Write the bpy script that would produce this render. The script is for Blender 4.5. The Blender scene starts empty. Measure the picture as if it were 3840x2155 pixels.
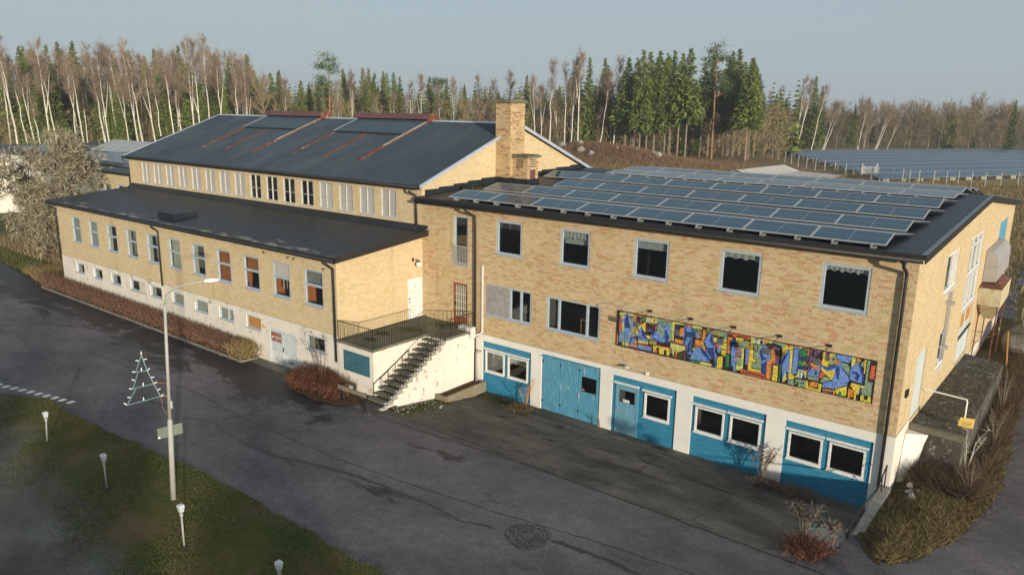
import bpy, bmesh, math, random
import numpy as np
from mathutils import Vector, Matrix
PI = math.pi
rad = math.radians
random.seed(3)
RNG = np.random.default_rng(5)
SC = bpy.context.scene
COL = SC.collection

# ------------------------------------------------------------------ camera, sky, sun, exposure
cam_d = bpy.data.cameras.new('camera')
cam = bpy.data.objects.new('camera', cam_d)
COL.objects.link(cam)
_y, _p, _r = -0.6656, -0.2302, 0.0161
fw = Vector((math.sin(_y) * math.cos(_p), math.cos(_y) * math.cos(_p), math.sin(_p)))
rt = Vector((math.cos(_y), -math.sin(_y), 0))
up = rt.cross(fw)
rt2 = rt * math.cos(_r) + up * math.sin(_r)
up2 = -rt * math.sin(_r) + up * math.cos(_r)
m = Matrix((rt2, up2, -fw)).transposed().to_4x4()
m.translation = Vector((26.6597, -26.6219, 10.502))
cam.matrix_world = m
cam_d.sensor_width = 36
cam_d.lens = 2835.43 / 3840 * 36
cam_d.clip_end = 3000
cam_d.clip_start = 0.5
SC.camera = cam
CAMP = np.array(m.translation)

SUN_AZ = Vector((0.875, -0.484))        # where the sun stands, seen from the building
SUN_EL = rad(8.0)
w = bpy.data.worlds.new('World')
SC.world = w
w.use_nodes = True
nt = w.node_tree
for n in list(nt.nodes):
    nt.nodes.remove(n)
sky = nt.nodes.new('ShaderNodeTexSky')
sky.sky_type = 'NISHITA'
sky.sun_disc = False
sky.sun_elevation = SUN_EL
sky.sun_rotation = math.atan2(SUN_AZ.x, SUN_AZ.y)
sky.air_density = 1.0
sky.dust_density = 2.0
sky.ozone_density = 2.0
hz = nt.nodes.new('ShaderNodeMix')               # thin even winter haze veils the blue sky everywhere
hz.data_type = 'RGBA'
hz.inputs[0].default_value = 0.8
hz.inputs[7].default_value = (3.75, 4.45, 4.95, 1)
bgn = nt.nodes.new('ShaderNodeBackground')
bgn.inputs['Strength'].default_value = 0.10
wo = nt.nodes.new('ShaderNodeOutputWorld')
nt.links.new(sky.outputs[0], hz.inputs[6])
nt.links.new(hz.outputs[2], bgn.inputs['Color'])
nt.links.new(bgn.outputs[0], wo.inputs['Surface'])

sd = bpy.data.lights.new('sun', 'SUN')
sd.energy = 4.6
sd.angle = rad(1.2)
sd.color = (1.0, 0.88, 0.70)
sun = bpy.data.objects.new('sun', sd)
COL.objects.link(sun)
sv = Vector((SUN_AZ.x * math.cos(SUN_EL), SUN_AZ.y * math.cos(SUN_EL), math.sin(SUN_EL)))
sun.rotation_euler = sv.to_track_quat('Z', 'Y').to_euler()
sun.location = (60, -40, 40)

SC.view_settings.view_transform = 'Standard'
SC.view_settings.look = 'None'
SC.view_settings.gamma = 1.0
SC.view_settings.exposure = 0.25
SC.view_settings.use_curve_mapping = False
SC.cycles.use_denoising = True
SC.cycles.max_bounces = 6
SC.cycles.transparent_max_bounces = 12
SC.cycles.sample_clamp_indirect = 6.0

# ------------------------------------------------------------------ materials
MATS = {}

def nodes(name):
    mt = bpy.data.materials.new(name)
    mt.use_nodes = True
    t = mt.node_tree
    b = t.nodes['Principled BSDF']
    MATS[name] = mt
    return mt, t, b

def mix(t, fac, a, b, mode='MIX'):
    n = t.nodes.new('ShaderNodeMix')
    n.data_type = 'RGBA'
    n.blend_type = mode
    for k, v in ((0, fac), (6, a), (7, b)):
        if hasattr(v, 'is_output') or hasattr(v, 'links'):
            t.links.new(v, n.inputs[k])
        elif k == 0:
            n.inputs[0].default_value = v
        else:
            n.inputs[k].default_value = (*v, 1) if len(v) == 3 else v
    return n.outputs[2]

def noise(t, scale, detail=4, rough=0.6, stretch=None, coord='pos', out='Fac', dist=0.0):
    n = t.nodes.new('ShaderNodeTexNoise')
    n.inputs['Scale'].default_value = scale
    n.inputs['Detail'].default_value = detail
    n.inputs['Roughness'].default_value = rough
    n.inputs['Distortion'].default_value = dist
    if coord == 'pos':
        g = t.nodes.new('ShaderNodeNewGeometry')
        v = g.outputs['Position']
    else:
        g = t.nodes.new('ShaderNodeTexCoord')
        v = g.outputs['Object']
    if stretch:
        mp = t.nodes.new('ShaderNodeMapping')
        mp.inputs['Scale'].default_value = stretch
        t.links.new(v, mp.inputs['Vector'])
        v = mp.outputs[0]
    t.links.new(v, n.inputs['Vector'])
    return n.outputs[out]

def ramp(t, src, stops, interp='LINEAR'):
    n = t.nodes.new('ShaderNodeValToRGB')
    n.color_ramp.interpolation = interp
    el = n.color_ramp.elements
    while len(el) > 1:
        el.remove(el[-1])
    for i, (p, c) in enumerate(stops):
        e = el[0] if i == 0 else el.new(p)
        e.position = p
        if isinstance(c, (int, float)):
            c = (c, c, c)
        e.color = (*c, 1)
    t.links.new(src, n.inputs[0])
    return n.outputs[0]

def bump(t, b, src, strength=0.3, dist=0.02):
    n = t.nodes.new('ShaderNodeBump')
    n.inputs['Strength'].default_value = strength
    n.inputs['Distance'].default_value = dist
    t.links.new(src, n.inputs['Height'])
    t.links.new(n.outputs[0], b.inputs['Normal'])

def pm(name, col, rough=0.8, var=0.25, vs=2.0, col2=None, bmp=0.15, bs=30.0, metal=0.0, spec=0.4, stretch=None, thr=(0.4, 0.65)):
    """plain surface with two scales of tone variation, optional second colour in patches"""
    mt, t, b = nodes(name)
    n1 = noise(t, vs, 5, 0.65, stretch)
    dark = tuple(c * (1 - var) for c in col)
    lite = tuple(min(1, c * (1 + var)) for c in col)
    c = ramp(t, n1, [(0.25, dark), (0.75, lite)])
    if col2:
        n2 = noise(t, vs * 1.7, 6, 0.7, stretch, dist=0.4)
        c = mix(t, ramp(t, n2, [(thr[0], 0.0), (thr[1], 1.0)]), c, col2)
    t.links.new(c, b.inputs['Base Color'])
    b.inputs['Roughness'].default_value = rough
    b.inputs['Metallic'].default_value = metal
    b.inputs['Specular IOR Level'].default_value = spec
    if bmp:
        bump(t, b, noise(t, bs, 4, 0.6, stretch), bmp, 0.25 / bs * 0.6)
    return mt

def brick_mat(name, island, stops, grime):
    mt, t, b = nodes(name)
    if island:
        g = t.nodes.new('ShaderNodeNewGeometry')
        r = g.outputs['Random Per Island']
    else:
        g = t.nodes.new('ShaderNodeObjectInfo')
        r = g.outputs['Random']
    c = ramp(t, r, stops, 'CONSTANT')
    n = noise(t, 0.45, 6, 0.7)
    c = mix(t, ramp(t, n, [(0.45, 0.0), (0.8, 0.35)]), c, grime, 'MULTIPLY')
    nst = noise(t, 1.0, 6, 0.7, (1.6, 1.6, 0.12))
    c = mix(t, ramp(t, nst, [(0.58, 0.0), (0.72, 0.35)]), c, (0.45, 0.40, 0.34), 'MULTIPLY')
    n3 = noise(t, 40, 3, 0.6)
    c = mix(t, 0.35, c, ramp(t, n3, [(0.3, 0.55), (0.7, 1.25)]), 'MULTIPLY')
    t.links.new(c, b.inputs['Base Color'])
    b.inputs['Roughness'].default_value = 0.85
    b.inputs['Specular IOR Level'].default_value = 0.25
    bump(t, b, n3, 0.2, 0.0025)
    return mt

def brick_stops(a, light, dark, nd):
    out = []
    N = 14
    rr = random.Random(11)
    for i in range(N):
        k = rr.uniform(0, 1)
        if i < nd:
            c = [dark[j] * rr.uniform(0.85, 1.25) for j in range(3)]
        else:
            c = [a[j] + (light[j] - a[j]) * k for j in range(3)]
        out.append((i / N, tuple(c)))
    return out

YB = brick_stops((0.515, 0.39, 0.22), (0.59, 0.465, 0.285), (0.44, 0.31, 0.16), 3)
YB2 = brick_stops((0.57, 0.445, 0.265), (0.65, 0.53, 0.34), (0.50, 0.37, 0.20), 1)
brick_mat('brick_yellow', True, YB, (0.62, 0.52, 0.42))
brick_mat('brick_yellow_piece', False, YB, (0.62, 0.52, 0.42))
brick_mat('brick_pale', True, YB2, (0.66, 0.56, 0.44))
brick_mat('brick_sooty', True, brick_stops((0.43, 0.30, 0.16), (0.54, 0.40, 0.23), (0.30, 0.19, 0.09), 3), (0.35, 0.28, 0.2))
pm('mortar', (0.50, 0.40, 0.255), 0.9, 0.15, 3)
pm('plaster_white', (0.70, 0.68, 0.63), 0.8, 0.08, 0.8, bmp=0.12, bs=25)

def peeling(name, base, patch, sc, thr, rough=0.75):
    mt, t, b = nodes(name)
    n1 = noise(t, 1.2, 4)
    c = ramp(t, n1, [(0.3, tuple(x * 0.86 for x in base)), (0.7, base)])
    n2 = noise(t, sc, 8, 0.72, dist=0.6)
    f = ramp(t, n2, [(thr, 0.0), (thr + 0.03, 1.0)])
    c = mix(t, f, c, patch)
    t.links.new(c, b.inputs['Base Color'])
    b.inputs['Roughness'].default_value = rough
    b.inputs['Specular IOR Level'].default_value = 0.3
    bump(t, b, f, 0.25, -0.006)
    return mt
peeling('plaster_peeling', (0.74, 0.69, 0.60), (0.36, 0.30, 0.235), 2.6, 0.585)
peeling('plaster_stained', (0.76, 0.71, 0.62), (0.50, 0.42, 0.28), 1.3, 0.60)

def painted_wood(name, base, worn, stretch, thr=0.57):
    mt, t, b = nodes(name)
    n1 = noise(t, 4, 6, 0.7, stretch)
    c = ramp(t, n1, [(0.3, tuple(x * 0.72 for x in base)), (0.7, tuple(min(1, x * 1.25) for x in base))])
    n2 = noise(t, 2.2, 7, 0.75, stretch, dist=0.3)
    f = ramp(t, n2, [(thr, 0.0), (thr + 0.08, 0.75)])
    c = mix(t, f, c, worn)
    t.links.new(c, b.inputs['Base Color'])
    b.inputs['Roughness'].default_value = 0.6
    b.inputs['Specular IOR Level'].default_value = 0.35
    bump(t, b, n1, 0.15, 0.004)
    return mt
painted_wood('blue_boards', (0.028, 0.205, 0.345), (0.13, 0.36, 0.48), (1, 1, 12), 0.55)
painted_wood('blue_doors', (0.085, 0.29, 0.43), (0.50, 0.56, 0.58), (5, 5, 0.7), 0.565)
painted_wood('blue_doors_faded', (0.13, 0.30, 0.40), (0.30, 0.45, 0.52), (9, 9, 0.7), 0.58)
painted_wood('grey_window_paint', (0.36, 0.42, 0.48), (0.55, 0.55, 0.52), (4, 4, 4), 0.58)
painted_wood('white_frame', (0.66, 0.65, 0.62), (0.5, 0.49, 0.45), (3, 3, 3), 0.62)
painted_wood('hall_frame', (0.50, 0.49, 0.46), (0.42, 0.41, 0.38), (3, 3, 3), 0.62)
pm('panel_back_sky_grey', (0.25, 0.28, 0.31), 0.35, 0.06, 2, metal=0.2)  # light grey puts the sky reflected at a flat angle into the colour
pm('foot_metal', (0.20, 0.20, 0.20), 0.6, 0.1, 3)
painted_wood('pale_door', (0.52, 0.58, 0.58), (0.30, 0.27, 0.22), (9, 9, 0.6), 0.61)
painted_wood('steel_door', (0.62, 0.65, 0.64), (0.54, 0.57, 0.56), (2, 2, 1), 0.6)
painted_wood('varnished_wood', (0.24, 0.085, 0.03), (0.34, 0.16, 0.07), (8, 8, 1), 0.55)
painted_wood('old_timber', (0.20, 0.165, 0.11), (0.30, 0.27, 0.21), (1.5, 1.5, 8), 0.5)
painted_wood('mossy_timber', (0.15, 0.14, 0.06), (0.28, 0.26, 0.14), (6, 6, 1), 0.5)
painted_wood('red_barn', (0.30, 0.055, 0.03), (0.38, 0.12, 0.07), (12, 12, 1), 0.6)
pm('roof_felt', (0.015, 0.020, 0.028), 0.5, 0.35, 0.7, col2=(0.05, 0.052, 0.055), thr=(0.58, 0.75), bmp=0.25, bs=60, spec=0.4)
mt, t, b = nodes('roof_felt_worn')
c = ramp(t, noise(t, 0.6, 6, 0.65), [(0.3, (0.009, 0.013, 0.020)), (0.7, (0.018, 0.024, 0.034))])
g_ = t.nodes.new('ShaderNodeNewGeometry'); sp_ = t.nodes.new('ShaderNodeSeparateXYZ'); t.links.new(g_.outputs['Position'], sp_.inputs[0])
mr = t.nodes.new('ShaderNodeMapRange'); mr.inputs['From Min'].default_value = -4.6; mr.inputs['From Max'].default_value = -5.8; mr.inputs['To Max'].default_value = 0.17
t.links.new(sp_.outputs[1], mr.inputs['Value'])
ad = t.nodes.new('ShaderNodeMath'); ad.operation = 'ADD'; t.links.new(mr.outputs[0], ad.inputs[0]); t.links.new(noise(t, 1.5, 9, 0.75, (0.5, 1.5, 1)), ad.inputs[1])
c = mix(t, ramp(t, ad.outputs[0], [(0.66, 0.0), (0.72, 1.0)]), c, (0.24, 0.22, 0.17))
t.links.new(c, b.inputs['Base Color']); b.inputs['Roughness'].default_value = 0.48; b.inputs['Specular IOR Level'].default_value = 0.4
bump(t, b, noise(t, 60, 4), 0.25, 0.003)
pm('corrugated', (0.030, 0.045, 0.062), 0.55, 0.30, 0.5, col2=(0.055, 0.065, 0.075), thr=(0.5, 0.72), bmp=0.1, bs=30, stretch=(1, 0.35, 0.35))
pm('corrugated_smooth', (0.040, 0.060, 0.082), 0.5, 0.15, 0.6, bmp=0.05)
pm('dark_trim', (0.022, 0.02, 0.02), 0.55, 0.3, 2.0, col2=(0.05, 0.04, 0.035), thr=(0.6, 0.8))
pm('edge_metal', (0.42, 0.47, 0.53), 0.45, 0.2, 2.0, metal=0.2)
pm('ridge_cap', (0.13, 0.055, 0.06), 0.7, 0.25, 1.5)
pm('rusty_steel', (0.135, 0.045, 0.024), 0.85, 0.4, 2.5, col2=(0.44, 0.36, 0.27), thr=(0.58, 0.66), bmp=0.3, bs=25)
pm('pipe_black', (0.022, 0.024, 0.026), 0.4, 0.2, 3)
pm('pipe_white', (0.70, 0.68, 0.65), 0.5, 0.06, 3)
pm('zinc', (0.42, 0.42, 0.41), 0.5, 0.15, 2.0, metal=0.35)
pm('zinc_duct', (0.40, 0.38, 0.37), 0.55, 0.1, 1.0, metal=0.3)
pm('hopper_paint', (0.50, 0.45, 0.30), 0.7, 0.15, 1.5, col2=(0.36, 0.17, 0.05), thr=(0.52, 0.72), bmp=0.2)
pm('iron_black', (0.018, 0.016, 0.015), 0.6, 0.3, 5)
pm('concrete', (0.30, 0.285, 0.25), 0.9, 0.3, 1.2, col2=(0.14, 0.135, 0.09), thr=(0.5, 0.75), bmp=0.3, bs=35)
pm('concrete_mossy', (0.145, 0.135, 0.10), 0.95, 0.4, 1.4, col2=(0.07, 0.09, 0.025), thr=(0.52, 0.7), bmp=0.45, bs=30)
pm('concrete_dark', (0.070, 0.062, 0.052), 0.95, 0.4, 2.2, col2=(0.24, 0.235, 0.20), thr=(0.56, 0.63), bmp=0.4, bs=30)
pm('moss', (0.055, 0.095, 0.018), 0.95, 0.4, 6, bmp=0.8, bs=40)
pm('glass_white', (0.78, 0.77, 0.72), 0.25, 0.04, 3, spec=0.5)
pm('appliance', (0.66, 0.65, 0.61), 0.45, 0.06, 2)
pm('appliance_dark', (0.10, 0.10, 0.10), 0.6, 0.1, 2)
pm('lamp_grey', (0.37, 0.37, 0.35), 0.6, 0.2, 2.0, col2=(0.34, 0.34, 0.31), thr=(0.55, 0.75))
pm('bollard_white', (0.50, 0.54, 0.56), 0.45, 0.12, 3.0)
pm('sign_back', (0.235, 0.27, 0.225), 0.5, 0.15, 2.5, metal=0.3)
pm('tree_frame', (0.13, 0.22, 0.235), 0.5, 0.2, 3)
pm('candle_white', (0.80, 0.78, 0.74), 0.4, 0.05, 3)
pm('curtain_white', (0.42, 0.41, 0.38), 0.9, 0.06, 2)
pm('curtain_cream', (0.52, 0.49, 0.40), 0.9, 0.12, 2)
pm('curtain_grey', (0.38, 0.39, 0.38), 0.9, 0.1, 2)
pm('whitewash_pane', (0.40, 0.39, 0.37), 0.35, 0.12, 0.5, bmp=0.03)
pm('blind_orange', (0.52, 0.16, 0.035), 0.8, 0.1, 2)
pm('wood_orange', (0.42, 0.20, 0.05), 0.8, 0.15, 2)
pm('blind_dark', (0.07, 0.065, 0.06), 0.7, 0.1, 3)
pm('board_grey', (0.265, 0.25, 0.245), 0.9, 0.25, 2.0, col2=(0.34, 0.325, 0.31), thr=(0.45, 0.6), bmp=0.15)
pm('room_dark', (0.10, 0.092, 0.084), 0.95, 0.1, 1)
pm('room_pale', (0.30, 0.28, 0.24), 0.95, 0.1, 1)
pm('blue_board_plain', (0.035, 0.115, 0.155), 0.6, 0.35, 1.5, col2=(0.06, 0.17, 0.2), thr=(0.45, 0.7))
pm('sign_red', (0.30, 0.13, 0.125), 0.5, 0.1, 4, col2=(0.36, 0.21, 0.2), thr=(0.5, 0.7))
pm('logo_red', (0.62, 0.10, 0.03), 0.5, 0.05, 3)
pm('logo_black', (0.04, 0.015, 0.02), 0.5, 0.05, 3)
pm('ink', (0.16, 0.12, 0.06), 0.7, 0.1, 3)
pm('sign_yellow', (0.66, 0.46, 0.12), 0.6, 0.06, 3)
pm('boulder', (0.17, 0.15, 0.125), 0.95, 0.35, 1.5, col2=(0.08, 0.085, 0.05), thr=(0.5, 0.7), bmp=0.6, bs=8)
pm('barn_roof', (0.55, 0.50, 0.46), 0.6, 0.12, 0.5, col2=(0.30, 0.14, 0.08), thr=(0.57, 0.66), stretch=(0.25, 1.6, 1))
pm('grey_sheet', (0.20, 0.235, 0.28), 0.5, 0.2, 0.3)
pm('marking_white', (0.62, 0.61, 0.57), 0.7, 0.15, 3)
pm('tar', (0.034, 0.034, 0.037), 0.5, 0.2, 3)
pm('kerb_stone', (0.19, 0.175, 0.15), 0.9, 0.3, 2.5, bmp=0.3)
pm('alu', (0.55, 0.55, 0.54), 0.4, 0.08, 3, metal=0.5)
pm('fence_steel', (0.42, 0.42, 0.40), 0.5, 0.1, 3)
pm('block_pale', (0.50, 0.45, 0.34), 0.9, 0.15, 1)

# window glass: clear pane that mirrors more at a flat angle
mt, t, b = nodes('pane_glass')
t.nodes.remove(b)
gl = t.nodes.new('ShaderNodeBsdfGlossy'); gl.inputs['Roughness'].default_value = 0.03
gl.inputs['Color'].default_value = (0.9, 0.95, 1, 1)
tr = t.nodes.new('ShaderNodeBsdfTransparent'); tr.inputs['Color'].default_value = (0.88, 0.91, 0.90, 1)
fr = t.nodes.new('ShaderNodeLayerWeight'); fr.inputs['Blend'].default_value = 0.5
fp = t.nodes.new('ShaderNodeMath'); fp.operation = 'POWER'; fp.inputs[1].default_value = 4.0
t.links.new(fr.outputs['Facing'], fp.inputs[0])
fm = t.nodes.new('ShaderNodeMath'); fm.operation = 'MULTIPLY_ADD'; fm.inputs[1].default_value = 0.9; fm.inputs[2].default_value = 0.07
t.links.new(fp.outputs[0], fm.inputs[0])
ms = t.nodes.new('ShaderNodeMixShader')
t.links.new(fm.outputs[0], ms.inputs[0]); t.links.new(tr.outputs[0], ms.inputs[1]); t.links.new(gl.outputs[0], ms.inputs[2])
t.links.new(ms.outputs[0], t.nodes['Material Output'].inputs['Surface'])

# solar cells: dark blue cell grid under glass
mt, t, b = nodes('solar_cells')
tc = t.nodes.new('ShaderNodeTexCoord')
sp = t.nodes.new('ShaderNodeSeparateXYZ')
t.links.new(tc.outputs['Object'], sp.inputs[0])
def grid_line(axis, pitch, wdt):
    a = t.nodes.new('ShaderNodeMath'); a.operation = 'PINGPONG'
    t.links.new(sp.outputs[axis], a.inputs[0]); a.inputs[1].default_value = pitch / 2
    c = t.nodes.new('ShaderNodeMath'); c.operation = 'LESS_THAN'
    t.links.new(a.outputs[0], c.inputs[0]); c.inputs[1].default_value = wdt
    return c.outputs[0]
mx = t.nodes.new('ShaderNodeMath'); mx.operation = 'MAXIMUM'
t.links.new(grid_line(0, 0.19, 0.0035), mx.inputs[0]); t.links.new(grid_line(1, 0.19, 0.0035), mx.inputs[1])
cc = mix(t, mx.outputs[0], (0.014, 0.058, 0.098), (0.075, 0.14, 0.19))
t.links.new(cc, b.inputs['Base Color'])
b.inputs['Roughness'].default_value = 0.09
b.inputs['Specular IOR Level'].default_value = 0.32
pm('solar_far', (0.022, 0.060, 0.105), 0.3, 0.08, 2, bmp=0.0, spec=0.25)

def mosaic_mat(name, c):
    mt, t, b = nodes(name)
    v = t.nodes.new('ShaderNodeTexVoronoi'); v.inputs['Scale'].default_value = 34
    g = t.nodes.new('ShaderNodeNewGeometry'); t.links.new(g.outputs['Position'], v.inputs['Vector'])
    bw = t.nodes.new('ShaderNodeRGBToBW'); t.links.new(v.outputs['Color'], bw.inputs[0])
    k = ramp(t, bw.outputs[0], [(0.15, tuple(x * 0.55 for x in c)), (0.6, c), (0.9, tuple(min(1, x * 1.5 + 0.07) for x in c))])
    t.links.new(k, b.inputs['Base Color'])
    b.inputs['Roughness'].default_value = 0.4
    bump(t, b, v.outputs['Distance'], 0.15, 0.004)
MC = dict(K=(0.022, 0.016, 0.016), D=(0.06, 0.045, 0.015), Y=(0.62, 0.50, 0.05), L=(0.52, 0.52, 0.14), O=(0.60, 0.22, 0.03), R=(0.52, 0.11, 0.045),
          B=(0.13, 0.24, 0.55), N=(0.018, 0.045, 0.21), G=(0.03, 0.17, 0.06), S=(0.20, 0.29, 0.19), P=(0.125, 0.06, 0.12), W=(0.38, 0.38, 0.55), M=(0.36, 0.26, 0.06), U=(0.22, 0.18, 0.21))
for k, c in MC.items():
    mosaic_mat('mosaic_' + k, c)

# ground materials
def asphalt(name, a, bcol, wet_thr, wet, hedge):
    mt, t, b = nodes(name)
    n1 = noise(t, 0.22 if hedge else 0.45, 7, 0.62, (0.7, 1.3, 1))
    c = ramp(t, n1, [(0.28, a), (0.72, bcol)])
    c = mix(t, 0.5, c, ramp(t, noise(t, 2.2, 6, 0.75), [(0.3, 0.6), (0.7, 1.4)]), 'MULTIPLY')
    nf = noise(t, 14, 5, 0.85)
    c = mix(t, 0.8, c, ramp(t, nf, [(0.3, 0.45), (0.5, 1.0), (0.72, 1.7)]), 'MULTIPLY')
    n2 = noise(t, 0.55, 9, 0.70, (0.5, 1.4, 1), dist=0.6)
    src = n2
    if hedge:
        g = t.nodes.new('ShaderNodeNewGeometry'); sp = t.nodes.new('ShaderNodeSeparateXYZ'); t.links.new(g.outputs['Position'], sp.inputs[0])
        mr = t.nodes.new('ShaderNodeMapRange'); mr.inputs['From Min'].default_value = -10.2; mr.inputs['From Max'].default_value = -6.8; mr.inputs['To Max'].default_value = 0.26
        t.links.new(sp.outputs[1], mr.inputs['Value'])
        mr2 = t.nodes.new('ShaderNodeMapRange'); mr2.inputs['From Min'].default_value = 4.0; mr2.inputs['From Max'].default_value = 1.0
        t.links.new(sp.outputs[0], mr2.inputs['Value'])
        mm = t.nodes.new('ShaderNodeMath'); mm.operation = 'MULTIPLY'; t.links.new(mr.outputs[0], mm.inputs[0]); t.links.new(mr2.outputs[0], mm.inputs[1])
        ad = t.nodes.new('ShaderNodeMath'); ad.operation = 'ADD'; t.links.new(mm.outputs[0], ad.inputs[0]); t.links.new(n2, ad.inputs[1])
        src = ad.outputs[0]
    f = ramp(t, src, [(wet_thr, 0.0), (wet_thr + 0.07, 1.0)])
    c = mix(t, f, c, wet)
    t.links.new(c, b.inputs['Base Color'])
    r = ramp(t, f, [(0.0, 0.85), (1.0, 0.55)])
    t.links.new(r, b.inputs['Roughness'])
    b.inputs['Specular IOR Level'].default_value = 0.35
    bump(t, b, nf, 0.3, 0.006)
asphalt('asphalt', (0.052, 0.048, 0.055), (0.165, 0.146, 0.150), 0.60, (0.020, 0.020, 0.024), 1)
asphalt('asphalt_old', (0.034, 0.030, 0.029), (0.165, 0.15, 0.122), 0.56, (0.020, 0.016, 0.015), 0)
asphalt('gravel_ground', (0.085, 0.075, 0.066), (0.14, 0.128, 0.115), 0.60, (0.06, 0.045, 0.035), 0)

mt, t, b = nodes('asphalt_wet')
nw = noise(t, 3, 5, 0.7)
t.links.new(ramp(t, nw, [(0.3, (0.020, 0.019, 0.022)), (0.7, (0.042, 0.039, 0.043))]), b.inputs['Base Color'])
b.inputs['Roughness'].default_value = 0.55
b.inputs['Specular IOR Level'].default_value = 0.35
bump(t, b, noise(t, 60, 3, 0.7), 0.25, 0.004)

def turf(name, a, b_, c_, sc=0.5):
    mt, t, b = nodes(name)
    n1 = noise(t, sc, 6, 0.7)
    c = ramp(t, n1, [(0.3, a), (0.52, b_), (0.7, c_)])
    nf = noise(t, 22, 4, 0.75)
    c = mix(t, 0.7, c, ramp(t, nf, [(0.25, 0.35), (0.75, 1.65)]), 'MULTIPLY')
    t.links.new(c, b.inputs['Base Color'])
    b.inputs['Roughness'].default_value = 0.95
    b.inputs['Specular IOR Level'].default_value = 0.15
    bump(t, b, nf, 0.7, 0.02)
turf('lawn_turf', (0.040, 0.056, 0.015), (0.064, 0.064, 0.022), (0.115, 0.078, 0.040))
turf('bank_turf', (0.05, 0.045, 0.018), (0.085, 0.065, 0.028), (0.06, 0.04, 0.02), 0.9)
turf('heath', (0.17, 0.135, 0.05), (0.24, 0.165, 0.075), (0.19, 0.12, 0.06), 0.06)
turf('leaf_litter', (0.06, 0.035, 0.02), (0.09, 0.05, 0.028), (0.05, 0.04, 0.02), 1.2)

def leafy(name, a, b_, rough=0.8, trans=0.0):
    mt, t, b = nodes(name)
    g = t.nodes.new('ShaderNodeNewGeometry')
    o = t.nodes.new('ShaderNodeObjectInfo')
    c = mix(t, g.outputs['Random Per Island'], a, b_)
    c = mix(t, 0.5, c, ramp(t, o.outputs['Random'], [(0.0, 0.6), (1.0, 1.5)]), 'MULTIPLY')
    t.links.new(c, b.inputs['Base Color'])
    b.inputs['Roughness'].default_value = rough
    b.inputs['Specular IOR Level'].default_value = 0.2
mt, t, b = nodes('lawn_to_gravel')
g_ = t.nodes.new('ShaderNodeNewGeometry'); sp_ = t.nodes.new('ShaderNodeSeparateXYZ'); t.links.new(g_.outputs['Position'], sp_.inputs[0])
n1 = noise(t, 0.5, 6, 0.7)
cg = ramp(t, n1, [(0.3, (0.046, 0.068, 0.016)), (0.48, (0.080, 0.080, 0.024)), (0.64, (0.145, 0.095, 0.048))])
nf = noise(t, 22, 4, 0.75)
cg = mix(t, 0.7, cg, ramp(t, nf, [(0.25, 0.35), (0.75, 1.65)]), 'MULTIPLY')
cs = mix(t, 0.75, ramp(t, noise(t, 0.6, 5), [(0.3, (0.085, 0.074, 0.066)), (0.7, (0.165, 0.15, 0.135))]), ramp(t, noise(t, 28, 3, 0.8), [(0.25, 0.35), (0.75, 1.7)]), 'MULTIPLY')
m1 = t.nodes.new('ShaderNodeMath'); m1.operation = 'MULTIPLY_ADD'; m1.inputs[1].default_value = -0.14; t.links.new(sp_.outputs[0], m1.inputs[0])
m0 = t.nodes.new('ShaderNodeMath'); m0.operation = 'MULTIPLY'; m0.inputs[1].default_value = -1.0; t.links.new(sp_.outputs[1], m0.inputs[0])
t.links.new(m0.outputs[0], m1.inputs[2])
m2 = t.nodes.new('ShaderNodeMath'); m2.operation = 'MULTIPLY_ADD'; m2.inputs[1].default_value = 5.0
t.links.new(noise(t, 1.1, 8, 0.75), m2.inputs[0]); t.links.new(m1.outputs[0], m2.inputs[2])
m3 = t.nodes.new('ShaderNodeMapRange'); m3.inputs['From Min'].default_value = 19.5; m3.inputs['From Max'].default_value = 20.9
t.links.new(m2.outputs[0], m3.inputs['Value'])
t.links.new(mix(t, m3.outputs[0], cg, cs), b.inputs['Base Color'])
b.inputs['Roughness'].default_value = 0.95; b.inputs['Specular IOR Level'].default_value = 0.15
bump(t, b, nf, 0.7, 0.02)

leafy('spruce_needles', (0.040, 0.066, 0.014), (0.160, 0.190, 0.040))
leafy('pine_needles', (0.05, 0.085, 0.035), (0.09, 0.125, 0.05))
leafy('birch_twigs', (0.15, 0.105, 0.080), (0.31, 0.235, 0.165))
leafy('bare_twigs', (0.15, 0.11, 0.065), (0.29, 0.22, 0.125))
leafy('lichen_twigs', (0.085, 0.066, 0.048), (0.28, 0.265, 0.175))
leafy('hedge_twigs', (0.10, 0.045, 0.036), (0.20, 0.125, 0.075))
leafy('rust_twigs', (0.085, 0.03, 0.024), (0.17, 0.075, 0.042))
leafy('dry_grass', (0.075, 0.052, 0.022), (0.18, 0.13, 0.06))
leafy('straw', (0.17, 0.125, 0.05), (0.34, 0.26, 0.12))
leafy('lawn_blades', (0.030, 0.055, 0.010), (0.15, 0.135, 0.045))
leafy('weed_stems', (0.10, 0.075, 0.06), (0.20, 0.16, 0.12))
leafy('brush', (0.06, 0.042, 0.03), (0.15, 0.105, 0.065))
leafy('bank_blades', (0.055, 0.048, 0.018), (0.20, 0.15, 0.07))
leafy('pale_bark', (0.5, 0.47, 0.41), (0.62, 0.59, 0.52))
mt, t, b = nodes('birch_bark')
nb = noise(t, 1.6, 5, 0.7, (1.5, 1.5, 5), coord='obj')
cb = ramp(t, nb, [(0.36, (0.08, 0.065, 0.05)), (0.44, (0.62, 0.58, 0.50)), (0.8, (0.74, 0.71, 0.64))])
t.links.new(cb, b.inputs['Base Color']); b.inputs['Roughness'].default_value = 0.8
pm('spruce_bark', (0.22, 0.17, 0.125), 0.9, 0.3, 1.5)
pm('pine_bark', (0.30, 0.15, 0.075), 0.9, 0.3, 1.0)
pm('grey_bark', (0.24, 0.20, 0.14), 0.9, 0.3, 1.5)

USE_HAZE = True
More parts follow.
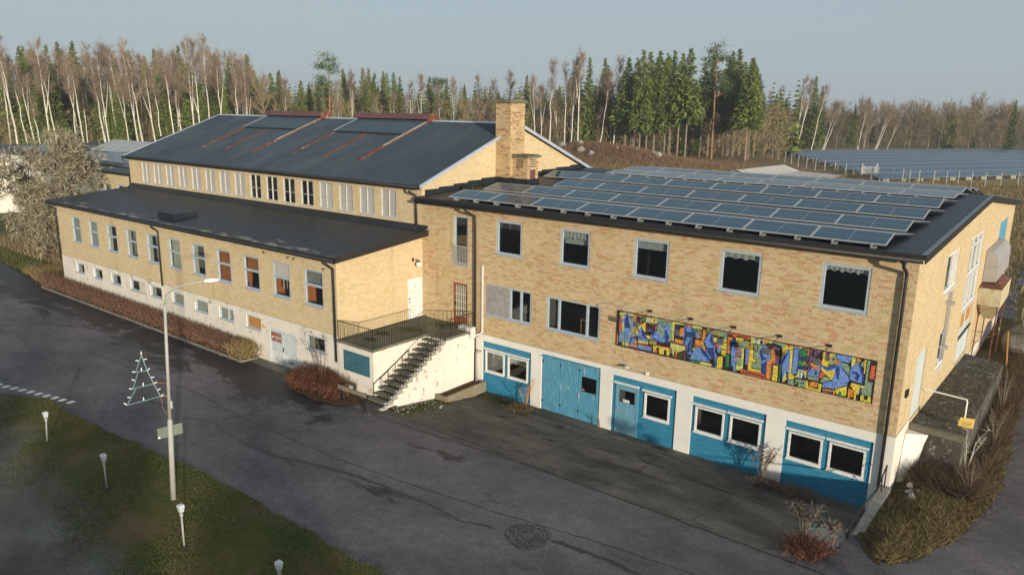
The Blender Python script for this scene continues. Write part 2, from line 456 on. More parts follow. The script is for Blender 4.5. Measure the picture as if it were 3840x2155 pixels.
# ------------------------------------------------------------------ builders
def link(o, parent=None):
    COL.objects.link(o)
    if parent is not None:
        o.parent = parent
        if parent.type == 'EMPTY':
            o.location = -parent.location
    return o

def tag(o, label=None, cat=None, group=None, kind=None):
    for k, v in (('label', label), ('category', cat), ('group', group), ('kind', kind)):
        if v:
            o[k] = v
    return o

def thing(name, loc, label, cat, group=None, rz=0.0):
    o = bpy.data.objects.new(name, None)
    o.empty_display_size = 0.3
    o.location = loc
    o.rotation_euler = (0, 0, rz)
    COL.objects.link(o)
    return tag(o, label, cat, group)

FRONT = lambda Y: (lambda u, d, z: (u, Y + d, z))
EAST = lambda X: (lambda u, d, z: (X - d, u, z))
WEST = lambda X: (lambda u, d, z: (X + d, -u, z))
IDENT = lambda u, d, z: (u, d, z)

class MB:
    def __init__(s, f=IDENT):
        s.v, s.f, s.m = [], [], f
    def add(s, pts, faces):
        k = len(s.v)
        s.v += [s.m(*p) for p in pts]
        s.f += [tuple(i + k for i in q) for q in faces]
        return s
    def box(s, a0, a1, b0, b1, c0, c1):
        return s.add([(a0, b0, c0), (a1, b0, c0), (a1, b1, c0), (a0, b1, c0), (a0, b0, c1), (a1, b0, c1), (a1, b1, c1), (a0, b1, c1)],
                     [(0, 3, 2, 1), (4, 5, 6, 7), (0, 1, 5, 4), (1, 2, 6, 5), (2, 3, 7, 6), (3, 0, 4, 7)])
    def hexa(s, lo, hi):
        """two quads (4 points each) joined into a solid"""
        return s.add(list(lo) + list(hi), [(0, 3, 2, 1), (4, 5, 6, 7), (0, 1, 5, 4), (1, 2, 6, 5), (2, 3, 7, 6), (3, 0, 4, 7)])
    def poly(s, pts):
        return s.add(pts, [tuple(range(len(pts)))])
    def prism(s, uz, d0, d1):
        """polygon in (u,z) from depth d0 to d1"""
        n = len(uz)
        pts = [(u, d0, z) for u, z in uz] + [(u, d1, z) for u, z in uz]
        return s.add(pts, [tuple(range(n)), tuple(range(2 * n - 1, n - 1, -1))] + [(i, (i + 1) % n + 0, (i + 1) % n + n, i + n) for i in range(n)])
    def tube(s, path, r, n=8, cap=True):
        path = [Vector(p) for p in path]
        rs = r if isinstance(r, (list, tuple)) else [r] * len(path)
        pts = []
        ref = Vector((0.3, 0.2, 1)).normalized()
        for i, p in enumerate(path):
            d = (path[min(i + 1, len(path) - 1)] - path[max(i - 1, 0)]).normalized()
            a = d.cross(ref if abs(d.dot(ref)) < 0.95 else Vector((1, 0, 0))).normalized()
            bb = d.cross(a)
            for k in range(n):
                t_ = 2 * PI * k / n
                pts.append(tuple(p + a * (math.cos(t_) * rs[i]) + bb * (math.sin(t_) * rs[i])))
        fa = []
        for i in range(len(path) - 1):
            for k in range(n):
                fa.append((i * n + k, i * n + (k + 1) % n, (i + 1) * n + (k + 1) % n, (i + 1) * n + k))
        if cap:
            fa += [tuple(range(n - 1, -1, -1)), tuple((len(path) - 1) * n + k for k in range(n))]
        return s.add(pts, fa)
    def lathe(s, c, prof, n=16):
        """(radius, z) profile round a vertical axis at c"""
        pts, fa = [], []
        for r, z in prof:
            for k in range(n):
                t_ = 2 * PI * k / n
                pts.append((c[0] + r * math.cos(t_), c[1] + r * math.sin(t_), c[2] + z))
        for i in range(len(prof) - 1):
            for k in range(n):
                fa.append((i * n + k, i * n + (k + 1) % n, (i + 1) * n + (k + 1) % n, (i + 1) * n + k))
        return s.add(pts, fa)
    def build(s, name, mat, parent=None, smooth=False, kind=None, local=False):
        me = bpy.data.meshes.new(name)
        me.from_pydata(s.v, [], s.f)
        me.materials.append(MATS[mat])
        if smooth:
            me.polygons.foreach_set('use_smooth', [True] * len(me.polygons))
        me.update()
        o = bpy.data.objects.new(name, me)
        link(o, parent)
        if local:
            o.location = (0, 0, 0)
        if kind:
            o['kind'] = kind
        return o

def np_mesh(name, V, F, mat, parent=None, kind=None, local=False, smooth=False):
    """V (n,3), F (m,k) arrays"""
    me = bpy.data.meshes.new(name)
    V = np.asarray(V, dtype=np.float32); F = np.asarray(F, dtype=np.int32)
    k = F.shape[1]
    me.vertices.add(len(V)); me.vertices.foreach_set('co', V.ravel())
    me.loops.add(F.size); me.loops.foreach_set('vertex_index', F.ravel())
    me.polygons.add(len(F)); me.polygons.foreach_set('loop_start', np.arange(0, F.size, k, dtype=np.int32))
    me.polygons.foreach_set('loop_total', np.full(len(F), k, dtype=np.int32))
    me.materials.append(MATS[mat])
    me.polygons.foreach_set('use_smooth', np.full(len(F), bool(smooth)))
    me.update(calc_edges=True)
    me.validate()
    o = bpy.data.objects.new(name, me)
    link(o, parent)
    if local:
        o.location = (0, 0, 0)
    if kind:
        o['kind'] = kind
    return o

def slivers(base, dirs, length, width, bend=0.0):
    """thin triangles: a blade or twig each"""
    n = len(base)
    base = np.asarray(base, float); dirs = np.asarray(dirs, float)
    dirs = dirs / np.linalg.norm(dirs, axis=1, keepdims=True)
    rnd = RNG.normal(size=(n, 3))
    side = np.cross(dirs, rnd); side /= np.linalg.norm(side, axis=1, keepdims=True) + 1e-9
    L = np.broadcast_to(np.asarray(length, float).reshape(-1, 1), (n, 1)); W = np.broadcast_to(np.asarray(width, float).reshape(-1, 1), (n, 1))
    tip = base + dirs * L
    tip[:, 2] -= bend * L[:, 0]
    V = np.stack([base - side * W / 2, base + side * W / 2, tip], 1).reshape(-1, 3)
    F = np.arange(3 * n).reshape(-1, 3)
    return V, F

def join_np(parts):
    V, F, k = [], [], 0
    for v, f in parts:
        V.append(v); F.append(f + k); k += len(v)
    return np.concatenate(V), np.concatenate(F)

def copy_tree(o, parent=None):
    c = o.copy()
    COL.objects.link(c)
    c.parent = parent
    for ch in o.children:
        copy_tree(ch, c)
    return c

ORD = ['first', 'second', 'third', 'fourth', 'fifth', 'sixth', 'seventh', 'eighth', 'ninth', 'tenth', 'eleventh', 'twelfth']

# ------------------------------------------------------------------ ground
RZ = -2.1                                        # level of the road
def sst(a, b, v):
    t_ = min(max((v - a) / (b - a), 0), 1)
    return t_ * t_ * (3 - 2 * t_)
def terr(x, y):
    z = -2.3 + 2.3 * max(sst(34, 105, y), sst(-60, -130, x))
    z += 3.2 * math.exp(-(((x + 66) / 15) ** 2 + ((y - 118) / 9) ** 2)) + 1.6 * math.exp(-(((x + 50) / 12) ** 2 + ((y - 112) / 8) ** 2))
    return z
def court_z(y):
    return RZ + (-2.86 - RZ) * min(max((y + 6.15) / 5.6, 0), 1)

def axis(*segs):
    out = []
    for a, b_, n in segs:
        out += list(np.linspace(a, b_, n, endpoint=False))
    return out + [segs[-1][1]]
gx = axis((-900, -200, 14), (-200, -31, 45), (-31, 24, 8), (24, 24.3, 1), (24.3, 80, 12), (80, 900, 16))
gy = axis((-300, -46, 8), (-46, -6.4, 6), (-6.4, -6.2, 1), (-6.2, 29, 6), (29, 29.3, 1), (29.3, 190, 60), (190, 330, 12), (330, 1400, 10))
mb = MB()
for j, y in enumerate(gy):
    for i, x in enumerate(gx):
        z = terr(x, y)
        if -31.1 < x < 24.1 and -6.3 < y < 29.1:
            z = -3.4
        mb.v.append((x, y, z))
nx = len(gx)
for j in range(len(gy) - 1):
    for i in range(nx - 1):
        mb.f.append((j * nx + i, j * nx + i + 1, (j + 1) * nx + i + 1, (j + 1) * nx + i))
tag(mb.build('ground', 'heath', smooth=True), kind='structure')

def sheet(name, xs, lo, hi, zf, mat, ny=6, kind='structure'):
    """strip between two curves y=lo(x) and y=hi(x), draped on zf(x,y)"""
    b_ = MB()
    for x in xs:
        for j in range(ny + 1):
            y = lo(x) + (hi(x) - lo(x)) * j / ny
            b_.v.append((x, y, zf(x, y)))
    n = ny + 1
    for i in range(len(xs) - 1):
        for j in range(ny):
            b_.f.append((i * n + j, (i + 1) * n + j, (i + 1) * n + j + 1, i * n + j + 1))
    return tag(b_.build(name, mat), kind=kind)

def curve(pts, jit=0.0, seed=0):
    px = [p[0] for p in pts]; py = [p[1] for p in pts]
    rr = np.random.default_rng(seed); ph = rr.uniform(0, 6.28, 4)
    def f(x):
        return float(np.interp(x, px, py)) + jit * (math.sin(x * 1.9 + ph[0]) + 0.7 * math.sin(x * 4.3 + ph[1]) + 0.5 * math.sin(x * 9.1 + ph[2]))
    return f

road = sheet('road', axis((-140, 60, 40)), lambda x: -46, lambda x: -6.17 if -30 < x < 23.5 else -3.2, lambda x, y: RZ, 'asphalt', 8)
side_path = sheet('side_path', axis((21.96, 40, 6)), lambda x: -6.4, lambda x: 75, lambda x, y: RZ - 0.004 + (terr(x, y) + 2.3), 'asphalt', 40)
court = sheet('forecourt', axis((3.78, 22.0, 18)), lambda x: -6.16, lambda x: -0.9, lambda x, y: court_z(y) + 0.004, 'asphalt_old', 10)
apron = sheet('wall_gutter', axis((3.78, 22.0, 10)), lambda x: -0.9, lambda x: 0.03, lambda x, y: -2.87, 'asphalt_old', 2)
landing = sheet('stair_forecourt', axis((2.3, 3.8, 4)), lambda x: -7.0, lambda x: -5.4, lambda x, y: RZ + 0.008, 'concrete_dark', 3)
door_pad = sheet('door_pad', axis((-6.4, -2.9, 4)), lambda x: -6.2, lambda x: -5.45, lambda x, y: RZ - 0.02 + 0.03, 'asphalt_old', 2)
hbed = sheet('hedge_bed', axis((-32, -6.4, 40)), lambda x: -6.42, lambda x: -5.45, lambda x, y: RZ + 0.05, 'leaf_litter', 3)
bbed = sheet('shrub_bed', axis((-2.9, 2.3, 14)), curve([(-2.9, -6.3), (-1.6, -7.1), (0.5, -7.45), (1.9, -7.1), (2.3, -6.6)], 0.05, 3), lambda x: -5.45, lambda x, y: RZ + 0.05, 'leaf_litter', 3)

LEFT_EDGE_ = 0
lawn_edge = curve([(-16, -16.4), (-12, -16.2), (-10.45, -15.85), (-8.4, -14.75), (-6, -14.75), (-4.2, -14.7), (-0.2, -14.42), (3.2, -14.05), (6.4, -14.05), (12.3, -14.15), (16, -14.3), (24, -14.6)], 0.05, 1)
lawn = sheet('lawn', axis((-30, 24, 120)), lambda x: -34.0, lawn_edge, lambda x, y: RZ + 0.03 + 0.03 * math.sin(x * 1.3 + y) * min(1, max(0, (lawn_edge(x) - y))), 'lawn_to_gravel', 30)
gravel_edge = curve([(-30, -17.2), (-5, -17.6), (2, -17.7), (6.3, -18.6), (11, -20.5), (24, -24)], 0.10, 2)
left_edge = curve([(-140, 2), (-60, -3.4), (-43.2, -5.0), (-35.5, -5.75), (-31, -6.3), (-29.7, -6.4)], 0.06, 4)
left_lawn = sheet('side_lawn', axis((-140, -29.8, 70)), left_edge, lambda x: 6.0, lambda x, y: RZ + 0.04 + 0.25 * sst(-5, 4, y), 'lawn_turf', 12)
# the bank beside the office block and what it holds
bank_r = curve([(-4.6, 23.3), (-3.5, 24.0), (-1.3, 24.75), (2.3, 25.25), (6.2, 25.2), (12, 24.8), (30, 24.6)], 0.0, 5)
bb = MB(); ys = axis((-4.7, 30, 60)); NB = 7
for y in ys:
    x0 = 22.15 if y < 0.0 else 22.2
    x1 = bank_r(y) + 0.06 * math.sin(y * 5) + 0.04 * math.sin(y * 11)
    x0 = max(22.1, 22.1 + (-3.6 - y) * 0.8) if y < -3.6 else x0
    for j in range(NB + 1):
        f_ = j / NB
        x = x0 + (x1 - x0) * f_
        hump = math.sin(PI * min(1, f_ * 0.9 + 0.1)) * 0.10 * min(1, max(0, (y + 4.7) / 2))
        bb.v.append((x, y, RZ + 0.01 + hump + 0.05 * math.sin(3 * x + 2 * y)))
for i in range(len(ys) - 1):
    for j in range(NB):
        bb.f.append((i * (NB + 1) + j, i * (NB + 1) + j + 1, (i + 1) * (NB + 1) + j + 1, (i + 1) * (NB + 1) + j))
tag(bb.build('bank', 'bank_turf', smooth=True), kind='structure')

# kerb stones along the hedge bed, the shrub bed and the gutter
def kerb(pts, wdt, h, label_parent, n_per=1.0):
    for a, b_ in zip(pts[:-1], pts[1:]):
        a = Vector(a); b_ = Vector(b_)
        L = (b_ - a).length
        n = max(1, round(L / n_per))
        for i in range(n):
            p = a + (b_ - a) * ((i + 0.012) / n); q = a + (b_ - a) * ((i + 0.988) / n)
            d = (q - p).normalized(); s_ = Vector((-d.y, d.x, 0)) * wdt / 2
            hh = h + random.uniform(-0.008, 0.008)
            lo = [p - s_ - Vector((0, 0, 0.1)), q - s_ - Vector((0, 0, 0.1)), q + s_ - Vector((0, 0, 0.1)), p + s_ - Vector((0, 0, 0.1))]
            MB().hexa([tuple(v) for v in lo], [tuple(v + Vector((0, 0, 0.1 + hh))) for v in lo]).build('kerb_stone', 'kerb_stone', label_parent)
kerb([(-31, -6.48, RZ), (-6.45, -6.48, RZ), (-6.35, -5.6, RZ)], 0.12, 0.1, hbed)
kerb([(6.2, -0.95, -2.86), (21.6, -0.95, -2.86)], 0.10, 0.05, court, 1.4)

# tar seams, cracks and the dashed line lie on the road as thin strips
def strip(pts, wdt, name, mat, parent, z=0.006, jit=0.05):
    P = []
    for (x0, y0), (x1, y1) in zip(pts[:-1], pts[1:]):
        n = max(1, int(math.hypot(x1 - x0, y1 - y0) / 0.25))
        for i in range(n):
            P.append((x0 + (x1 - x0) * i / n + random.uniform(-jit, jit), y0 + (y1 - y0) * i / n + random.uniform(-jit, jit)))
    P.append(pts[-1])
    b_ = MB()
    for i, (x, y) in enumerate(P):
        x2, y2 = P[min(i + 1, len(P) - 1)]; x1, y1 = P[max(i - 1, 0)]
        dx, dy = x2 - x1, y2 - y1; L = math.hypot(dx, dy) + 1e-6
        ww = wdt * random.uniform(0.45, 1.3) / 2
        b_.v += [(x - dy / L * ww, y + dx / L * ww, RZ + z), (x + dy / L * ww, y - dx / L * ww, RZ + z)]
        if i:
            k = 2 * i
            b_.f.append((k - 2, k - 1, k + 1, k))
    return b_.build(name, mat, parent)
strip([(-2.0, -12.0), (-0.67, -11.45), (0.36, -11.66), (2.14, -11.74)], 0.04, 'tar_seam', 'tar', road)
strip([(2.14, -11.74), (4.08, -11.67), (5.01, -11.3), (6.73, -10.88), (8.58, -10.66), (10.39, -10.56)], 0.19, 'tar_seam', 'tar', road, 0.007)
strip([(10.39, -10.56), (12.23, -10.64), (13.34, -10.3)], 0.07, 'tar_seam', 'tar', road, 0.006)
strip([(-0.61, -11.07), (-0.2, -9.9), (-0.42, -8.92)], 0.05, 'tar_seam', 'tar', road, 0.008)
strip([(-4.39, -10.15), (0.13, -10.44), (2.29, -10.42), (5.64, -10.35), (8.78, -10.05), (12.94, -9.5), (16.23, -8.9), (18.71, -8.6), (24, -8.2)], 0.03, 'road_crack', 'tar', road, 0.009, 0.03)
strip([(15.1, -9.7), (16.04, -9.6), (17.1, -9.5), (18.19, -9.6), (22, -9.5)], 0.16, 'tar_seam', 'tar', road, 0.010)
strip([(-30, -8.2), (-20, -8.1), (-10, -8.2), (-3.8, -7.2), (2.7, -6.9)], 0.03, 'road_crack', 'tar', road, 0.006, 0.02)
strip([(3.8, -6.75), (6.47, -6.6), (9.9, -6.3), (14.4, -6.2), (18.0, -6.2), (22.0, -6.2)], 0.07, 'tar_seam', 'tar', road, 0.012, 0.02)
strip([(-30, -11.2), (-20, -10.9), (-4.3, -10.2)], 0.03, 'road_crack', 'tar', road, 0.007, 0.03)
for k in range(4):
    x = 7.6 + 3.4 * k
    pts = [(x, -5.9), (x + 0.1, -3.5), (x - 0.1, -1.3)]
    s_ = strip(pts, 0.04, 'road_crack', 'tar', court, 0.0, 0.03)
    for v in s_.data.vertices:
        v.co.z = court_z(v.co.y) + 0.009
for i in range(13):
    x = -13.6 + i * 0.52; y = curve([(-14, -15.9), (-11.8, -15.40), (-9.5, -14.75), (-7.2, -14.22)])(x)
    MB().poly([(x, y - 0.18, RZ + 0.005), (x + 0.26, y - 0.11, RZ + 0.005), (x + 0.22, y + 0.2, RZ + 0.005), (x - 0.04, y + 0.13, RZ + 0.005)]).build('lane_dash', 'marking_white', road)
# cracked patch round the sunken manhole
mh = thing('manhole_patch', (14.36, -9.99, RZ), 'round cracked and tarred patch over a sunken manhole in the road', 'manhole')
MB().lathe((14.36, -9.99, RZ + 0.004), [(0.0, 0.009), (0.18, 0.009), (0.2, 0.0)], 20).build('cover', 'asphalt_old', mh)
for k, r in enumerate((0.22, 0.34, 0.46, 0.58, 0.68)):
    ph = random.uniform(0, 6)
    pts = [(14.36 + (r + 0.04 * math.sin(3 * a + ph) + 0.025 * math.sin(7 * a + 2 * ph)) * math.cos(a), -9.99 + (r + 0.04 * math.sin(3 * a + ph) + 0.025 * math.sin(7 * a + 2 * ph)) * math.sin(a)) for a in np.linspace(0, 2 * PI, 30)]
    strip(pts, 0.03, 'tar_ring', 'tar', mh, 0.0145 + 0.0006 * k, 0.012)
for k in range(34):
    a = 2 * PI * k / 34 + random.uniform(-0.1, 0.1); r0 = random.choice((0.22, 0.34, 0.46, 0.56)); r1 = r0 + 0.12
    strip([(14.36 + r0 * math.cos(a), -9.99 + r0 * math.sin(a)), (14.36 + r1 * math.cos(a), -9.99 + r1 * math.sin(a))], 0.025, 'tar_spoke', 'tar', mh, 0.0180 + 0.0004 * k, 0.01)

# ------------------------------------------------------------------ walls, bricks, windows
def wall(F, u0, u1, z0, z1, holes, depth, name, mat, parent, d=0.0, top=None):
    """wall face with real openings and reveals; top = list of (u,z) for a sloping upper edge"""
    us = sorted({u0, u1} | {h[0] for h in holes if u0 < h[0] < u1} | {h[1] for h in holes if u0 < h[1] < u1})
    zs = sorted({z0, z1} | {h[2] for h in holes if z0 < h[2] < z1} | {h[3] for h in holes if z0 < h[3] < z1})
    if top:
        us = sorted(set(us) | {p[0] for p in top})
    tz = (lambda u: float(np.interp(u, [p[0] for p in top], [p[1] for p in top]))) if top else None
    b_ = MB(F)
    for ua, ub in zip(us[:-1], us[1:]):
        for za, zb in zip(zs[:-1], zs[1:]):
            um, zm = (ua + ub) / 2, (za + zb) / 2
            if any(h[0] < um < h[1] and h[2] < zm < h[3] for h in holes):
                continue
            if zb == z1 and tz:
                b_.poly([(ua, d, za), (ub, d, za), (ub, d, tz(ub)), (ua, d, tz(ua))])
            else:
                b_.poly([(ua, d, za), (ub, d, za), (ub, d, zb), (ua, d, zb)])
    for a, c, e, g in [h[:4] for h in holes]:
        b_.poly([(a, d, e), (a, d, g), (a, depth, g), (a, depth, e)])
        b_.poly([(c, d, e), (c, depth, e), (c, depth, g), (c, d, g)])
        b_.poly([(a, d, g), (c, d, g), (c, depth, g), (a, depth, g)])
        b_.poly([(a, d, e), (a, depth, e), (c, depth, e), (c, d, e)])
    return b_.build(name, mat, parent)

def brick_cells(u0, u1, z0, z1, holes, topf=None, H=0.0755, L=0.26, seed=1):
    rr = random.Random(seed)
    out = []
    z = z0; row = 0
    while z < z1 - 0.02:
        za, zb = z + 0.005, min(z + H - 0.005, z1)
        u = u0 - rr.choice((0, L / 2, L / 4))
        while u < u1:
            l = L if rr.random() < 0.72 else L / 2
            a, b_ = max(u + 0.005, u0), min(u + l - 0.005, u1)
            u += l
            if b_ - a < 0.03 or (topf and min(topf(a), topf(b_)) < zb):
                continue
            segs = [(a, b_)]
            for h in holes:
                if zb > h[2] + 0.004 and za < h[3] - 0.004:
                    ns = []
                    for (p, q) in segs:
                        if q <= h[0] or p >= h[1]:
                            ns.append((p, q))
                        else:
                            if h[0] - p > 0.025: ns.append((p, h[0]))
                            if q - h[1] > 0.025: ns.append((h[1], q))
                    segs = ns
            for p, q in segs:
                out.append((p, q, za, zb))
        z += H; row += 1
    return out

def brick_mesh(name, F, cells, mat, parent, kind='stuff', proud=0.008):
    n = len(cells)
    if n == 0:
        return None
    c = np.array(cells)
    pr = -proud + RNG.uniform(-0.0025, 0.0025, n)
    V = np.zeros((n, 8, 3))
    for k, (iu, iz, dd) in enumerate(((0, 2, 0), (1, 2, 0), (1, 3, 0), (0, 3, 0), (0, 2, 1), (1, 2, 1), (1, 3, 1), (0, 3, 1))):
        V[:, k, 0] = c[:, iu]; V[:, k, 2] = c[:, iz]; V[:, k, 1] = pr if dd == 0 else 0.002
    W = V.reshape(-1, 3)
    a, b_, z = F(np.array([0.0]), np.array([0.0]), np.array([0.0]))
    X, Y, Z = F(W[:, 0], W[:, 1], W[:, 2])
    W = np.stack([X, Y, Z], 1)
    q = np.array([(0, 1, 2, 3), (0, 4, 5, 1), (1, 5, 6, 2), (2, 6, 7, 3), (3, 7, 4, 0)])
    Fc = (q[None] + 8 * np.arange(n)[:, None, None]).reshape(-1, 4)
    return np_mesh(name, W, Fc, mat, parent, kind)

def window(F, u0, u1, z0, z1, parent, frame='grey_window_paint', fw_=0.07, depth=0.07, mull=(), trans=(), sill=0.06, bar=0.05, name='window', pane='pane_glass', panes=None, th=0.05):
    """frame is the part; panes, glazing bars and sill are its sub-parts"""
    b_ = MB(F)
    b_.box(u0, u0 + fw_, depth - th, depth + 0.05, z0, z1).box(u1 - fw_, u1, depth - th, depth + 0.05, z0, z1)
    b_.box(u0 + fw_, u1 - fw_, depth - th, depth + 0.05, z1 - fw_, z1).box(u0 + fw_, u1 - fw_, depth - th, depth + 0.05, z0, z0 + fw_)
    fr_ = b_.build(name, frame, parent)
    a, c, e, g = u0 + fw_, u1 - fw_, z0 + fw_, z1 - fw_
    for m_ in mull:
        MB(F).box(m_ - bar / 2, m_ + bar / 2, depth - th + 0.006, depth + 0.04, e, g).build('mullion', frame, fr_)
    for t_ in trans:
        MB(F).box(a, c, depth - th + 0.009, depth + 0.042, t_ - bar / 2, t_ + bar / 2).build('transom', frame, fr_)
    us = [a] + [x for m_ in sorted(mull) for x in (m_ - bar / 2, m_ + bar / 2)] + [c]
    zs = [e] + [x for t_ in sorted(trans) for x in (t_ - bar / 2, t_ + bar / 2)] + [g]
    k = 0
    for i in range(0, len(us), 2):
        for j in range(0, len(zs), 2):
            pm_ = panes[k % len(panes)] if panes else pane
            k += 1
            MB(F).box(us[i] - 0.004, us[i + 1] + 0.004, depth + 0.012, depth + 0.018, zs[j] - 0.004, zs[j + 1] + 0.004).build('pane', pm_, fr_)
    if sill:
        MB(F).hexa([(u0 - sill, -0.07, z0 - 0.035), (u1 + sill, -0.07, z0 - 0.035), (u1 + sill, depth - 0.02, z0 - 0.02), (u0 - sill, depth - 0.02, z0 - 0.02)],
                   [(u0 - sill, -0.07, z0 - 0.012), (u1 + sill, -0.07, z0 - 0.012), (u1 + sill, depth - 0.02, z0 + 0.012), (u0 - sill, depth - 0.02, z0 + 0.012)]).build('sill', frame, fr_)
    return fr_

def downpipe(path, r, parent, mat='pipe_black', name='downpipe'):
    o = MB().tube(path, r, 8).build(name, mat, parent, smooth=True)
    return o

def drape(F, u0, u1, z0, z1, d, mat, parent, name='curtain', waves=6, amp=0.025, scallop=0.0):
    b_ = MB(F); n = waves * 6
    for i in range(n + 1):
        u = u0 + (u1 - u0) * i / n
        dd = d + amp * math.sin(2 * PI * waves * i / n)
        lo = z0 + scallop * abs(math.sin(PI * waves * i / n / 1.5))
        b_.add([(u, dd, lo), (u, dd, z1)], [])
        if i:
            b_.f.append((2 * i - 2, 2 * i, 2 * i + 1, 2 * i - 1))
    return b_.build(name, mat, parent, smooth=True)
# ------------------------------------------------------------------ office block (front at y=0, gable at x=22.25)
XR = 22.25
RA = [(-0.45, 6.30), (14.4, 7.02), (28.75, 5.62)]            # roof profile (y, top z)
ra = lambda y: float(np.interp(y, [p[0] for p in RA], [p[1] for p in RA]))
A = thing('office_building', (11.1, 14, -2.86), 'two-storey yellow brick office block with blue garage bays and solar panels on its roof', 'building')
FA = FRONT(0.0); GA = EAST(XR)
UPW = [(4.81, 6.29), (8.38, 9.89), (11.99, 13.53), (15.64, 17.20), (19.31, 20.89)]
hA = [(a, b, 4.03, 5.60) for a, b in UPW] + [(2.12, 3.06, 3.2, 5.57), (4.18, 6.89, 1.0, 2.52), (7.75, 10.52, 1.0, 2.50), (2.07, 3.02, 0.2, 2.28)]
wall(FA, 0.0, XR, 0.0, 6.2, hA, 0.16, 'front_wall', 'mortar', A)
cells = brick_cells(0.0, XR + 0.008, 0.0, 6.16, hA, seed=4)
cd_ = [(c[0] + c[1]) / 2 for c in cells]
dist = np.array([math.dist(((c[0] + c[1]) / 2, 0, (c[2] + c[3]) / 2), CAMP) - (0.5 if c[1] - c[0] > 0.2 else 0) for c in cells])
big = set(np.argsort(dist)[:300].tolist())
brick_mesh('brickwork', FA, [c for i, c in enumerate(cells) if i not in big], 'brick_yellow', A)
unit = {}
for i in sorted(big):
    a, b_, z0, z1 = cells[i]
    key = round(b_ - a, 3)
    if key not in unit:
        me = bpy.data.meshes.new('brick')
        l = key
        V = [(0, -0.008, 0), (l, -0.008, 0), (l, -0.008, z1 - z0), (0, -0.008, z1 - z0), (0, 0.002, 0), (l, 0.002, 0), (l, 0.002, z1 - z0), (0, 0.002, z1 - z0)]
        me.from_pydata(V, [], [(0, 1, 2, 3), (0, 4, 5, 1), (1, 5, 6, 2), (2, 6, 7, 3), (3, 7, 4, 0)])
        me.materials.append(MATS['brick_yellow_piece'])
        unit[key] = me
    o = bpy.data.objects.new('brick', unit[key])
    COL.objects.link(o); o.parent = A
    o.location = Vector((a, random.uniform(-0.0025, 0.0025), z0)) - A.location
# gable with its openings
hG = [(2.15, 3.80, -0.16, 2.33), (6.42, 8.1, 0.6, 2.2), (5.65, 8.45, 3.85, 5.42), (11.5, 15.55, 2.0, 5.33), (11.75, 15.3, -0.62, 1.86), (21.85, 25.4, 2.7, 4.95)]
gtop = [(0.0, ra(0) - 0.1), (14.4, ra(14.4) - 0.1), (28.4, ra(28.4) - 0.1)]
wall(GA, 0.0, 28.4, -1.2, 7.3, hG, 0.14, 'gable_wall', 'mortar', A, top=gtop)
tg = lambda y: float(np.interp(y, [p[0] for p in gtop], [p[1] for p in gtop]))
brick_mesh('gable_brickwork', GA, brick_cells(-0.008, 28.4, 0.0, 7.2, hG, tg, seed=6) + brick_cells(2.2, 28.4, -1.2, -0.01, hG, tg, seed=7), 'brick_pale', A)
# white base with the garage bays
BAYS = [(4.03, 6.95, -0.32), (7.54, 10.68, -0.21), (11.28, 14.26, -0.33), (14.94, 17.91, -0.36), (18.62, 21.63, -0.37)]
hB = [(a, b, -3.05, t_) for a, b, t_ in BAYS]
wall(FA, 3.6, XR + 0.02, -3.05, -0.004, hB, 0.12, 'base_wall', 'plaster_white', A, d=-0.02)
wall(GA, -0.019, 28.4, -3.0, -0.0045, [], 0.1, 'gable_base', 'plaster_stained', A, d=-0.021, top=[(-0.019, -0.0045), (2.1, -0.0045), (2.12, -1.2), (28.4, -1.2)])
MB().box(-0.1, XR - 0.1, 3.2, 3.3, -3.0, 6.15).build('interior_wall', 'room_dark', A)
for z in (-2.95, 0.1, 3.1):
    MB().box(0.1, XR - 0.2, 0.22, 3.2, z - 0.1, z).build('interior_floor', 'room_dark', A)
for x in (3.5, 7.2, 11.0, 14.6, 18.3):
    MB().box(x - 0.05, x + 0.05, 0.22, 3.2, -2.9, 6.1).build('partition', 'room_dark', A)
MB().box(21.0, 21.05, 3.3, 28.2, -1.2, 5.4).build('interior_wall', 'room_pale', A)
MB().box(0.1, XR - 0.2, 28.2, 28.4, -3, 5.5).build('rear_wall', 'mortar', A)
MB().box(0.0, 0.1, 14.9, 28.4, -3, 5.5).build('rear_wall', 'mortar', A)
# roof
b_ = MB()
xl, xr = 0.06, 22.45
for (ya, za), (yb, zb) in zip(RA[:-1], RA[1:]):
    b_.hexa([(xl, ya, za - 0.16), (xr, ya, za - 0.16), (xr, yb, zb - 0.16), (xl, yb, zb - 0.16)], [(xl, ya, za), (xr, ya, za), (xr, yb, zb), (xl, yb, zb)])
rf = b_.build('roof', 'roof_felt', A)
MB().box(xl + 0.02, xr - 0.03, -0.49, -0.452, 6.02, 6.285).build('fascia', 'dark_trim', rf)
b_ = MB()
for i in range(40):
    x0_ = 0.1 + i * 0.558
    pass
gut = MB().tube([(xl, -0.56, 6.12), (xr - 0.02, -0.56, 6.12)], 0.065, 8).build('gutter', 'dark_trim', rf, smooth=True)
for (ya, za), (yb, zb) in zip(RA[:-1], RA[1:]):
    MB().hexa([(xr + 0.002, ya, za - 0.28), (xr + 0.04, ya, za - 0.28), (xr + 0.04, yb, zb - 0.28), (xr + 0.002, yb, zb - 0.28)],
              [(xr + 0.002, ya, za + 0.03), (xr + 0.04, ya, za + 0.03), (xr + 0.04, yb, zb + 0.03), (xr + 0.002, yb, zb + 0.03)]).build('verge_board', 'dark_trim', rf)
    MB().hexa([(xr - 0.10, ya, za + 0.004), (xr + 0.05, ya, za + 0.031), (xr + 0.05, yb, zb + 0.031), (xr - 0.10, yb, zb + 0.004)],
              [(xr - 0.10, ya, za + 0.02), (xr + 0.05, ya, za + 0.05), (xr + 0.05, yb, zb + 0.05), (xr - 0.10, yb, zb + 0.02)]).build('verge_flashing', 'grey_sheet', rf)
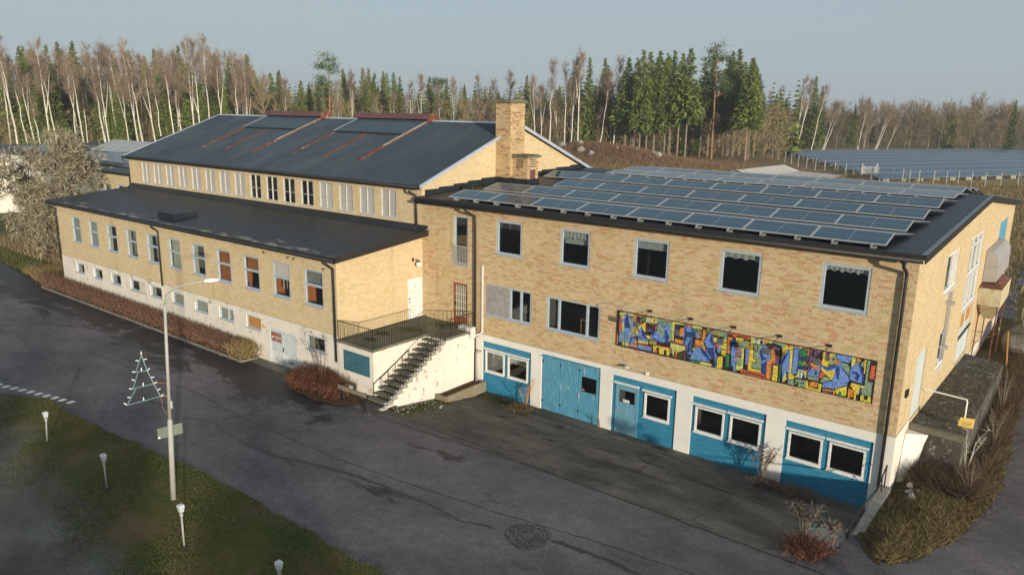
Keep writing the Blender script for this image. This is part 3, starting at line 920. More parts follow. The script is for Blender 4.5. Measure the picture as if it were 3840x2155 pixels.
for i in range(22):
    x_ = 0.9 + i * 1.0
    MB().hexa([(x_, -0.4, ra(-0.4) + 0.0005), (x_ + 0.09, -0.4, ra(-0.4) + 0.0005), (x_ + 0.09, 14.3, ra(14.3) + 0.0005), (x_, 14.3, ra(14.3) + 0.0005)], [(x_, -0.4, ra(-0.4) + 0.005), (x_ + 0.09, -0.4, ra(-0.4) + 0.006), (x_ + 0.09, 14.3, ra(14.3) + 0.006), (x_, 14.3, ra(14.3) + 0.005)]).build('felt_lap', 'roof_felt', rf)
# windows
cur = ['blind', 'valance', 'roller', 'valance', 'valance']
for i, (a, b2) in enumerate(UPW):
    w_ = window(FA, a, b2, 4.03, 5.60, A, fw_=0.10, depth=0.06, sill=0.09)
    if cur[i] == 'valance':
        drape(FA, a + 0.1, b2 - 0.1, (5.16, 5.16, 5.2, 5.26, 5.3)[i], 5.48, 0.12, 'curtain_white', w_, 'valance', (6, 7, 5, 5, 8)[i], 0.012, 0.07)
        if i == 1:
            MB(FA).box(a + 0.1, b2 - 0.1, 0.20, 0.205, 4.95, 5.4).build('blind', 'curtain_grey', w_)
    elif cur[i] == 'roller':
        MB(FA).box(a + 0.1, b2 - 0.1, 0.14, 0.145, 5.18, 5.48).build('blind', 'curtain_grey', w_)
    else:
        for k in range(7):
            MB(FA).box(a + 0.1, b2 - 0.1, 0.11, 0.13, 5.24 + 0.035 * k, 5.262 + 0.035 * k).build('blind_slat', 'blind_dark', w_)
        for k in range(3):
            MB(FA).box(a + 0.2 + 0.5 * k, a + 0.215 + 0.5 * k, 0.095, 0.105, 5.22, 5.5).build('blind_cord', 'curtain_white', w_)
w_ = window(FA, 2.12, 3.06, 3.2, 5.57, A, fw_=0.09, depth=0.08, sill=0.05, trans=())
MB(FA).box(2.21, 2.97, 0.14, 0.145, 5.1, 5.48).build('blind', 'blind_dark', w_)
rl = MB(FA).box(2.10, 3.06, -0.05, -0.025, 4.10, 4.13).box(2.10, 3.06, -0.05, -0.025, 3.3, 3.32).build('window_railing', 'alu', A)
for k in range(10):
    x = 2.13 + k * 0.1
    MB(FA).box(x, x + 0.018, -0.048, -0.03, 3.24, 4.12).build('baluster', 'alu', rl)
w_ = window(FA, 4.18, 6.89, 1.0, 2.52, A, fw_=0.08, depth=0.06, mull=(5.66, 6.28), bar=0.1, sill=0.06, panes=['board_grey', 'pane_glass', 'pane_glass'])
MB(FA).box(4.2, 5.62, 0.0, 0.03, 1.06, 2.49).build('cover_board', 'board_grey', w_)
w_ = window(FA, 7.75, 10.52, 1.0, 2.50, A, fw_=0.08, depth=0.06, mull=(8.40, 9.87), bar=0.1, sill=0.06)
# a stool upturned on the desk behind the wide window
st = thing('stool', (9.4, 0.6, 0.12), 'pale wooden stool legs seen behind the wide three-part window', 'stool')
b_ = MB().box(9.2, 9.6, 0.5, 0.85, 1.55, 1.585); b_.build('seat', 'wood_orange', st)
for x in (9.22, 9.56):
    for y in (0.53, 0.82):
        MB().box(x, x + 0.03, y, y + 0.03, 0.12, 1.55).build('leg', 'wood_orange', st)
# wooden glazed door on the terrace
dr = MB(FA).box(2.07, 2.17, 0.03, 0.12, 0.2, 2.28).box(2.92, 3.02, 0.03, 0.12, 0.2, 2.28).box(2.17, 2.92, 0.03, 0.12, 2.17, 2.28).box(2.17, 2.92, 0.05, 0.1, 0.2, 0.62).build('entrance_door', 'varnished_wood', A)
MB(FA).box(2.17, 2.92, 0.075, 0.08, 0.62, 2.17).build('pane', 'pane_glass', dr)
for k in range(6):
    x = 2.24 + 0.115 * k
    MB(FA).box(x, x + 0.03, 0.035, 0.06, 0.6, 2.16).build('grille_bar', 'curtain_cream', dr)
for z in (1.0, 1.35, 1.7):
    MB(FA).box(2.2, 2.9, 0.036, 0.058, z, z + 0.04).build('grille_rail', 'curtain_cream', dr)
MB(FA).box(2.2, 2.26, 0.0, 0.03, 1.15, 1.32).build('handle', 'iron_black', dr)
# garage bays
def bay_window(a, b2, z0, z1, par):
    w_ = window(FA, a, b2, z0, z1, par, frame='white_frame', fw_=0.07, depth=0.035, sill=0.03, th=0.05)
    MB(FA).box(a - 0.12, b2 + 0.06, -0.03, 0.04, z1 + 0.05, z1 + 0.13).build('roller_shutter_box', 'white_frame', w_)
    return w_
BW = {0: [(4.19, 5.36), (5.57, 6.76)], 2: [(12.83, 13.98)], 3: [(15.09, 16.29), (16.53, 17.74)], 4: [(18.77, 19.98), (20.21, 21.43)]}
for i, (a, b2, t_) in enumerate(BAYS):
    if i == 1:
        pn = wall(FA, a, b2, -2.95, t_, [(9.68, 10.48, -1.5, -0.80)], 0.1, 'garage_panel', 'blue_doors', A, d=0.06)
        for u0, u1 in ((7.6, 8.55), (8.58, 9.52), (9.55, 10.62)):
            lf = MB(FA).box(u0, u1, 0.02, 0.058, -2.84, t_ - 0.12) if u0 < 9 else MB(FA).box(u0, u1, 0.02, 0.058, -2.84, -1.5).box(u0, 9.68, 0.02, 0.058, -1.5, -0.80).box(10.48, u1, 0.02, 0.058, -1.5, -0.80).box(u0, u1, 0.02, 0.058, -0.80, t_ - 0.12)
            lf = lf.build('door_leaf', 'blue_doors', A)
            n = round((u1 - u0) / 0.105)
            for k in range(1, n):
                u = u0 + (u1 - u0) * k / n
                if u0 > 9 and 9.66 < u < 10.5:
                    MB(FA).box(u, u + 0.012, 0.0195, 0.021, -2.84, -1.52).build('board_groove', 'blue_board_plain', lf)
                else:
                    MB(FA).box(u, u + 0.012, 0.0195, 0.021, -2.84, t_ - 0.13).build('board_groove', 'blue_board_plain', lf)
            if u0 > 9:
                MB(FA).box(9.68, 10.48, 0.04, 0.046, -1.5, -0.80).build('pane', 'pane_glass', lf)
                MB(FA).box(9.70, 9.86, 0.034, 0.037, -1.46, -1.36).build('sticker', 'sign_red', lf)
                MB(FA).box(9.56, 9.62, -0.02, 0.02, -1.85, -1.6).build('handle', 'zinc', lf)
            for z in (-0.6, -2.5):
                MB(FA).box(u0 + 0.01, u0 + 0.06, 0.0, 0.02, z, z + 0.1).build('hinge', 'iron_black', lf)
        MB(FA).box(a, b2, -0.06, 0.05, t_ - 0.11, t_ - 0.06).build('drip_rail', 'blue_doors', A)
        continue
    wins = BW[i]
    doors = [(11.5, 12.5, -2.86, -0.74)] if i == 2 else []
    pn = wall(FA, a, b2, -2.95, t_, [(u0, u1, -1.82, -0.76) for u0, u1 in wins] + [(d_[0], d_[1], -1.47, -0.92) for d_ in doors], 0.1, 'garage_panel', 'blue_boards', A, d=0.055)
    gaps = [(u0 - 0.02, u1 + 0.02, -1.84, -0.60) for u0, u1 in wins] + [(d_[0] - 0.04, d_[1] + 0.04, d_[2] - 0.2, d_[3] + 0.05) for d_ in doors]
    z = -2.93
    while z < t_ - 0.02:
        z1 = min(z + 0.108, t_)
        segs = [(a, b2)]
        for g_ in gaps:
            if z1 > g_[2] + 0.02 and z < g_[3] - 0.02:
                segs = [s2 for p, q in segs for s2 in ([(p, q)] if q <= g_[0] or p >= g_[1] else [(p, g_[0]), (g_[1], q)]) if s2[1] - s2[0] > 0.02]
        for p, q in segs:
            MB(FA).box(p + 0.002, q - 0.002, 0.035 + random.uniform(-0.003, 0.003), 0.056, z + 0.004, z1 - 0.003).build('plank', 'blue_boards', pn)
        z += 0.112
    for u0, u1 in wins:
        bay_window(u0, u1, -1.82, -0.76, A)
    for d0, d1, e0, e1 in doors:
        df = MB(FA).box(d0 - 0.04, d0 + 0.03, 0.0, 0.06, e0, e1 + 0.05).box(d1 - 0.03, d1 + 0.04, 0.0, 0.06, e0, e1 + 0.05).box(d0 + 0.03, d1 - 0.03, 0.0, 0.06, e1 - 0.02, e1 + 0.05)
        df = df.box(d0 + 0.03, d1 - 0.03, 0.012, 0.05, e0, -1.47).box(d0 + 0.03, d0 + 0.12, 0.012, 0.05, -1.47, e1 - 0.02).box(d1 - 0.12, d1 - 0.03, 0.012, 0.05, -1.47, e1 - 0.02).box(d0 + 0.12, d1 - 0.12, 0.012, 0.05, -0.92, e1 - 0.02).build('side_door', 'blue_doors_faded', A)
        MB(FA).box(d0 + 0.12, d1 - 0.12, 0.03, 0.035, -1.47, -0.92).build('pane', 'pane_glass', df)
        MB(FA).box(d0 + 0.32, d0 + 0.62, 0.024, 0.028, -1.45, -1.33).build('notice', 'candle_white', df)
        MB(FA).box(d0 + 0.35, d0 + 0.39, 0.0235, 0.0245, -1.425, -1.355).box(d0 + 0.45, d0 + 0.58, 0.0235, 0.0245, -1.385, -1.37).box(d0 + 0.45, d0 + 0.57, 0.0235, 0.0245, -1.415, -1.402).build('notice_print', 'appliance_dark', df)
        MB(FA).box(d0 + 0.05, d0 + 0.09, -0.03, 0.012, -1.85, -1.72).build('handle', 'zinc', df)
        MB(FA).box(d0 - 0.15, d1 + 0.05, -0.04, 0.03, e1 + 0.07, e1 + 0.15).build('roller_shutter_box', 'white_frame', df)
# a light curtain corner and boxes in the first bay
MB(FA).box(4.25, 6.7, 0.5, 0.52, -1.3, -0.7).build('curtain', 'curtain_cream', A)
# gable openings
window(GA, 5.65, 8.45, 3.85, 5.42, A, frame='white_frame', fw_=0.12, depth=0.08, sill=0.1, mull=(7.4, 7.9), bar=0.1)
window(GA, 11.5, 15.55, 3.62, 5.33, A, frame='white_frame', fw_=0.10, depth=0.08, sill=0.1, mull=(12.85, 14.2), trans=(4.9,), bar=0.07)
window(GA, 11.5, 15.55, 2.0, 3.60, A, frame='white_frame', fw_=0.10, depth=0.08, sill=0.1, mull=(12.3, 13.2, 14.2), bar=0.07)
window(GA, 6.42, 8.1, 0.6, 2.2, A, frame='white_frame', fw_=0.12, depth=0.08, sill=0.12, mull=(7.3,))
dd = MB(GA).box(11.75, 15.3, 0.06, 0.1, -0.62, 1.86).build('double_door', 'pale_door', A)
for u0 in (11.85, 13.6):
    MB(GA).box(u0, u0 + 1.6, 0.035, 0.058, -0.6, 0.9).build('leaf_board', 'pale_door', dd)
    MB(GA).box(u0 + 0.2, u0 + 1.4, 0.04, 0.062, 1.1, 1.75).build('pane', 'wood_orange', dd)
MB(GA).box(11.7, 15.4, -0.02, 0.03, 0.62, 0.74).build('cross_bar', 'iron_black', dd)
d1_ = MB(GA).box(2.15, 3.80, 0.05, 0.1, -0.16, 2.33).build('gable_door', 'pale_door', A)
for k in range(8):
    MB(GA).box(2.2 + 0.2 * k, 2.385 + 0.2 * k, 0.036, 0.052, -0.14, 2.3).build('plank', 'pale_door', d1_)
d2_ = MB(GA).box(21.85, 25.4, 0.03, 0.1, 2.7, 4.95).build('hatch_door', 'blue_doors', A)
for k in range(4):
    MB(GA).box(21.9 + 0.88 * k, 22.74 + 0.88 * k, 0.016, 0.032, 2.72, 4.92).build('plank', 'blue_doors', d2_)
MB(GA).box(0.55, 0.75, -0.08, 0.0, 1.25, 1.5).box(0.95, 1.02, -0.06, 0.0, 1.2, 1.45).build('socket_box', 'iron_black', A)
# pipes
downpipe([(3.35, -0.56, 6.08), (3.35, -0.5, 5.9), (3.58, -0.11, 5.66), (3.6, -0.11, 5.4), (3.62, -0.11, -2.8)], 0.055, A)
downpipe([(21.9, -0.56, 6.06), (21.9, -0.5, 5.85), (21.94, -0.12, 5.62), (21.95, -0.12, 5.4), (21.97, -0.12, -2.6)], 0.058, A)
for x, y in ((3.35, -0.56), (21.9, -0.56)):
    MB().lathe((x, y, 5.93), [(0.05, 0.0), (0.1, 0.1), (0.11, 0.15)], 10).build('hopper_head', 'pipe_black', A, smooth=True)
MB().box(3.96, 4.04, -0.06, -0.009, 0.05, 3.35).build('cable_duct', 'pipe_white', A)
downpipe([(3.95, -0.03, -0.86), (3.86, -0.2, -0.86), (3.86, -0.26, -0.95), (3.86, -0.26, -2.85)], 0.06, A, 'zinc_duct', 'drain_pipe')
# ridge-side flashing where the roof meets the hall: stepped upstand
ys_ = [0.2, 1.2, 2.3, 3.4, 4.5, 5.65]
for i in range(5):
    y0_, y1_ = ys_[i], ys_[i + 1]
    MB().box(0.012, 0.05, y0_, y1_, ra(y0_) - 0.02, ra(y0_) + 0.26 + 0.03 * i).build('stepped_flashing', 'roof_felt', rf)
for i in range(5):
    y0_ = 7.0 + i * 1.5
    MB().box(0.012, 0.05, y0_, y0_ + 1.49, ra(y0_) - 0.02, ra(y0_) + 0.28).build('stepped_flashing', 'roof_felt', rf)
MB().box(1.005, 1.03, 5.64, 7.0, 6.5, 6.95).box(0.0, 1.03, 5.62, 5.66, 6.5, 6.93).box(1.04, 2.05, 5.86, 5.9, 6.5, 6.9).box(2.03, 2.06, 5.86, 6.98, 6.5, 6.9).build('chimney_flashing', 'roof_felt', rf)

# ------------------------------------------------------------------ solar panels on the roof
def panel_proto(sx, dep):
    root = None
    fr_ = MB().box(0, sx, 0, 0.035, -0.04, 0.0).box(0, sx, dep - 0.035, dep, -0.04, 0.0).box(0, 0.035, 0.035, dep - 0.035, -0.04, 0.0).box(sx - 0.035, sx, 0.035, dep - 0.035, -0.04, 0.0).build('panel', 'alu')
    MB().box(0.035, sx - 0.035, 0.035, dep - 0.035, -0.03, -0.008).build('cells', 'solar_cells', fr_)
    MB().box(sx / 2 - 0.006, sx / 2 + 0.006, 0.036, dep - 0.036, -0.0079, -0.0065).box(0.036, sx - 0.036, dep / 2 - 0.004, dep / 2 + 0.004, -0.0063, -0.005).build('busbar', 'alu', fr_)
    return fr_
proto = panel_proto(2.38, 1.13)
def panel_row(name, lab, y, xa, xb, n, tilt_, back, feet):
    row = thing(name, (xa, y, ra(y)), lab, 'solar row', 'rows of solar panels on the office roof')
    pit = (xb - xa) / n
    for k in range(n):
        o = copy_tree(proto, row)
        o.location = (pit * k, 0, 0.14); o.rotation_euler = (tilt_, 0, 0); o.scale = ((pit - 0.012) / 2.38, 1, 1)
    yb = y + 1.13 * math.cos(tilt_) - 0.01; zb = ra(y) + 0.14 + 1.13 * math.sin(tilt_)
    q = [(xa, yb + 0.01, zb - 0.05), (xb, yb + 0.01, zb - 0.05), (xb + 0.25, yb + back, ra(yb + back) + 0.07), (xa + 0.1, yb + back, ra(yb + back) + 0.07)]
    MB().hexa(q, [(a_, b3, c3 + 0.02) for a_, b3, c3 in q]).build('wind_deflector', 'panel_back_sky_grey', row)
    for k in range(feet):
        x = xa + 0.45 + k * (xb - xa - 0.9) / (feet - 1)
        MB().box(x, x + 0.16, y - 0.15, y + 0.08, ra(y - 0.1) + 0.003, ra(y - 0.1) + 0.06).box(x, x + 0.03, y - 0.14, y + 0.06, ra(y - 0.1) + 0.06, ra(y - 0.1) + 0.13).build('foot', 'foot_metal', row)
ROWS = [(-0.18, 1.98, 21.25, 8), (2.66, 1.72, 21.26, 8), (5.60, 3.95, 21.26, 7), (8.62, 1.15, 21.24, 8)]
RN = ['nearest the eave', 'second from the eave', 'third from the eave', 'fourth from the eave']
for r, (y, xa, xb, n) in enumerate(ROWS):
    panel_row('solar_row', 'row of blue solar panels on the office roof, ' + RN[r], y, xa, xb, n, rad(13), 1.6, 16 if r == 0 else 0)
for r in range(4):
    y = 11.85 + 2.0 * r
    panel_row('ridge_solar_row', 'pale glinting row of solar panels over the office roof ridge, %s from the front' % ORD[r], y, 3.3, 21.3, 8, rad(5.0 if r == 0 else 7), 0.82, 16 if r == 0 else 0)
for o in [proto] + list(proto.children):
    bpy.data.objects.remove(o)
vp = tag(MB().tube([(1.55, 2.0, ra(2)), (1.55, 2.0, ra(2) + 0.3)], 0.06, 8).lathe((1.55, 2.0, ra(2) + 0.28), [(0.1, 0), (0.11, 0.08), (0.05, 0.14), (0, 0.15)], 10).build('roof_vent', 'iron_black'), 'small black vent pipe on the office roof beside the panel rows', 'vent')

# ------------------------------------------------------------------ mosaic panel
MOS = """O 40,149 45,150 45,105 40,104
B 51,154 65,162 66,118 50,117
R 50,234 61,239 60,218 60,164 51,154 49,216
P 50,230 60,211 56,202
S 64,181 73,245 115,245 119,155 101,106 68,105
L 49,244 115,247 116,238 73,238 70,180 63,164 61,218 49,236
B 61,248 111,248 111,245 61,247
P 91,237 110,238 110,226 97,224
Y 69,118 97,118 97,105 68,105
B 80,244 89,237 92,218 105,201 114,199 112,193 100,196 106,183 100,172 100,110 90,145 86,165 83,106 77,107 74,179 73,204 60,199 61,210 71,230
N 83,243 89,233 102,182 74,181 73,214
N 74,179 81,106 77,106
R 77,248 87,248 83,240
O 118,241 127,243 125,189 125,154 119,153 118,204
O 118,246 175,245 174,225 170,224 170,241 118,241
G 143,241 167,243 167,225 153,225
Y 127,202 151,208 169,224 171,180 152,194 136,158 129,157
B 122,203 144,180 151,205 166,179 185,152 154,154 118,163 118,169 145,164
N 151,204 171,173 186,151 158,159
N 125,199 145,184 142,175
R 144,227 153,221 151,208
P 171,222 226,224 224,200 200,191 173,184
M 186,223 190,223 190,189 187,189
M 198,223 202,224 202,200 198,199
L 175,244 220,248 221,225 171,224
W 177,246 192,242 193,230 180,231
R 206,248 213,238 210,225 204,236
S 222,248 283,248 293,170 246,152 224,190
B 205,203 221,195 239,181 250,155 226,154 196,155 200,183
N 205,202 217,195 210,175 204,166 200,183
N 204,166 235,156 228,154 202,160
R 203,210 218,217 219,201 209,204
Y 171,169 195,170 194,155 185,156
B 219,230 240,227 252,215 276,238 279,223 275,190 276,154 247,155 248,181 257,202 239,217
N 236,234 253,221 277,238 254,216
N 258,187 277,191 276,154 261,155
N 257,208 265,210 271,189 260,187
O 268,248 283,248 275,239
L 285,248 339,247 343,242 298,241 298,214 297,167 293,168
O 323,229 338,230 338,195 304,194 302,211 321,211
G 309,207 319,209 318,203 310,202
O 303,180 339,180 339,166 303,166
B 339,238 370,240 382,237 382,200 373,194 374,128 359,134 355,165 341,164 339,193
N 342,237 350,232 353,190 345,165 341,166 340,193 343,204
N 370,238 376,236 376,210 371,207
N 359,170 373,200 371,136 359,136
R 349,248 367,248 370,240 347,241
L 371,248 412,248 413,241 374,240
G 376,240 413,240 413,202 383,202
B 387,228 399,228 399,201 387,202
R 397,236 406,236 408,202 399,202 400,219
O 418,240 429,240 429,213 421,194 436,153 413,171 389,176 388,194 417,196
B 140,151 186,151 186,142 140,140
Y 140,140 186,142 186,132 139,130
R 140,126 204,126 204,122 141,122
B 140,122 203,122 202,106 138,106
M 193,150 225,153 224,138 193,135
B 106,146 134,152 122,139 128,105 122,106 116,127 104,105 99,105
N 106,147 134,153 135,150 113,142 101,106 99,107
O 124,139 134,141 134,105 129,107
O 103,106 115,125 121,107
Y 210,133 282,135 283,105 272,105 270,125 258,125 258,105 238,104 237,128 225,129 223,106 212,107
R 218,115 230,117 228,106 219,106
R 225,138 282,139 283,136 225,134
P 262,165 355,165 352,100 348,100 349,158 286,159 287,107 284,108 283,160 262,161
L 286,158 348,158 349,142 337,137 319,128 317,125 302,104 299,115 289,117
K 291,140 294,140 297,117 300,106 287,107 291,118
K 305,144 317,130 319,128 316,129
R 311,122 317,121 316,104 310,104
K 304,130 310,132 310,108 304,112
D 319,126 348,132 345,105 318,105
B 373,116 379,139 409,168 437,143 442,115 369,113
S 385,122 388,136 407,146 416,129
N 407,166 439,147 437,141
R 384,173 407,172 407,165 389,168
S 379,148 382,163 405,165 389,148
S 408,180 422,179 435,172 415,171
G 378,109 416,111 415,100 372,101
L 417,110 442,111 442,101 417,100
S 433,248 515,248 515,221 502,217 502,228 481,227 457,228 448,248 434,226
M 467,244 487,245 486,230 466,229
B 402,159 421,159 454,128 451,117 413,117 375,110 374,124 385,144
N 412,165 438,148 455,130 452,121 423,144
L 416,111 461,112 462,101 416,100
B 444,231 453,229 463,205 469,185 471,158 479,152 480,100 474,100 470,143 453,131 438,151 438,175 424,195
N 453,228 468,189 466,184 446,201
N 438,173 467,177 471,155 472,139 466,142 459,136 441,154
N 468,142 472,141 479,120 479,100 475,100
R 444,243 457,247 454,231 443,233
K 444,247 458,248 457,244 444,242
Y 461,218 478,219 479,206 473,201 465,200
Y 494,204 516,205 516,181 495,180
Y 497,176 516,177 515,153 498,160
Y 502,218 515,219 515,210 503,208
B 479,204 496,206 492,161 482,162
R 471,195 485,197 487,176 473,182
Y 484,144 504,152 505,101 484,100
G 516,162 529,164 531,114 518,113
R 518,248 601,248 602,235 578,234 576,241 551,242 518,243
K 553,243 592,243 591,239 553,239
O 519,231 539,233 529,209 529,167 521,167
B 544,233 554,201 554,169 558,103 551,102 547,121 541,124 537,167 532,175 530,209
N 544,233 549,230 554,199 548,175 547,201 543,206 535,176 532,175 530,207
R 537,247 551,248 547,235 539,235
R 554,218 558,219 560,143 555,144 555,188
Y 549,236 579,237 579,221 553,220
S 559,219 589,231 604,228 592,203 583,201 576,209 560,208
U 559,205 576,205 576,168 561,166
S 560,162 577,163 577,132 559,130
L 576,200 584,200 585,121 576,112 559,109 559,130 578,129
B 592,199 604,199 603,139 594,139
M 593,224 604,228 616,223 617,202 593,202
G 600,222 607,223 606,216 601,215
O 604,199 607,200 606,120 604,120
R 578,117 673,118 672,101 667,100 667,112 585,111 584,103 578,103
R 587,106 664,107 663,101 587,102
Y 607,200 619,201 621,166 633,167 633,158 618,156 618,130 655,130 655,120 606,120
S 619,222 632,223 633,204 623,204
S 637,227 657,226 643,201 653,164 655,133 620,133 620,153 636,157 637,170 624,169 623,199 636,201
L 605,248 688,248 689,242 675,239 660,248 658,230 608,225
B 622,246 636,247 630,238 631,228 626,227 627,237
N 641,236 646,248 655,238 651,229 643,229
O 659,248 673,245 668,236 662,233
B 660,229 683,211 685,175 674,171 677,121 656,118 654,161 642,201 652,216
N 654,155 674,169 677,120 656,118
N 651,212 654,216 657,186 673,180 653,166 643,201
O 686,221 702,210 704,172 701,168 691,167 691,102 676,103 674,169 686,175
P 685,228 713,229 716,160 697,159 697,104 691,103 691,165 703,168 704,212
Y 699,159 715,160 716,102 699,101
S 690,248 737,248 737,227 723,227 721,238 692,243
G 722,170 725,171 725,103 722,102
Y 724,223 735,244 762,245 764,142 775,136 776,125 756,122 738,104 731,150
B 746,233 755,222 756,182 756,159 756,107 746,145 743,144 736,104 731,153 726,168 724,185
N 743,219 747,217 731,169 731,157 726,168 724,185
N 744,145 755,146 755,107
R 738,246 753,245 747,235
B 766,245 794,246 793,239 782,237 784,188 783,146 766,144
G 784,236 813,246 813,218 786,214
N 788,213 819,216 819,207 787,204
G 787,199 813,203 814,180 785,176
O 803,195 811,198 812,191 801,187
N 785,175 818,176 818,169 785,166
O 767,248 817,248 819,245 816,203 815,180 819,162 817,143 815,146 816,188 814,244 767,245
P 820,248 860,248 854,240 837,219 830,203 829,164 821,164 820,212
K 829,246 838,246 837,223 829,222
L 789,165 815,165 816,137 777,133 785,143
B 790,161 802,163 798,150 800,133 793,132 794,149
N 806,161 808,161 816,135 802,131 806,149
B 833,215 840,209 859,209 861,181 860,153 821,151 821,159 831,176 839,186 834,200
O 827,198 839,201 852,191 858,180 840,178 832,186
K 845,172 853,172 852,159 845,159
Y 864,247 874,248 875,218 889,218 889,247 906,248 905,241 894,235 891,216 886,195 865,199 867,215
P 876,248 889,248 890,219 875,220
R 862,213 867,215 867,200 862,200
S 896,236 908,246 912,239 911,232 928,221 947,221 959,206 957,183 926,220 891,203 891,214
B 913,248 959,248 957,227 920,226 912,239
Y 864,191 886,180 912,191 906,153 879,169 864,184
R 864,175 878,176 878,161 867,147 862,153
S 822,149 860,151 860,138 825,137
S 878,159 904,154 877,138 865,137
B 923,218 932,211 957,183 960,166 954,144 937,136 913,122 877,119 875,138 907,149 912,191 886,180 863,193 853,198 885,192 913,212
N 864,197 885,191 914,210 912,199 884,185
N 917,211 924,205 928,187 926,161 919,161 915,184 912,182
N 925,216 957,183 960,173 929,208
O 902,224 908,229 925,218 907,212
K 900,229 906,232 921,223 908,229 900,224
N 875,139 885,144 878,129
S 995,239 1008,248 1003,220 990,227
L 961,248 974,248 973,227 962,210
B 977,233 988,225 1006,195 1007,162 963,168 960,187 960,202
N 965,200 983,200 994,190 988,167 974,180 984,186 965,194
N 985,226 990,224 1006,195 1007,162 1002,163 1000,190
O 977,248 991,246 987,234 977,235
S 1011,248 1019,248 1018,174 1034,174 1034,125 1006,123 1002,150 1011,156
Y 1002,248 1008,248 1007,199 1004,201
R 1024,233 1037,234 1037,186 1023,186
Y 970,157 1011,156 1014,151 998,149 998,125 987,120 988,100 983,101 981,132 966,147
Y 1003,121 1013,121 1013,109 1026,109 1027,122 1034,122 1036,100 1004,100
D 1006,103 1017,104 1017,102 1006,101
D 1019,103 1026,104 1026,101 1019,101
D 1029,105 1034,105 1033,101 1029,102
Y 920,124 953,140 957,120 955,107 942,105 941,118 932,116 932,108 923,108
G 923,106 941,116 944,104 959,106 959,100 924,101
O 962,136 979,133 979,107 975,106 973,115 968,101 963,100
O 878,114 920,117 919,101 914,100 914,111 878,108
P 878,106 911,107 910,101 878,100
Y 818,130 825,129 828,109 863,106 862,129 872,129 871,101 819,101
O 832,129 859,132 858,113 833,111
S 758,123 776,121 776,100 756,105
S 783,127 817,127 818,103 792,102 795,114 781,105
K 787,118 814,121 814,117 792,116 792,102 789,103
N 998,151 1003,150 1001,122 997,123"""
mo = thing('mosaic_panel', (16.4, -0.03, 0.97), 'long colourful mosaic with blue-clad figures on the brick front', 'mosaic')
MB(FA).box(11.357, 21.412, -0.03, -0.0115, 0.973, 2.512).build('backing', 'mosaic_K', mo)
for i, ln in enumerate(MOS.split('\n')):
    k, *ps = ln.split()
    pts = [(11 + int(a) / 100, int(c) / 100) for a, c in (q.split(',') for q in ps)]
    MB(FA).prism(pts, -0.0305 - 0.00022 * (i + 1), -0.029).build('mosaic_piece', 'mosaic_' + k, mo)

# floodlights over the mosaic, the wire between them
LX = [12.87, 14.64, 16.38, 18.10, 19.83]
for i, x in enumerate(LX):
    f_ = thing('flood_light', (x, -0.02, 2.72), 'small black floodlight on a thin arm over the mosaic, %s from the left' % ORD[i], 'floodlight', 'floodlights over the mosaic')
    MB(FA).box(x - 0.09, x + 0.09, -0.07, -0.01, 2.68, 2.77).build('wall_bracket', 'iron_black', f_)
    MB().tube([(x, -0.05, 2.71), (x - 0.12, -0.85, 2.45)], 0.014, 6).build('arm', 'iron_black', f_)
    MB().hexa([(x - 0.25, -0.95, 2.24), (x - 0.02, -0.95, 2.24), (x - 0.02, -0.85, 2.20), (x - 0.25, -0.85, 2.20)], [(x - 0.25, -0.95, 2.46), (x - 0.02, -0.95, 2.46), (x - 0.02, -0.85, 2.42), (x - 0.25, -0.85, 2.42)]).build('lamp_head', 'appliance_dark', f_)
pts = [(10.35, -0.03, 2.45), (10.45, -0.03, 2.60)]
for a, c in zip([10.6] + LX[:-1], LX):
    pts += [(a + 0.15, -0.03, 2.70), ((a + c) / 2, -0.03, 2.66), (c - 0.12, -0.03, 2.71)]
tag(MB().tube(pts, 0.016, 6).build('cable', 'curtain_white', smooth=True), 'pale cable sagging between the floodlights above the mosaic', 'cable')
dl = thing('dome_light', (12.0, -0.02, 0.1), 'grey dome lamp on the wall below the mosaic', 'lamp')
MB().lathe((12.0, -0.16, 0.17), [(0.0, 0.11), (0.06, 0.1), (0.12, 0.06), (0.15, 0.0), (0.14, -0.01)], 14).build('shade', 'zinc', dl, smooth=True)
MB(FA).box(11.97, 12.03, -0.16, -0.01, 0.16, 0.2).build('bracket', 'zinc', dl)
MB().tube([(12.05, -0.02, 0.12), (12.9, -0.02, 0.09), (12.9, -0.02, 0.02)], 0.012, 6).build('cord', 'curtain_white', dl)
MB(FA).box(12.84, 12.96, -0.06, -0.01, 0.02, 0.14).build('junction_box', 'candle_white', dl)
# ------------------------------------------------------------------ long low wing in front of the hall
YBF = -5.46; XBL = -29.56
B = thing('low_wing', (-14.8, -2.7, RZ), 'long low yellow brick wing with a row of tall windows above a white basement', 'building')
FB = FRONT(YBF)
BWX = [(-27.4, -26.14), (-24.85, -23.61), (-22.33, -21.03), (-19.82, -18.49), (-17.27, -15.99), (-14.76, -13.48), (-12.28, -10.97), (-9.81, -8.49), (-7.32, -5.96), (-4.83, -3.46), (-2.35, -0.94)]
ZB0 = 0.33
hBF = [(a, b, 1.47, 3.18) for a, b in BWX]
wall(FB, XBL, 0.0, ZB0, 4.0, hBF, 0.14, 'front_wall', 'mortar', B)
brick_mesh('brickwork', FB, brick_cells(XBL, 0.008, ZB0, 3.98, hBF, seed=8), 'brick_pale', B)
BAS = [(-27.44, -26.23), (-24.88, -23.61), (-22.40, -21.08), (-19.86, -17.95), (-17.40, -16.02), (-14.83, -13.54), (-12.37, -11.03), (-9.93, -8.56), (-7.36, -6.07)]
hBB = [(a, b, -0.62, 0.04) for a, b in BAS] + [(-2.36, -0.98, -0.74, -0.02), (-5.42, -3.2, RZ - 0.1, -0.30)]
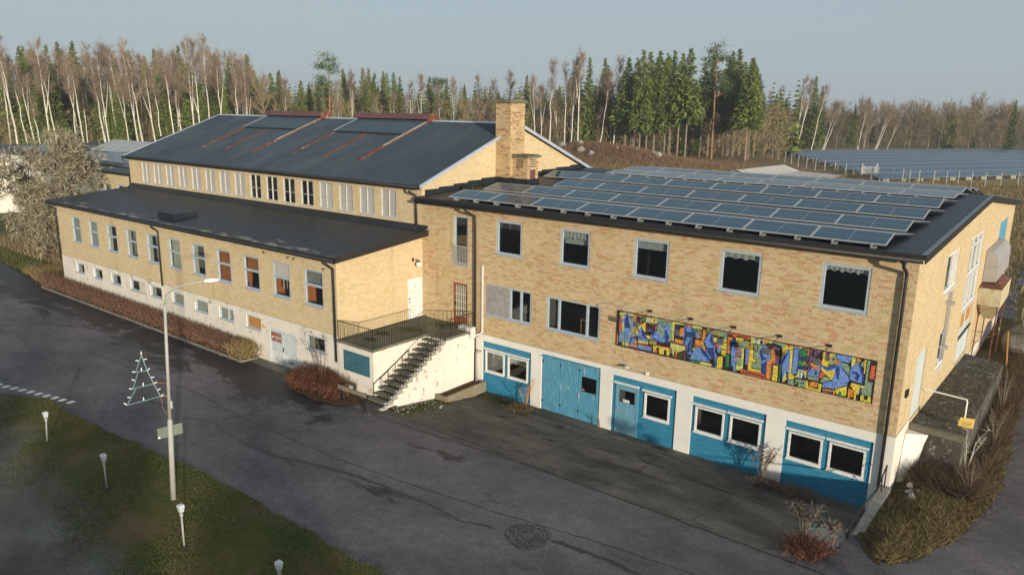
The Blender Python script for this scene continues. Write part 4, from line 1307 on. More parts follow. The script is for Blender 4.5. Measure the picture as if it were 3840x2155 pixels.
wall(FB, XBL - 0.02, 0.02, -2.6, ZB0 - 0.004, hBB, 0.14, 'base_wall', 'plaster_peeling', B, d=-0.02)
# end wall over the terrace
GB = EAST(0.0)
hE = [(-1.07, -0.03, 0.2, 2.25)]
et = [(YBF, 3.92), (0.0, 4.44)]
wall(GB, YBF, 0.0, 0.2, 4.6, hE, 0.1, 'end_wall', 'mortar', B, top=et)
brick_mesh('end_brickwork', GB, brick_cells(YBF - 0.008, -0.012, 0.2, 4.5, hE, lambda y: float(np.interp(y, [p[0] for p in et], [p[1] for p in et])), seed=9), 'brick_pale', B)
wall(GB, YBF - 0.019, 0.0, -2.6, 0.196, [], 0.1, 'end_base', 'plaster_peeling', B, d=-0.021)
MB().box(XBL, XBL + 0.12, YBF + 0.02, 0.0, -2.6, 4.0).build('far_end_wall', 'mortar', B)
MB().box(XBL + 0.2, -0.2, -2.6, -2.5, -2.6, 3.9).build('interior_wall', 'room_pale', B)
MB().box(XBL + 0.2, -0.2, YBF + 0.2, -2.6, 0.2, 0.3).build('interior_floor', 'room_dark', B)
for x in (-20.4, -10.4, -5.4, -2.9):
    MB().box(x - 0.05, x + 0.05, YBF + 0.2, -2.6, 0.3, 3.9).build('partition', 'blind_orange' if x > -11 else 'room_pale', B)
dn = MB(GB).box(-1.07, -0.03, 0.01, 0.06, 0.2, 2.25).build('terrace_door', 'steel_door', B)
MB(GB).box(-1.0, -0.9, -0.05, 0.01, 1.22, 1.25).box(-0.98, -0.95, -0.02, 0.01, 1.05, 1.12).build('handle', 'iron_black', dn)
for i, (a, b2) in enumerate(BWX):
    w_ = window(FB, a, b2, 1.47, 3.18, B, fw_=0.085, depth=0.06, trans=(2.44,), bar=0.12, sill=0.07)
    if i in (5,):
        drape(FB, a + 0.08, b2 - 0.08, 1.55, 3.1, 0.18, 'curtain_cream', w_, 'curtain', 5, 0.02)
    elif i in (0, 1):
        drape(FB, a + 0.08, b2 - 0.08, 1.55, 3.1, 0.14, 'curtain_grey', w_, 'curtain', 4, 0.03)
    elif i == 7:
        MB(FB).box(a + 0.1, b2 - 0.08, 0.17, 0.175, 1.55, 3.1).build('blind', 'blind_orange', w_)
    elif i == 8:
        MB(FB).box(a + 0.1, b2 - 0.08, 0.17, 0.175, 2.45, 3.1).build('blind', 'blind_orange', w_)
        drape(FB, a + 0.1, a + 0.35, 1.55, 2.4, 0.2, 'blind_orange', w_, 'curtain', 2, 0.02)
    elif i == 9:
        MB(FB).box(a + 0.09, b2 - 0.09, 0.06, 0.066, 2.5, 3.1).build('cover_board', 'curtain_white', w_)
        for k in range(3):
            drape(FB, a + 0.25 + 0.28 * k, a + 0.36 + 0.28 * k, 1.8, 2.38, 0.4, 'curtain_cream', w_, 'curtain', 2, 0.015)
    elif i == 10:
        for k in range(14):
            MB(FB).box(a + 0.1 + 0.087 * k, a + 0.15 + 0.087 * k, 0.13, 0.14, 2.52, 3.1).build('blind_slat', 'curtain_grey', w_)
    else:
        drape(FB, a + 0.08, a + 0.42, 1.55, 3.1, 0.13, 'curtain_cream', w_, 'curtain', 3, 0.025)
        if i in (3, 4, 6):
            drape(FB, b2 - 0.3, b2 - 0.08, 1.55, 3.1, 0.13, 'curtain_grey', w_, 'curtain', 2, 0.025)
for i, (a, b2) in enumerate(BAS + [(-2.36, -0.98)]):
    z0, z1 = (-0.62, 0.04) if i < 9 else (-0.74, -0.02)
    mull = ((a + b2) / 2 + 0.1,) if i in (3, 7) else ()
    w_ = window(FB, a, b2, z0, z1, B, fw_=0.06, depth=0.08, mull=mull, sill=0.06, name='basement_window', frame='grey_window_paint')
    if i in (5, 6, 7):
        drape(FB, a + 0.06, b2 - 0.06, z0 + 0.05, z1 - 0.05, 0.17, 'curtain_cream', w_, 'curtain', 5, 0.02)
    elif i == 8:
        MB(FB).box(a + 0.06, b2 - 0.06, 0.07, 0.078, z0 + 0.05, z1 - 0.05).build('cover_board', 'wood_orange', w_)
    elif i == 3:
        MB(FB).box(b2 - 0.85, b2 - 0.02, 0.02, 0.04, z0 - 0.1, z1 - 0.04).build('cover_board', 'curtain_cream', w_)
    else:
        drape(FB, a + 0.06, a + 0.4, z0 + 0.05, z1 - 0.05, 0.18, 'curtain_cream', w_, 'curtain', 2, 0.02)
MB().box(XBL + 0.2, -0.2, YBF + 0.9, YBF + 1.0, -2.6, 0.2).build('interior_wall', 'room_dark', B)
# double door with the sign
dd = MB(FB).box(-5.42, -5.34, -0.01, 0.1, RZ - 0.1, -0.30).box(-3.28, -3.2, -0.01, 0.1, RZ - 0.1, -0.30).box(-5.34, -3.28, -0.01, 0.1, -0.38, -0.30).box(-5.34, -3.28, 0.06, 0.1, RZ - 0.1, -0.38).build('basement_door', 'pale_door', B)
for u0, u1 in ((-5.33, -4.325), (-4.295, -3.29)):
    MB(FB).box(u0, u1, 0.02, 0.06, RZ - 0.05, -1.42).build('kick_panel', 'steel_door', dd)
    for k in range(8):
        a = u0 + k * (u1 - u0) / 8
        MB(FB).box(a + 0.003, a + (u1 - u0) / 8 - 0.003, 0.03 + random.uniform(-0.003, 0.003), 0.062, -1.41, -0.385).build('plank', 'pale_door', dd)
MB(FB).box(-4.33, -4.29, -0.01, 0.02, -1.35, -1.15).build('handle', 'iron_black', dd)
MB(FB).box(-3.85, -3.55, 0.01, 0.021, -1.86, -1.78).build('letter_slot', 'rusty_steel', dd)
sg = thing('door_sign', (-4.85, YBF, -0.9), 'faded red company sign with a square emblem on the pale basement door', 'sign')
MB(FB).box(-5.27, -4.42, 0.0, 0.012, -0.93, -0.46).build('board', 'sign_red', sg)
MB(FB).box(-5.24, -5.02, -0.003, -0.0005, -0.9, -0.52).build('emblem', 'logo_black', sg)
MB(FB).box(-5.22, -5.06, -0.0055, -0.0035, -0.66, -0.54).box(-5.22, -5.06, -0.0055, -0.0035, -0.88, -0.79).build('emblem_stripe', 'logo_red', sg)
MB(FB).box(-5.22, -5.06, -0.0055, -0.0035, -0.77, -0.68).build('emblem_stripe', 'candle_white', sg)
def text(body, size, loc, mat, parent, name='lettering', rot=(PI / 2, 0, 0)):
    cu = bpy.data.curves.new(name, 'FONT'); cu.body = body; cu.size = size; cu.extrude = 0.001
    o = bpy.data.objects.new(name, cu); COL.objects.link(o)
    dg = bpy.context.evaluated_depsgraph_get()
    me = bpy.data.meshes.new_from_object(o.evaluated_get(dg))
    bpy.data.objects.remove(o)
    me.materials.clear(); me.materials.append(MATS[mat])
    o = bpy.data.objects.new(name, me); COL.objects.link(o)
    o.rotation_euler = rot; o.parent = parent
    o.location = Vector(loc) - (parent.location if parent.type == 'EMPTY' else Vector((0, 0, 0)))
    return o
text('Bevakning', 0.135, (-5.0, YBF - 0.003, -0.73), 'candle_white', sg)
MB(FB).box(-4.98, -4.7, -0.003, -0.0005, -0.83, -0.81).build('small_print', 'curtain_cream', sg)
ws = thing('warning_triangle', (-5.75, YBF, -0.3), 'small yellow warning triangle on the white wall beside the basement door', 'sign')
MB(FB).prism([(-5.92, -0.42), (-5.66, -0.42), (-5.79, -0.16)], -0.034, -0.022).build('plate', 'sign_yellow', ws)
# roof
XBR = 0.42
rbz = lambda y: 4.06 + (y + 5.85) * (4.62 - 4.06) / 5.85
rb = MB().hexa([(-30.04, -5.85, 3.87), (XBR, -5.85, 3.87), (XBR, 0.0, 4.43), (-30.04, 0.0, 4.43)], [(-30.04, -5.85, 4.06), (XBR, -5.85, 4.06), (XBR, 0.0, 4.62), (-30.04, 0.0, 4.62)]).build('roof', 'roof_felt_worn', B)
MB().hexa([(XBR + 0.001, -5.9, 3.80), (XBR + 0.03, -5.9, 3.80), (XBR + 0.03, -0.002, 4.36), (XBR + 0.001, -0.002, 4.36)], [(XBR + 0.001, -5.9, 4.09), (XBR + 0.03, -5.9, 4.09), (XBR + 0.03, -0.002, 4.65), (XBR + 0.001, -0.002, 4.65)]).build('verge_board', 'dark_trim', rb)
MB().box(-30.06, XBR + 0.03, -5.895, -5.852, 3.80, 4.052).build('fascia', 'dark_trim', rb)
for i in range(30):
    x_ = -29.6 + i * 1.0
    MB().hexa([(x_, -5.83, rbz(-5.83) + 0.0005), (x_ + 0.08, -5.83, rbz(-5.83) + 0.0005), (x_ + 0.08, -0.36, rbz(-0.36) + 0.0005), (x_, -0.36, rbz(-0.36) + 0.0005)], [(x_, -5.83, rbz(-5.83) + 0.005), (x_ + 0.08, -5.83, rbz(-5.83) + 0.006), (x_ + 0.08, -0.36, rbz(-0.36) + 0.006), (x_, -0.36, rbz(-0.36) + 0.005)]).build('felt_lap', 'roof_felt_worn', rb)
MB().tube([(-30.0, -5.96, 3.93), (XBR, -5.96, 3.93)], 0.06, 8).build('gutter', 'pipe_black', rb, smooth=True)
MB().hexa([(-30.0, -0.35, rbz(-0.35) + 0.003), (XBR - 0.02, -0.35, rbz(-0.35) + 0.003), (XBR - 0.02, -0.03, 4.70), (-30.0, -0.03, 4.70)], [(-30.0, -0.35, rbz(-0.35) + 0.02), (XBR - 0.02, -0.35, rbz(-0.35) + 0.02), (XBR - 0.02, -0.012, 4.86), (-30.0, -0.012, 4.86)]).build('upstand', 'roof_felt', rb)
for x, zb in ((-29.62, -0.0), (-15.72, 0.25), (-0.1, -0.9)):
    downpipe([(x, -5.96, 3.9), (x, -5.9, 3.72), (x + 0.02, YBF - 0.1, 3.45), (x + 0.02, YBF - 0.1, 3.2), (x + 0.02, YBF - 0.1, zb)], 0.052, B)
downpipe([(-15.7, YBF - 0.09, 0.25), (-15.7, YBF - 0.09, -2.0)], 0.045, B, 'curtain_cream')
ht = thing('roof_hatch', (-15.55, -4.35, rbz(-4.3)), 'small flat black double-lidded hatch on the low wing roof', 'hatch')
MB().box(-16.45, -14.7, -5.05, -3.65, rbz(-5.05) - 0.1, rbz(-3.65) + 0.16).build('upstand', 'roof_felt', ht)
for y0, y1 in ((-5.12, -4.36), (-4.34, -3.58)):
    zt = rbz(-3.65) + 0.162
    MB().hexa([(-16.52, y0, zt), (-14.63, y0, zt), (-14.63, y1, zt), (-16.52, y1, zt)], [(-16.52, y0, zt + 0.05), (-14.63, y0, zt + 0.05), (-14.63, y1, zt + 0.07), (-16.52, y1, zt + 0.07)]).build('lid', 'roof_felt', ht)
gb = thing('globe_lamp', (0.0, -0.55, 3.1), 'white globe lamp on a bracket above the terrace door', 'lamp')
MB().box(0.01, 0.05, -0.75, -0.65, 3.1, 3.3).build('wall_plate', 'rusty_steel', gb)
MB().tube([(0.03, -0.7, 3.22), (0.3, -0.62, 3.24), (0.34, -0.6, 3.15)], 0.018, 6).lathe((0.34, -0.6, 3.0), [(0.09, 0.13), (0.05, 0.18), (0.0, 0.19)], 10).build('arm', 'iron_black', gb)
MB().lathe((0.34, -0.6, 2.99), [(0.0, -0.14), (0.08, -0.115), (0.13, -0.05), (0.14, 0.0), (0.13, 0.06), (0.08, 0.12)], 14).build('globe', 'glass_white', gb, smooth=True)
# wall brackets left of old signs
HK = ['leftmost', 'second from the left', 'third from the left', 'rightmost']
for i, (x, z) in enumerate(((-5.45, 3.55), (-3.5, 3.55), (-3.05, 3.55), (-0.85, 3.35))):
    tag(MB(FB).box(x, x + 0.12, -0.1, -0.01, z, z + 0.03).box(x + 0.04, x + 0.07, -0.1, -0.07, z - 0.07, z).build('wall_hook', 'rusty_steel'), 'small rusty iron hook above the low wing windows, %s of four' % HK[i], 'hook', 'hooks on the low wing front')

# ------------------------------------------------------------------ tall hall
C_ = thing('factory_hall', (-15, 7.5, RZ), 'tall yellow brick hall with a dark corrugated gable roof and clerestory windows', 'building')
FC = FRONT(0.002)
XCL = -30.16
hC = []
for i in range(16):
    a = -28.30 + 1.689 * i
    hC.append((a, a + 1.13, 5.02, 6.45))
wall(FC, XCL, -0.001, 4.3, 6.9, hC, 0.12, 'front_wall', 'mortar', C_)
brick_mesh('brickwork', FC, brick_cells(XCL, -0.004, 4.62, 6.86, hC, seed=10), 'brick_pale', C_)
for i, (a, b2, z0, z1) in enumerate(hC):
    dark = i in (8, 9, 10, 11)
    w_ = window(FC, a, b2, z0, z1, C_, frame='hall_frame', fw_=0.035, depth=0.05, mull=((a + b2) / 2,), trans=(5.65,), bar=0.025, sill=0.07, pane='pane_glass' if dark else 'whitewash_pane')
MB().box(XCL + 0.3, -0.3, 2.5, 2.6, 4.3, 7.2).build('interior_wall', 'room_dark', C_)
ZR, ZE, YR = 9.74, 6.79, 7.55
rcz = lambda y: ZE + (min(y, 2 * YR - y) + 0.3) * (ZR - ZE) / (YR + 0.3)
gp = [(0.0, rcz(0) - 0.12), (YR, rcz(YR) - 0.12), (15.1, rcz(15.1) - 0.12)]
for X, nm in ((-0.002, 'gable_wall'),):
    G = EAST(X)
    wall(G, 0.0, 15.1, 4.3, 9.9, [], 0.1, nm, 'mortar', C_, top=gp)
    brick_mesh('gable_brickwork', G, brick_cells(0.0, 15.1, 6.2, 9.8, [], lambda y: float(np.interp(y, [p[0] for p in gp], [p[1] for p in gp])), seed=12), 'brick_pale', C_)
b_ = MB(); b_.prism([(0.0, -2.6), (15.1, -2.6), (15.1, gp[2][1]), (YR, gp[1][1]), (0.0, gp[0][1])], 0, 0)
mb2 = MB(WEST(XCL)).prism([(-15.1, 0.0), (0.0, 0.0), (0.0, gp[0][1]), (-YR, gp[1][1]), (-15.1, gp[2][1])], 0.0, 0.12).build('far_gable_wall', 'mortar', C_)
MB().box(XCL, -0.05, 15.0, 15.1, -2.6, 6.7).build('rear_wall', 'mortar', C_)
# corrugated roof: real waves
def corrugated(xa, xb, y0, z0, y1, z1, pitch, amp, name, mat, parent, lift=0.0):
    n = int((xb - xa) / pitch) * 6
    xs = np.linspace(xa, xb, n + 1)
    off = amp * np.cos(2 * PI * (xs - xa) / pitch)
    V = np.concatenate([np.stack([xs, np.full(n + 1, y0), z0 + off + lift], 1), np.stack([xs, np.full(n + 1, y1), z1 + off + lift], 1)])
    i = np.arange(n)
    F = np.stack([i, i + 1, i + n + 2, i + n + 1], 1)
    return np_mesh(name, V, F, mat, parent)
XA, XB_ = -30.25, 0.22
rC = corrugated(XA, XB_, -0.32, rcz(-0.32) + 0.03, YR, ZR + 0.03, 0.24, 0.045, 'roof', 'corrugated', C_)
corrugated(XA, XB_, 15.42, rcz(-0.32) + 0.03, YR, ZR + 0.03, 0.24, 0.045, 'rear_roof', 'corrugated', C_)
MB().hexa([(XA + 0.05, -0.28, ZE - 0.06), (XB_ - 0.05, -0.28, ZE - 0.06), (XB_ - 0.05, YR, ZR - 0.08), (XA + 0.05, YR, ZR - 0.08)], [(XA + 0.05, -0.28, ZE - 0.015), (XB_ - 0.05, -0.28, ZE - 0.015), (XB_ - 0.05, YR, ZR - 0.02), (XA + 0.05, YR, ZR - 0.02)]).build('roof_deck', 'dark_trim', rC)
for s_ in (1, -1):
    for xx in (XA, XB_):
        y0 = -0.34 if s_ > 0 else 15.44
        MB().hexa([(xx - 0.05, y0, ZE - 0.1), (xx + 0.05, y0, ZE - 0.1), (xx + 0.05, YR, ZR - 0.1), (xx - 0.05, YR, ZR - 0.1)], [(xx - 0.05, y0, ZE + 0.075), (xx + 0.05, y0, ZE + 0.075), (xx + 0.05, YR, ZR + 0.075), (xx - 0.05, YR, ZR + 0.075)]).build('verge_flashing', 'edge_metal', rC)
for xa, xb in ((XA, -23.4), (-17.0, -13.3), (-6.7, XB_)):
    MB().hexa([(xa, YR - 0.2, ZR + 0.0), (xb, YR - 0.2, ZR + 0.0), (xb, YR + 0.2, ZR + 0.0), (xa, YR + 0.2, ZR + 0.0)], [(xa, YR - 0.05, ZR + 0.09), (xb, YR - 0.05, ZR + 0.09), (xb, YR + 0.05, ZR + 0.09), (xa, YR + 0.05, ZR + 0.09)]).build('ridge_flashing', 'edge_metal', rC)
MB().tube([(XA + 0.02, -0.42, ZE - 0.04), (XB_ - 0.1, -0.42, ZE - 0.04)], 0.065, 8).build('gutter', 'dark_trim', rC, smooth=True)
MB().box(XA + 0.1, -0.02, -0.30, -0.02, ZE - 0.17, ZE - 0.1).build('soffit', 'dark_trim', rC)
downpipe([(-0.5, -0.42, 6.72), (-0.5, -0.38, 6.5), (-0.32, -0.1, 6.3), (-0.3, -0.1, 6.0), (-0.3, -0.1, 4.75), (-0.25, -0.35, 4.66)], 0.055, C_)
downpipe([(XCL - 0.1, -0.42, 6.72), (XCL - 0.08, -0.3, 6.45), (XCL + 0.06, -0.1, 6.2), (XCL + 0.06, -0.1, 4.7)], 0.05, C_)
# raised roof vents: smooth lid near the ridge, ridge cap, three rusty rails each
for k, (xa, xb) in enumerate(((-23.3, -17.1), (-13.15, -6.8))):
    sl = (ZR - ZE) / (YR + 0.3)
    yl = 5.28
    lid = corrugated(xa, xb, yl, rcz(yl) + 0.16, YR - 0.1, rcz(YR - 0.1) + 0.16, 0.11, 0.012, 'vent_lid', 'corrugated_smooth', C_)
    MB().hexa([(xa, yl - 0.02, rcz(yl) + 0.05), (xb, yl - 0.02, rcz(yl) + 0.05), (xb, yl + 0.02, rcz(yl) + 0.05), (xa, yl + 0.02, rcz(yl) + 0.05)], [(xa, yl - 0.02, rcz(yl) + 0.15), (xb, yl - 0.02, rcz(yl) + 0.15), (xb, yl + 0.02, rcz(yl) + 0.15), (xa, yl + 0.02, rcz(yl) + 0.15)]).build('lid_edge', 'dark_trim', lid)
    MB().hexa([(xa - 0.05, yl, rcz(yl) + 0.05), (xa + 0.02, yl, rcz(yl) + 0.05), (xa + 0.02, YR, rcz(YR) + 0.05), (xa - 0.05, YR, rcz(YR) + 0.05)], [(xa - 0.05, yl, rcz(yl) + 0.18), (xa + 0.02, yl, rcz(yl) + 0.18), (xa + 0.02, YR, rcz(YR) + 0.18), (xa - 0.05, YR, rcz(YR) + 0.18)]).build('lid_side', 'edge_metal', lid)
    for x, wd, yt in ((xa + 0.1, 0.12, yl), ((xa + xb) / 2, 0.08, yl - 0.1), (xb + 0.05, 0.17, YR - 0.2)):
        MB().hexa([(x - wd / 2, 1.8, rcz(1.8) + 0.02), (x + wd / 2, 1.8, rcz(1.8) + 0.02), (x + wd / 2, yt, rcz(yt) + 0.02), (x - wd / 2, yt, rcz(yt) + 0.02)], [(x - wd / 2, 1.8, rcz(1.8) + 0.12), (x + wd / 2, 1.8, rcz(1.8) + 0.12), (x + wd / 2, yt, rcz(yt) + 0.12), (x - wd / 2, yt, rcz(yt) + 0.12)]).build('vent_rail', 'rusty_steel', C_)
    for x, wd in ((xb + 0.05, 0.035), (xb + 0.2, 0.02)):
        MB().hexa([(x - wd, 3.6, rcz(3.6) + 0.122), (x + wd, 3.6, rcz(3.6) + 0.122), (x + wd, YR - 0.2, rcz(YR - 0.2) + 0.122), (x - wd, YR - 0.2, rcz(YR - 0.2) + 0.122)], [(x - wd, 3.6, rcz(3.6) + 0.15), (x + wd, 3.6, rcz(3.6) + 0.15), (x + wd, YR - 0.2, rcz(YR - 0.2) + 0.15), (x - wd, YR - 0.2, rcz(YR - 0.2) + 0.15)]).build('rail_capping', 'concrete', C_)
    cp = MB()
    n = 10; pts = []
    for xx in (xa - 0.1, xb + 0.3):
        for j in range(n + 1):
            a = PI * j / n
            pts.append((xx, YR - 0.5 * math.cos(a), ZR + 0.12 + 0.33 * math.sin(a)))
    cp.add(pts, [(j, j + 1, n + 2 + j, n + 1 + j) for j in range(n)] + [tuple(range(n, -1, -1)), tuple(range(n + 1, 2 * n + 2))])
    rc_ = cp.build('vent_ridge_cap', 'ridge_cap', C_, smooth=False)
    MB().prism([(YR - 0.5, ZR + 0.1), (YR + 0.5, ZR + 0.1), (YR + 0.35, ZR + 0.38), (YR, ZR + 0.5), (YR - 0.35, ZR + 0.38)], 0, 0.02)
    MB(EAST(xb + 0.36)).prism([(YR - 0.55, ZR + 0.02), (YR + 0.55, ZR + 0.02), (YR + 0.4, ZR + 0.36), (YR, ZR + 0.5), (YR - 0.4, ZR + 0.36)], 0.0, 0.05).build('cap_end', 'rusty_steel', rc_)
# chimney and the small stack beside it
def stack(x0, x1, y0, y1, z0, z1, nm, mat, seed, parent, holes_e=()):
    s_ = MB().box(x0, x1, y0, y1, z0, z1).build(nm, 'mortar', parent)
    brick_mesh('stack_brickwork', FRONT(y0), brick_cells(x0 - 0.008, x1 + 0.008, z0, z1, [], seed=seed), mat, s_)
    brick_mesh('stack_brickwork', EAST(x1), brick_cells(y0 - 0.006, y1 + 0.008, z0, z1, list(holes_e), seed=seed + 1), mat, s_)
    brick_mesh('stack_brickwork', WEST(x0), brick_cells(-y1 - 0.006, -y0 + 0.006, z0, z1, [], seed=seed + 2), mat, s_)
    return s_
ch = stack(0.0, 1.0, 5.70, 6.95, 6.4, 10.88, 'chimney', 'brick_sooty', 20, C_)
MB().box(-0.10, 1.12, 5.58, 7.07, 10.88, 11.0).box(-0.04, 1.05, 5.66, 7.0, 11.0, 11.05).build('chimney_cap', 'concrete_mossy', ch)
s2 = stack(1.04, 2.0, 5.95, 6.9, 6.4, 8.02, 'vent_stack', 'brick_sooty', 30, C_, [(6.2, 6.65, 6.5, 7.9)])
MB().box(0.96, 2.12, 5.82, 7.04, 8.02, 8.13).build('stack_cap', 'concrete_mossy', s2)
MB().box(1.995, 2.012, 6.2, 6.65, 6.75, 7.4).build('hatch', 'ridge_cap', s2)
for z in (7.52, 7.64, 7.76, 7.87):
    MB().box(1.985, 2.016, 6.2, 6.65, z, z + 0.05).build('louvre', 'iron_black', s2)
for z in (7.5, 7.62, 7.74, 7.86):
    MB().box(1.25, 1.75, 5.93, 5.955, z, z + 0.05).build('louvre', 'iron_black', s2)
mo_ = RNG.uniform(size=(900, 2)) * np.array([1.1, 1.15]) + np.array([0.98, 5.85])
V, F = slivers(np.c_[mo_, np.full(900, 8.13)], np.c_[RNG.normal(size=(900, 2)) * 0.6, np.ones(900)], RNG.uniform(0.03, 0.09, 900), 0.05)
tag(np_mesh('moss', V, F, 'lawn_blades', s2), kind='stuff')

# ------------------------------------------------------------------ terrace with stairs
T = thing('stair_terrace', (2.0, -3, RZ), 'white plastered terrace with worn concrete stairs and black iron railings', 'terrace')
XT, YT, ZT = 2.4, -5.5, 0.2
MB().box(0.03, XT, YT, -0.02, -2.6, ZT - 0.12).build('terrace_wall', 'plaster_stained', T)
MB().box(XT + 0.003, 3.62, -2.2, -0.02, -3.0, ZT - 0.12).build('landing_wall', 'plaster_stained', T)
sl = MB().box(0.03, XT + 0.06, YT - 0.06, -0.02, ZT - 0.118, ZT).box(XT + 0.061, 3.68, -2.2, -0.02, ZT - 0.118, ZT).build('terrace_slab', 'concrete_mossy', T)
# outer stair wall with a stepped upper edge
N = 13; rise = (ZT - RZ) / N; go = 0.305
prof = [(-2.2, -3.1), (-2.2, ZT - 0.14)]
y = -2.2
for i in range(N):
    z = ZT - rise * (i + 1)
    prof += [(y - 0.02, z - 0.06), (y - go + 0.02, z - 0.07)]
    y -= go
prof += [(y, RZ - 0.2), (y, -3.1)]
MB(EAST(3.62)).prism(prof, 0.0, 0.18).build('stair_wall', 'plaster_peeling', T)
for i in range(N):
    y1 = -2.2 - go * i; z = ZT - rise * (i + 1)
    MB().box(XT + 0.004, 3.66, y1 - go - 0.03, y1, z - 0.07, z + random.uniform(-0.006, 0.006)).box(XT + 0.004, 3.43, y1 - 0.05, y1 - 0.002, z - 0.14, z - 0.072).build('step', 'concrete_mossy', T)
    MB().box(3.45, 3.7, y1 - go - 0.035, y1 - 0.02, z + 0.008, z + 0.03).build('step_edge', 'plaster_stained', T)
MB(FRONT(YT - 0.02)).box(0.4, 2.15, 0.0, 0.022, -1.15, -0.2).build('cover_board', 'blue_board_plain', T)
# railings
def railing(pts, parent, h=0.9, pitch=0.135, foot=0.16):
    r_ = MB().tube([(p[0], p[1], p[2] + h) for p in pts], 0.02, 6).build('handrail', 'iron_black', parent)
    for a, c in zip(pts[:-1], pts[1:]):
        a = Vector(a); c = Vector(c); L = (Vector((c.x, c.y, 0)) - Vector((a.x, a.y, 0))).length
        n = max(1, round(L / pitch))
        for i in range(n + 1):
            p = a + (c - a) * i / n
            lo = -foot if i % 5 == 0 else -0.02
            MB().box(p.x - 0.009, p.x + 0.009, p.y - 0.009, p.y + 0.009, p.z + lo, p.z + h).build('baluster', 'iron_black', r_)
railing([(0.1, YT - 0.03, ZT), (XT + 0.03, YT - 0.03, ZT), (XT + 0.03, -2.25, ZT)], T)
railing([(3.66, -0.15, ZT), (3.66, -1.9, ZT), (3.66, -2.4, ZT - 0.2), (3.66, -2.2 - go * 12, ZT - rise * 12)], T, 0.86, 0.16)
railing([(XT + 0.05, -3.4, ZT - rise * 4 - 0.4), (XT + 0.05, -2.2 - go * 11, ZT - rise * 11 - 0.2)], T, 0.6, 0.4, 0.0)
gr = thing('guard_rail', (2.6, -6.3, RZ), 'low weathered timber guard rail beside the foot of the stairs', 'railing')
for x, y_ in ((1.55, -6.55), (3.1, -6.62)):
    MB().box(x - 0.05, x + 0.05, y_ - 0.05, y_ + 0.05, RZ, RZ + 0.78).build('post', 'iron_black', gr)
MB().box(1.4, 3.2, -6.72, -6.66, RZ + 0.62, RZ + 0.80).build('rail', 'old_timber', gr)
pl = thing('planter_box', (4.1, -1.9, -2.8), 'weathered grey timber planter along the white stair wall', 'planter')
MB().box(3.66, 4.35, -2.95, -2.87, -2.75, -2.28).build('end_board', 'old_timber', pl)
MB().box(4.29, 4.37, -2.86, -0.15, -2.8, -2.54).build('side_board', 'old_timber', pl)
MB().box(4.295, 4.375, -2.86, -0.15, -2.53, -2.27).build('side_board', 'old_timber', pl)
MB().box(3.66, 4.28, -2.86, -0.15, -2.8, -2.40).build('soil', 'leaf_litter', pl)
for i, (x, y_, s_) in enumerate(((1.4, -2.2, 0.62), (0.9, -3.6, 0.4), (2.2, -0.7, 0.9), (1.2, -4.6, 0.3))):
    pts = RNG.normal(size=(700, 2)) * np.array([s_ * 0.45, s_ * 0.3]) + np.array([x, y_])
    pts[:, 0] = np.clip(pts[:, 0], 0.1, 2.4); pts[:, 1] = np.clip(pts[:, 1], -5.3, -0.1)
    V, F = slivers(np.c_[pts, np.full(700, ZT)], np.c_[RNG.normal(size=(700, 2)) * 0.5, np.ones(700)], RNG.uniform(0.02, 0.07, 700), 0.04)
    tag(np_mesh('moss', V, F, 'lawn_blades'), 'patch of green moss on the terrace slab', 'moss', kind='stuff')
# heat pump
ac = thing('heat_pump', (3.55, -0.45, -0.12), 'cream outdoor heat pump unit hung beside the black downpipe', 'heat pump')
MB().box(3.05, 3.86, -0.66, -0.36, -0.12, 0.40).build('casing', 'appliance', ac)
MB(FRONT(-0.664)).prism([(3.33 + 0.2 * math.cos(a), 0.14 + 0.2 * math.sin(a)) for a in np.linspace(0, 2 * PI, 25)[:-1]], 0.0, 0.003).build('fan_opening', 'appliance_dark', ac)
for k in range(9):
    z = -0.03 + k * 0.04
    hw = math.sqrt(max(0.0, 0.2 ** 2 - (z - 0.14) ** 2))
    if hw > 0.02:
        MB().box(3.33 - hw, 3.33 + hw, -0.672, -0.665, z, z + 0.014).build('fan_grille', 'appliance', ac)
MB().box(3.68, 3.78, -0.663, -0.66, 0.05, 0.2).build('label_plate', 'appliance_dark', ac)
MB().box(3.1, 3.14, -0.62, -0.02, -0.17, -0.121).box(3.76, 3.8, -0.62, -0.02, -0.17, -0.121).build('bracket', 'zinc', ac)
MB().tube([(3.86, -0.5, 0.05), (3.95, -0.4, 0.0), (3.98, -0.15, 0.05), (4.0, -0.05, 0.12)], 0.03, 7).build('hose', 'appliance', ac)

# ------------------------------------------------------------------ things at the gable
P = thing('loading_platform', (23.0, 8, RZ), 'long dark concrete loading platform along the gable with flaking pale patches', 'platform')
MB().hexa([(22.29, 2.15, -2.5), (24.0, 2.0, -2.5), (23.95, 14.4, -2.9), (22.29, 15.2, -2.9)], [(22.29, 2.15, -0.24), (24.0, 2.0, -0.24), (23.95, 14.4, -0.78), (22.29, 15.2, -0.80)]).build('slab', 'concrete_dark', P)
MB().hexa([(22.29, 2.1, -0.38), (24.05, 1.95, -0.38), (24.05, 2.15, -0.38), (22.29, 2.3, -0.38)], [(22.29, 2.1, -0.20), (24.05, 1.95, -0.20), (24.05, 2.15, -0.20), (22.29, 2.3, -0.20)]).build('edge', 'concrete_mossy', P)
wr = MB().hexa([(22.29, 0.9, -2.6), (22.4, 1.4, -2.6), (22.6, 2.0, -2.6), (22.29, 2.1, -2.6)], [(22.29, 1.6, -0.40), (22.95, 1.97, -0.40), (22.9, 2.0, -0.40), (22.29, 2.1, -0.40)]).build('cheek_wall', 'plaster_white', P)
gt = thing('pipe_rail', (23.2, 3.6, -0.3), 'white pipe railing standing on the loading platform', 'railing')
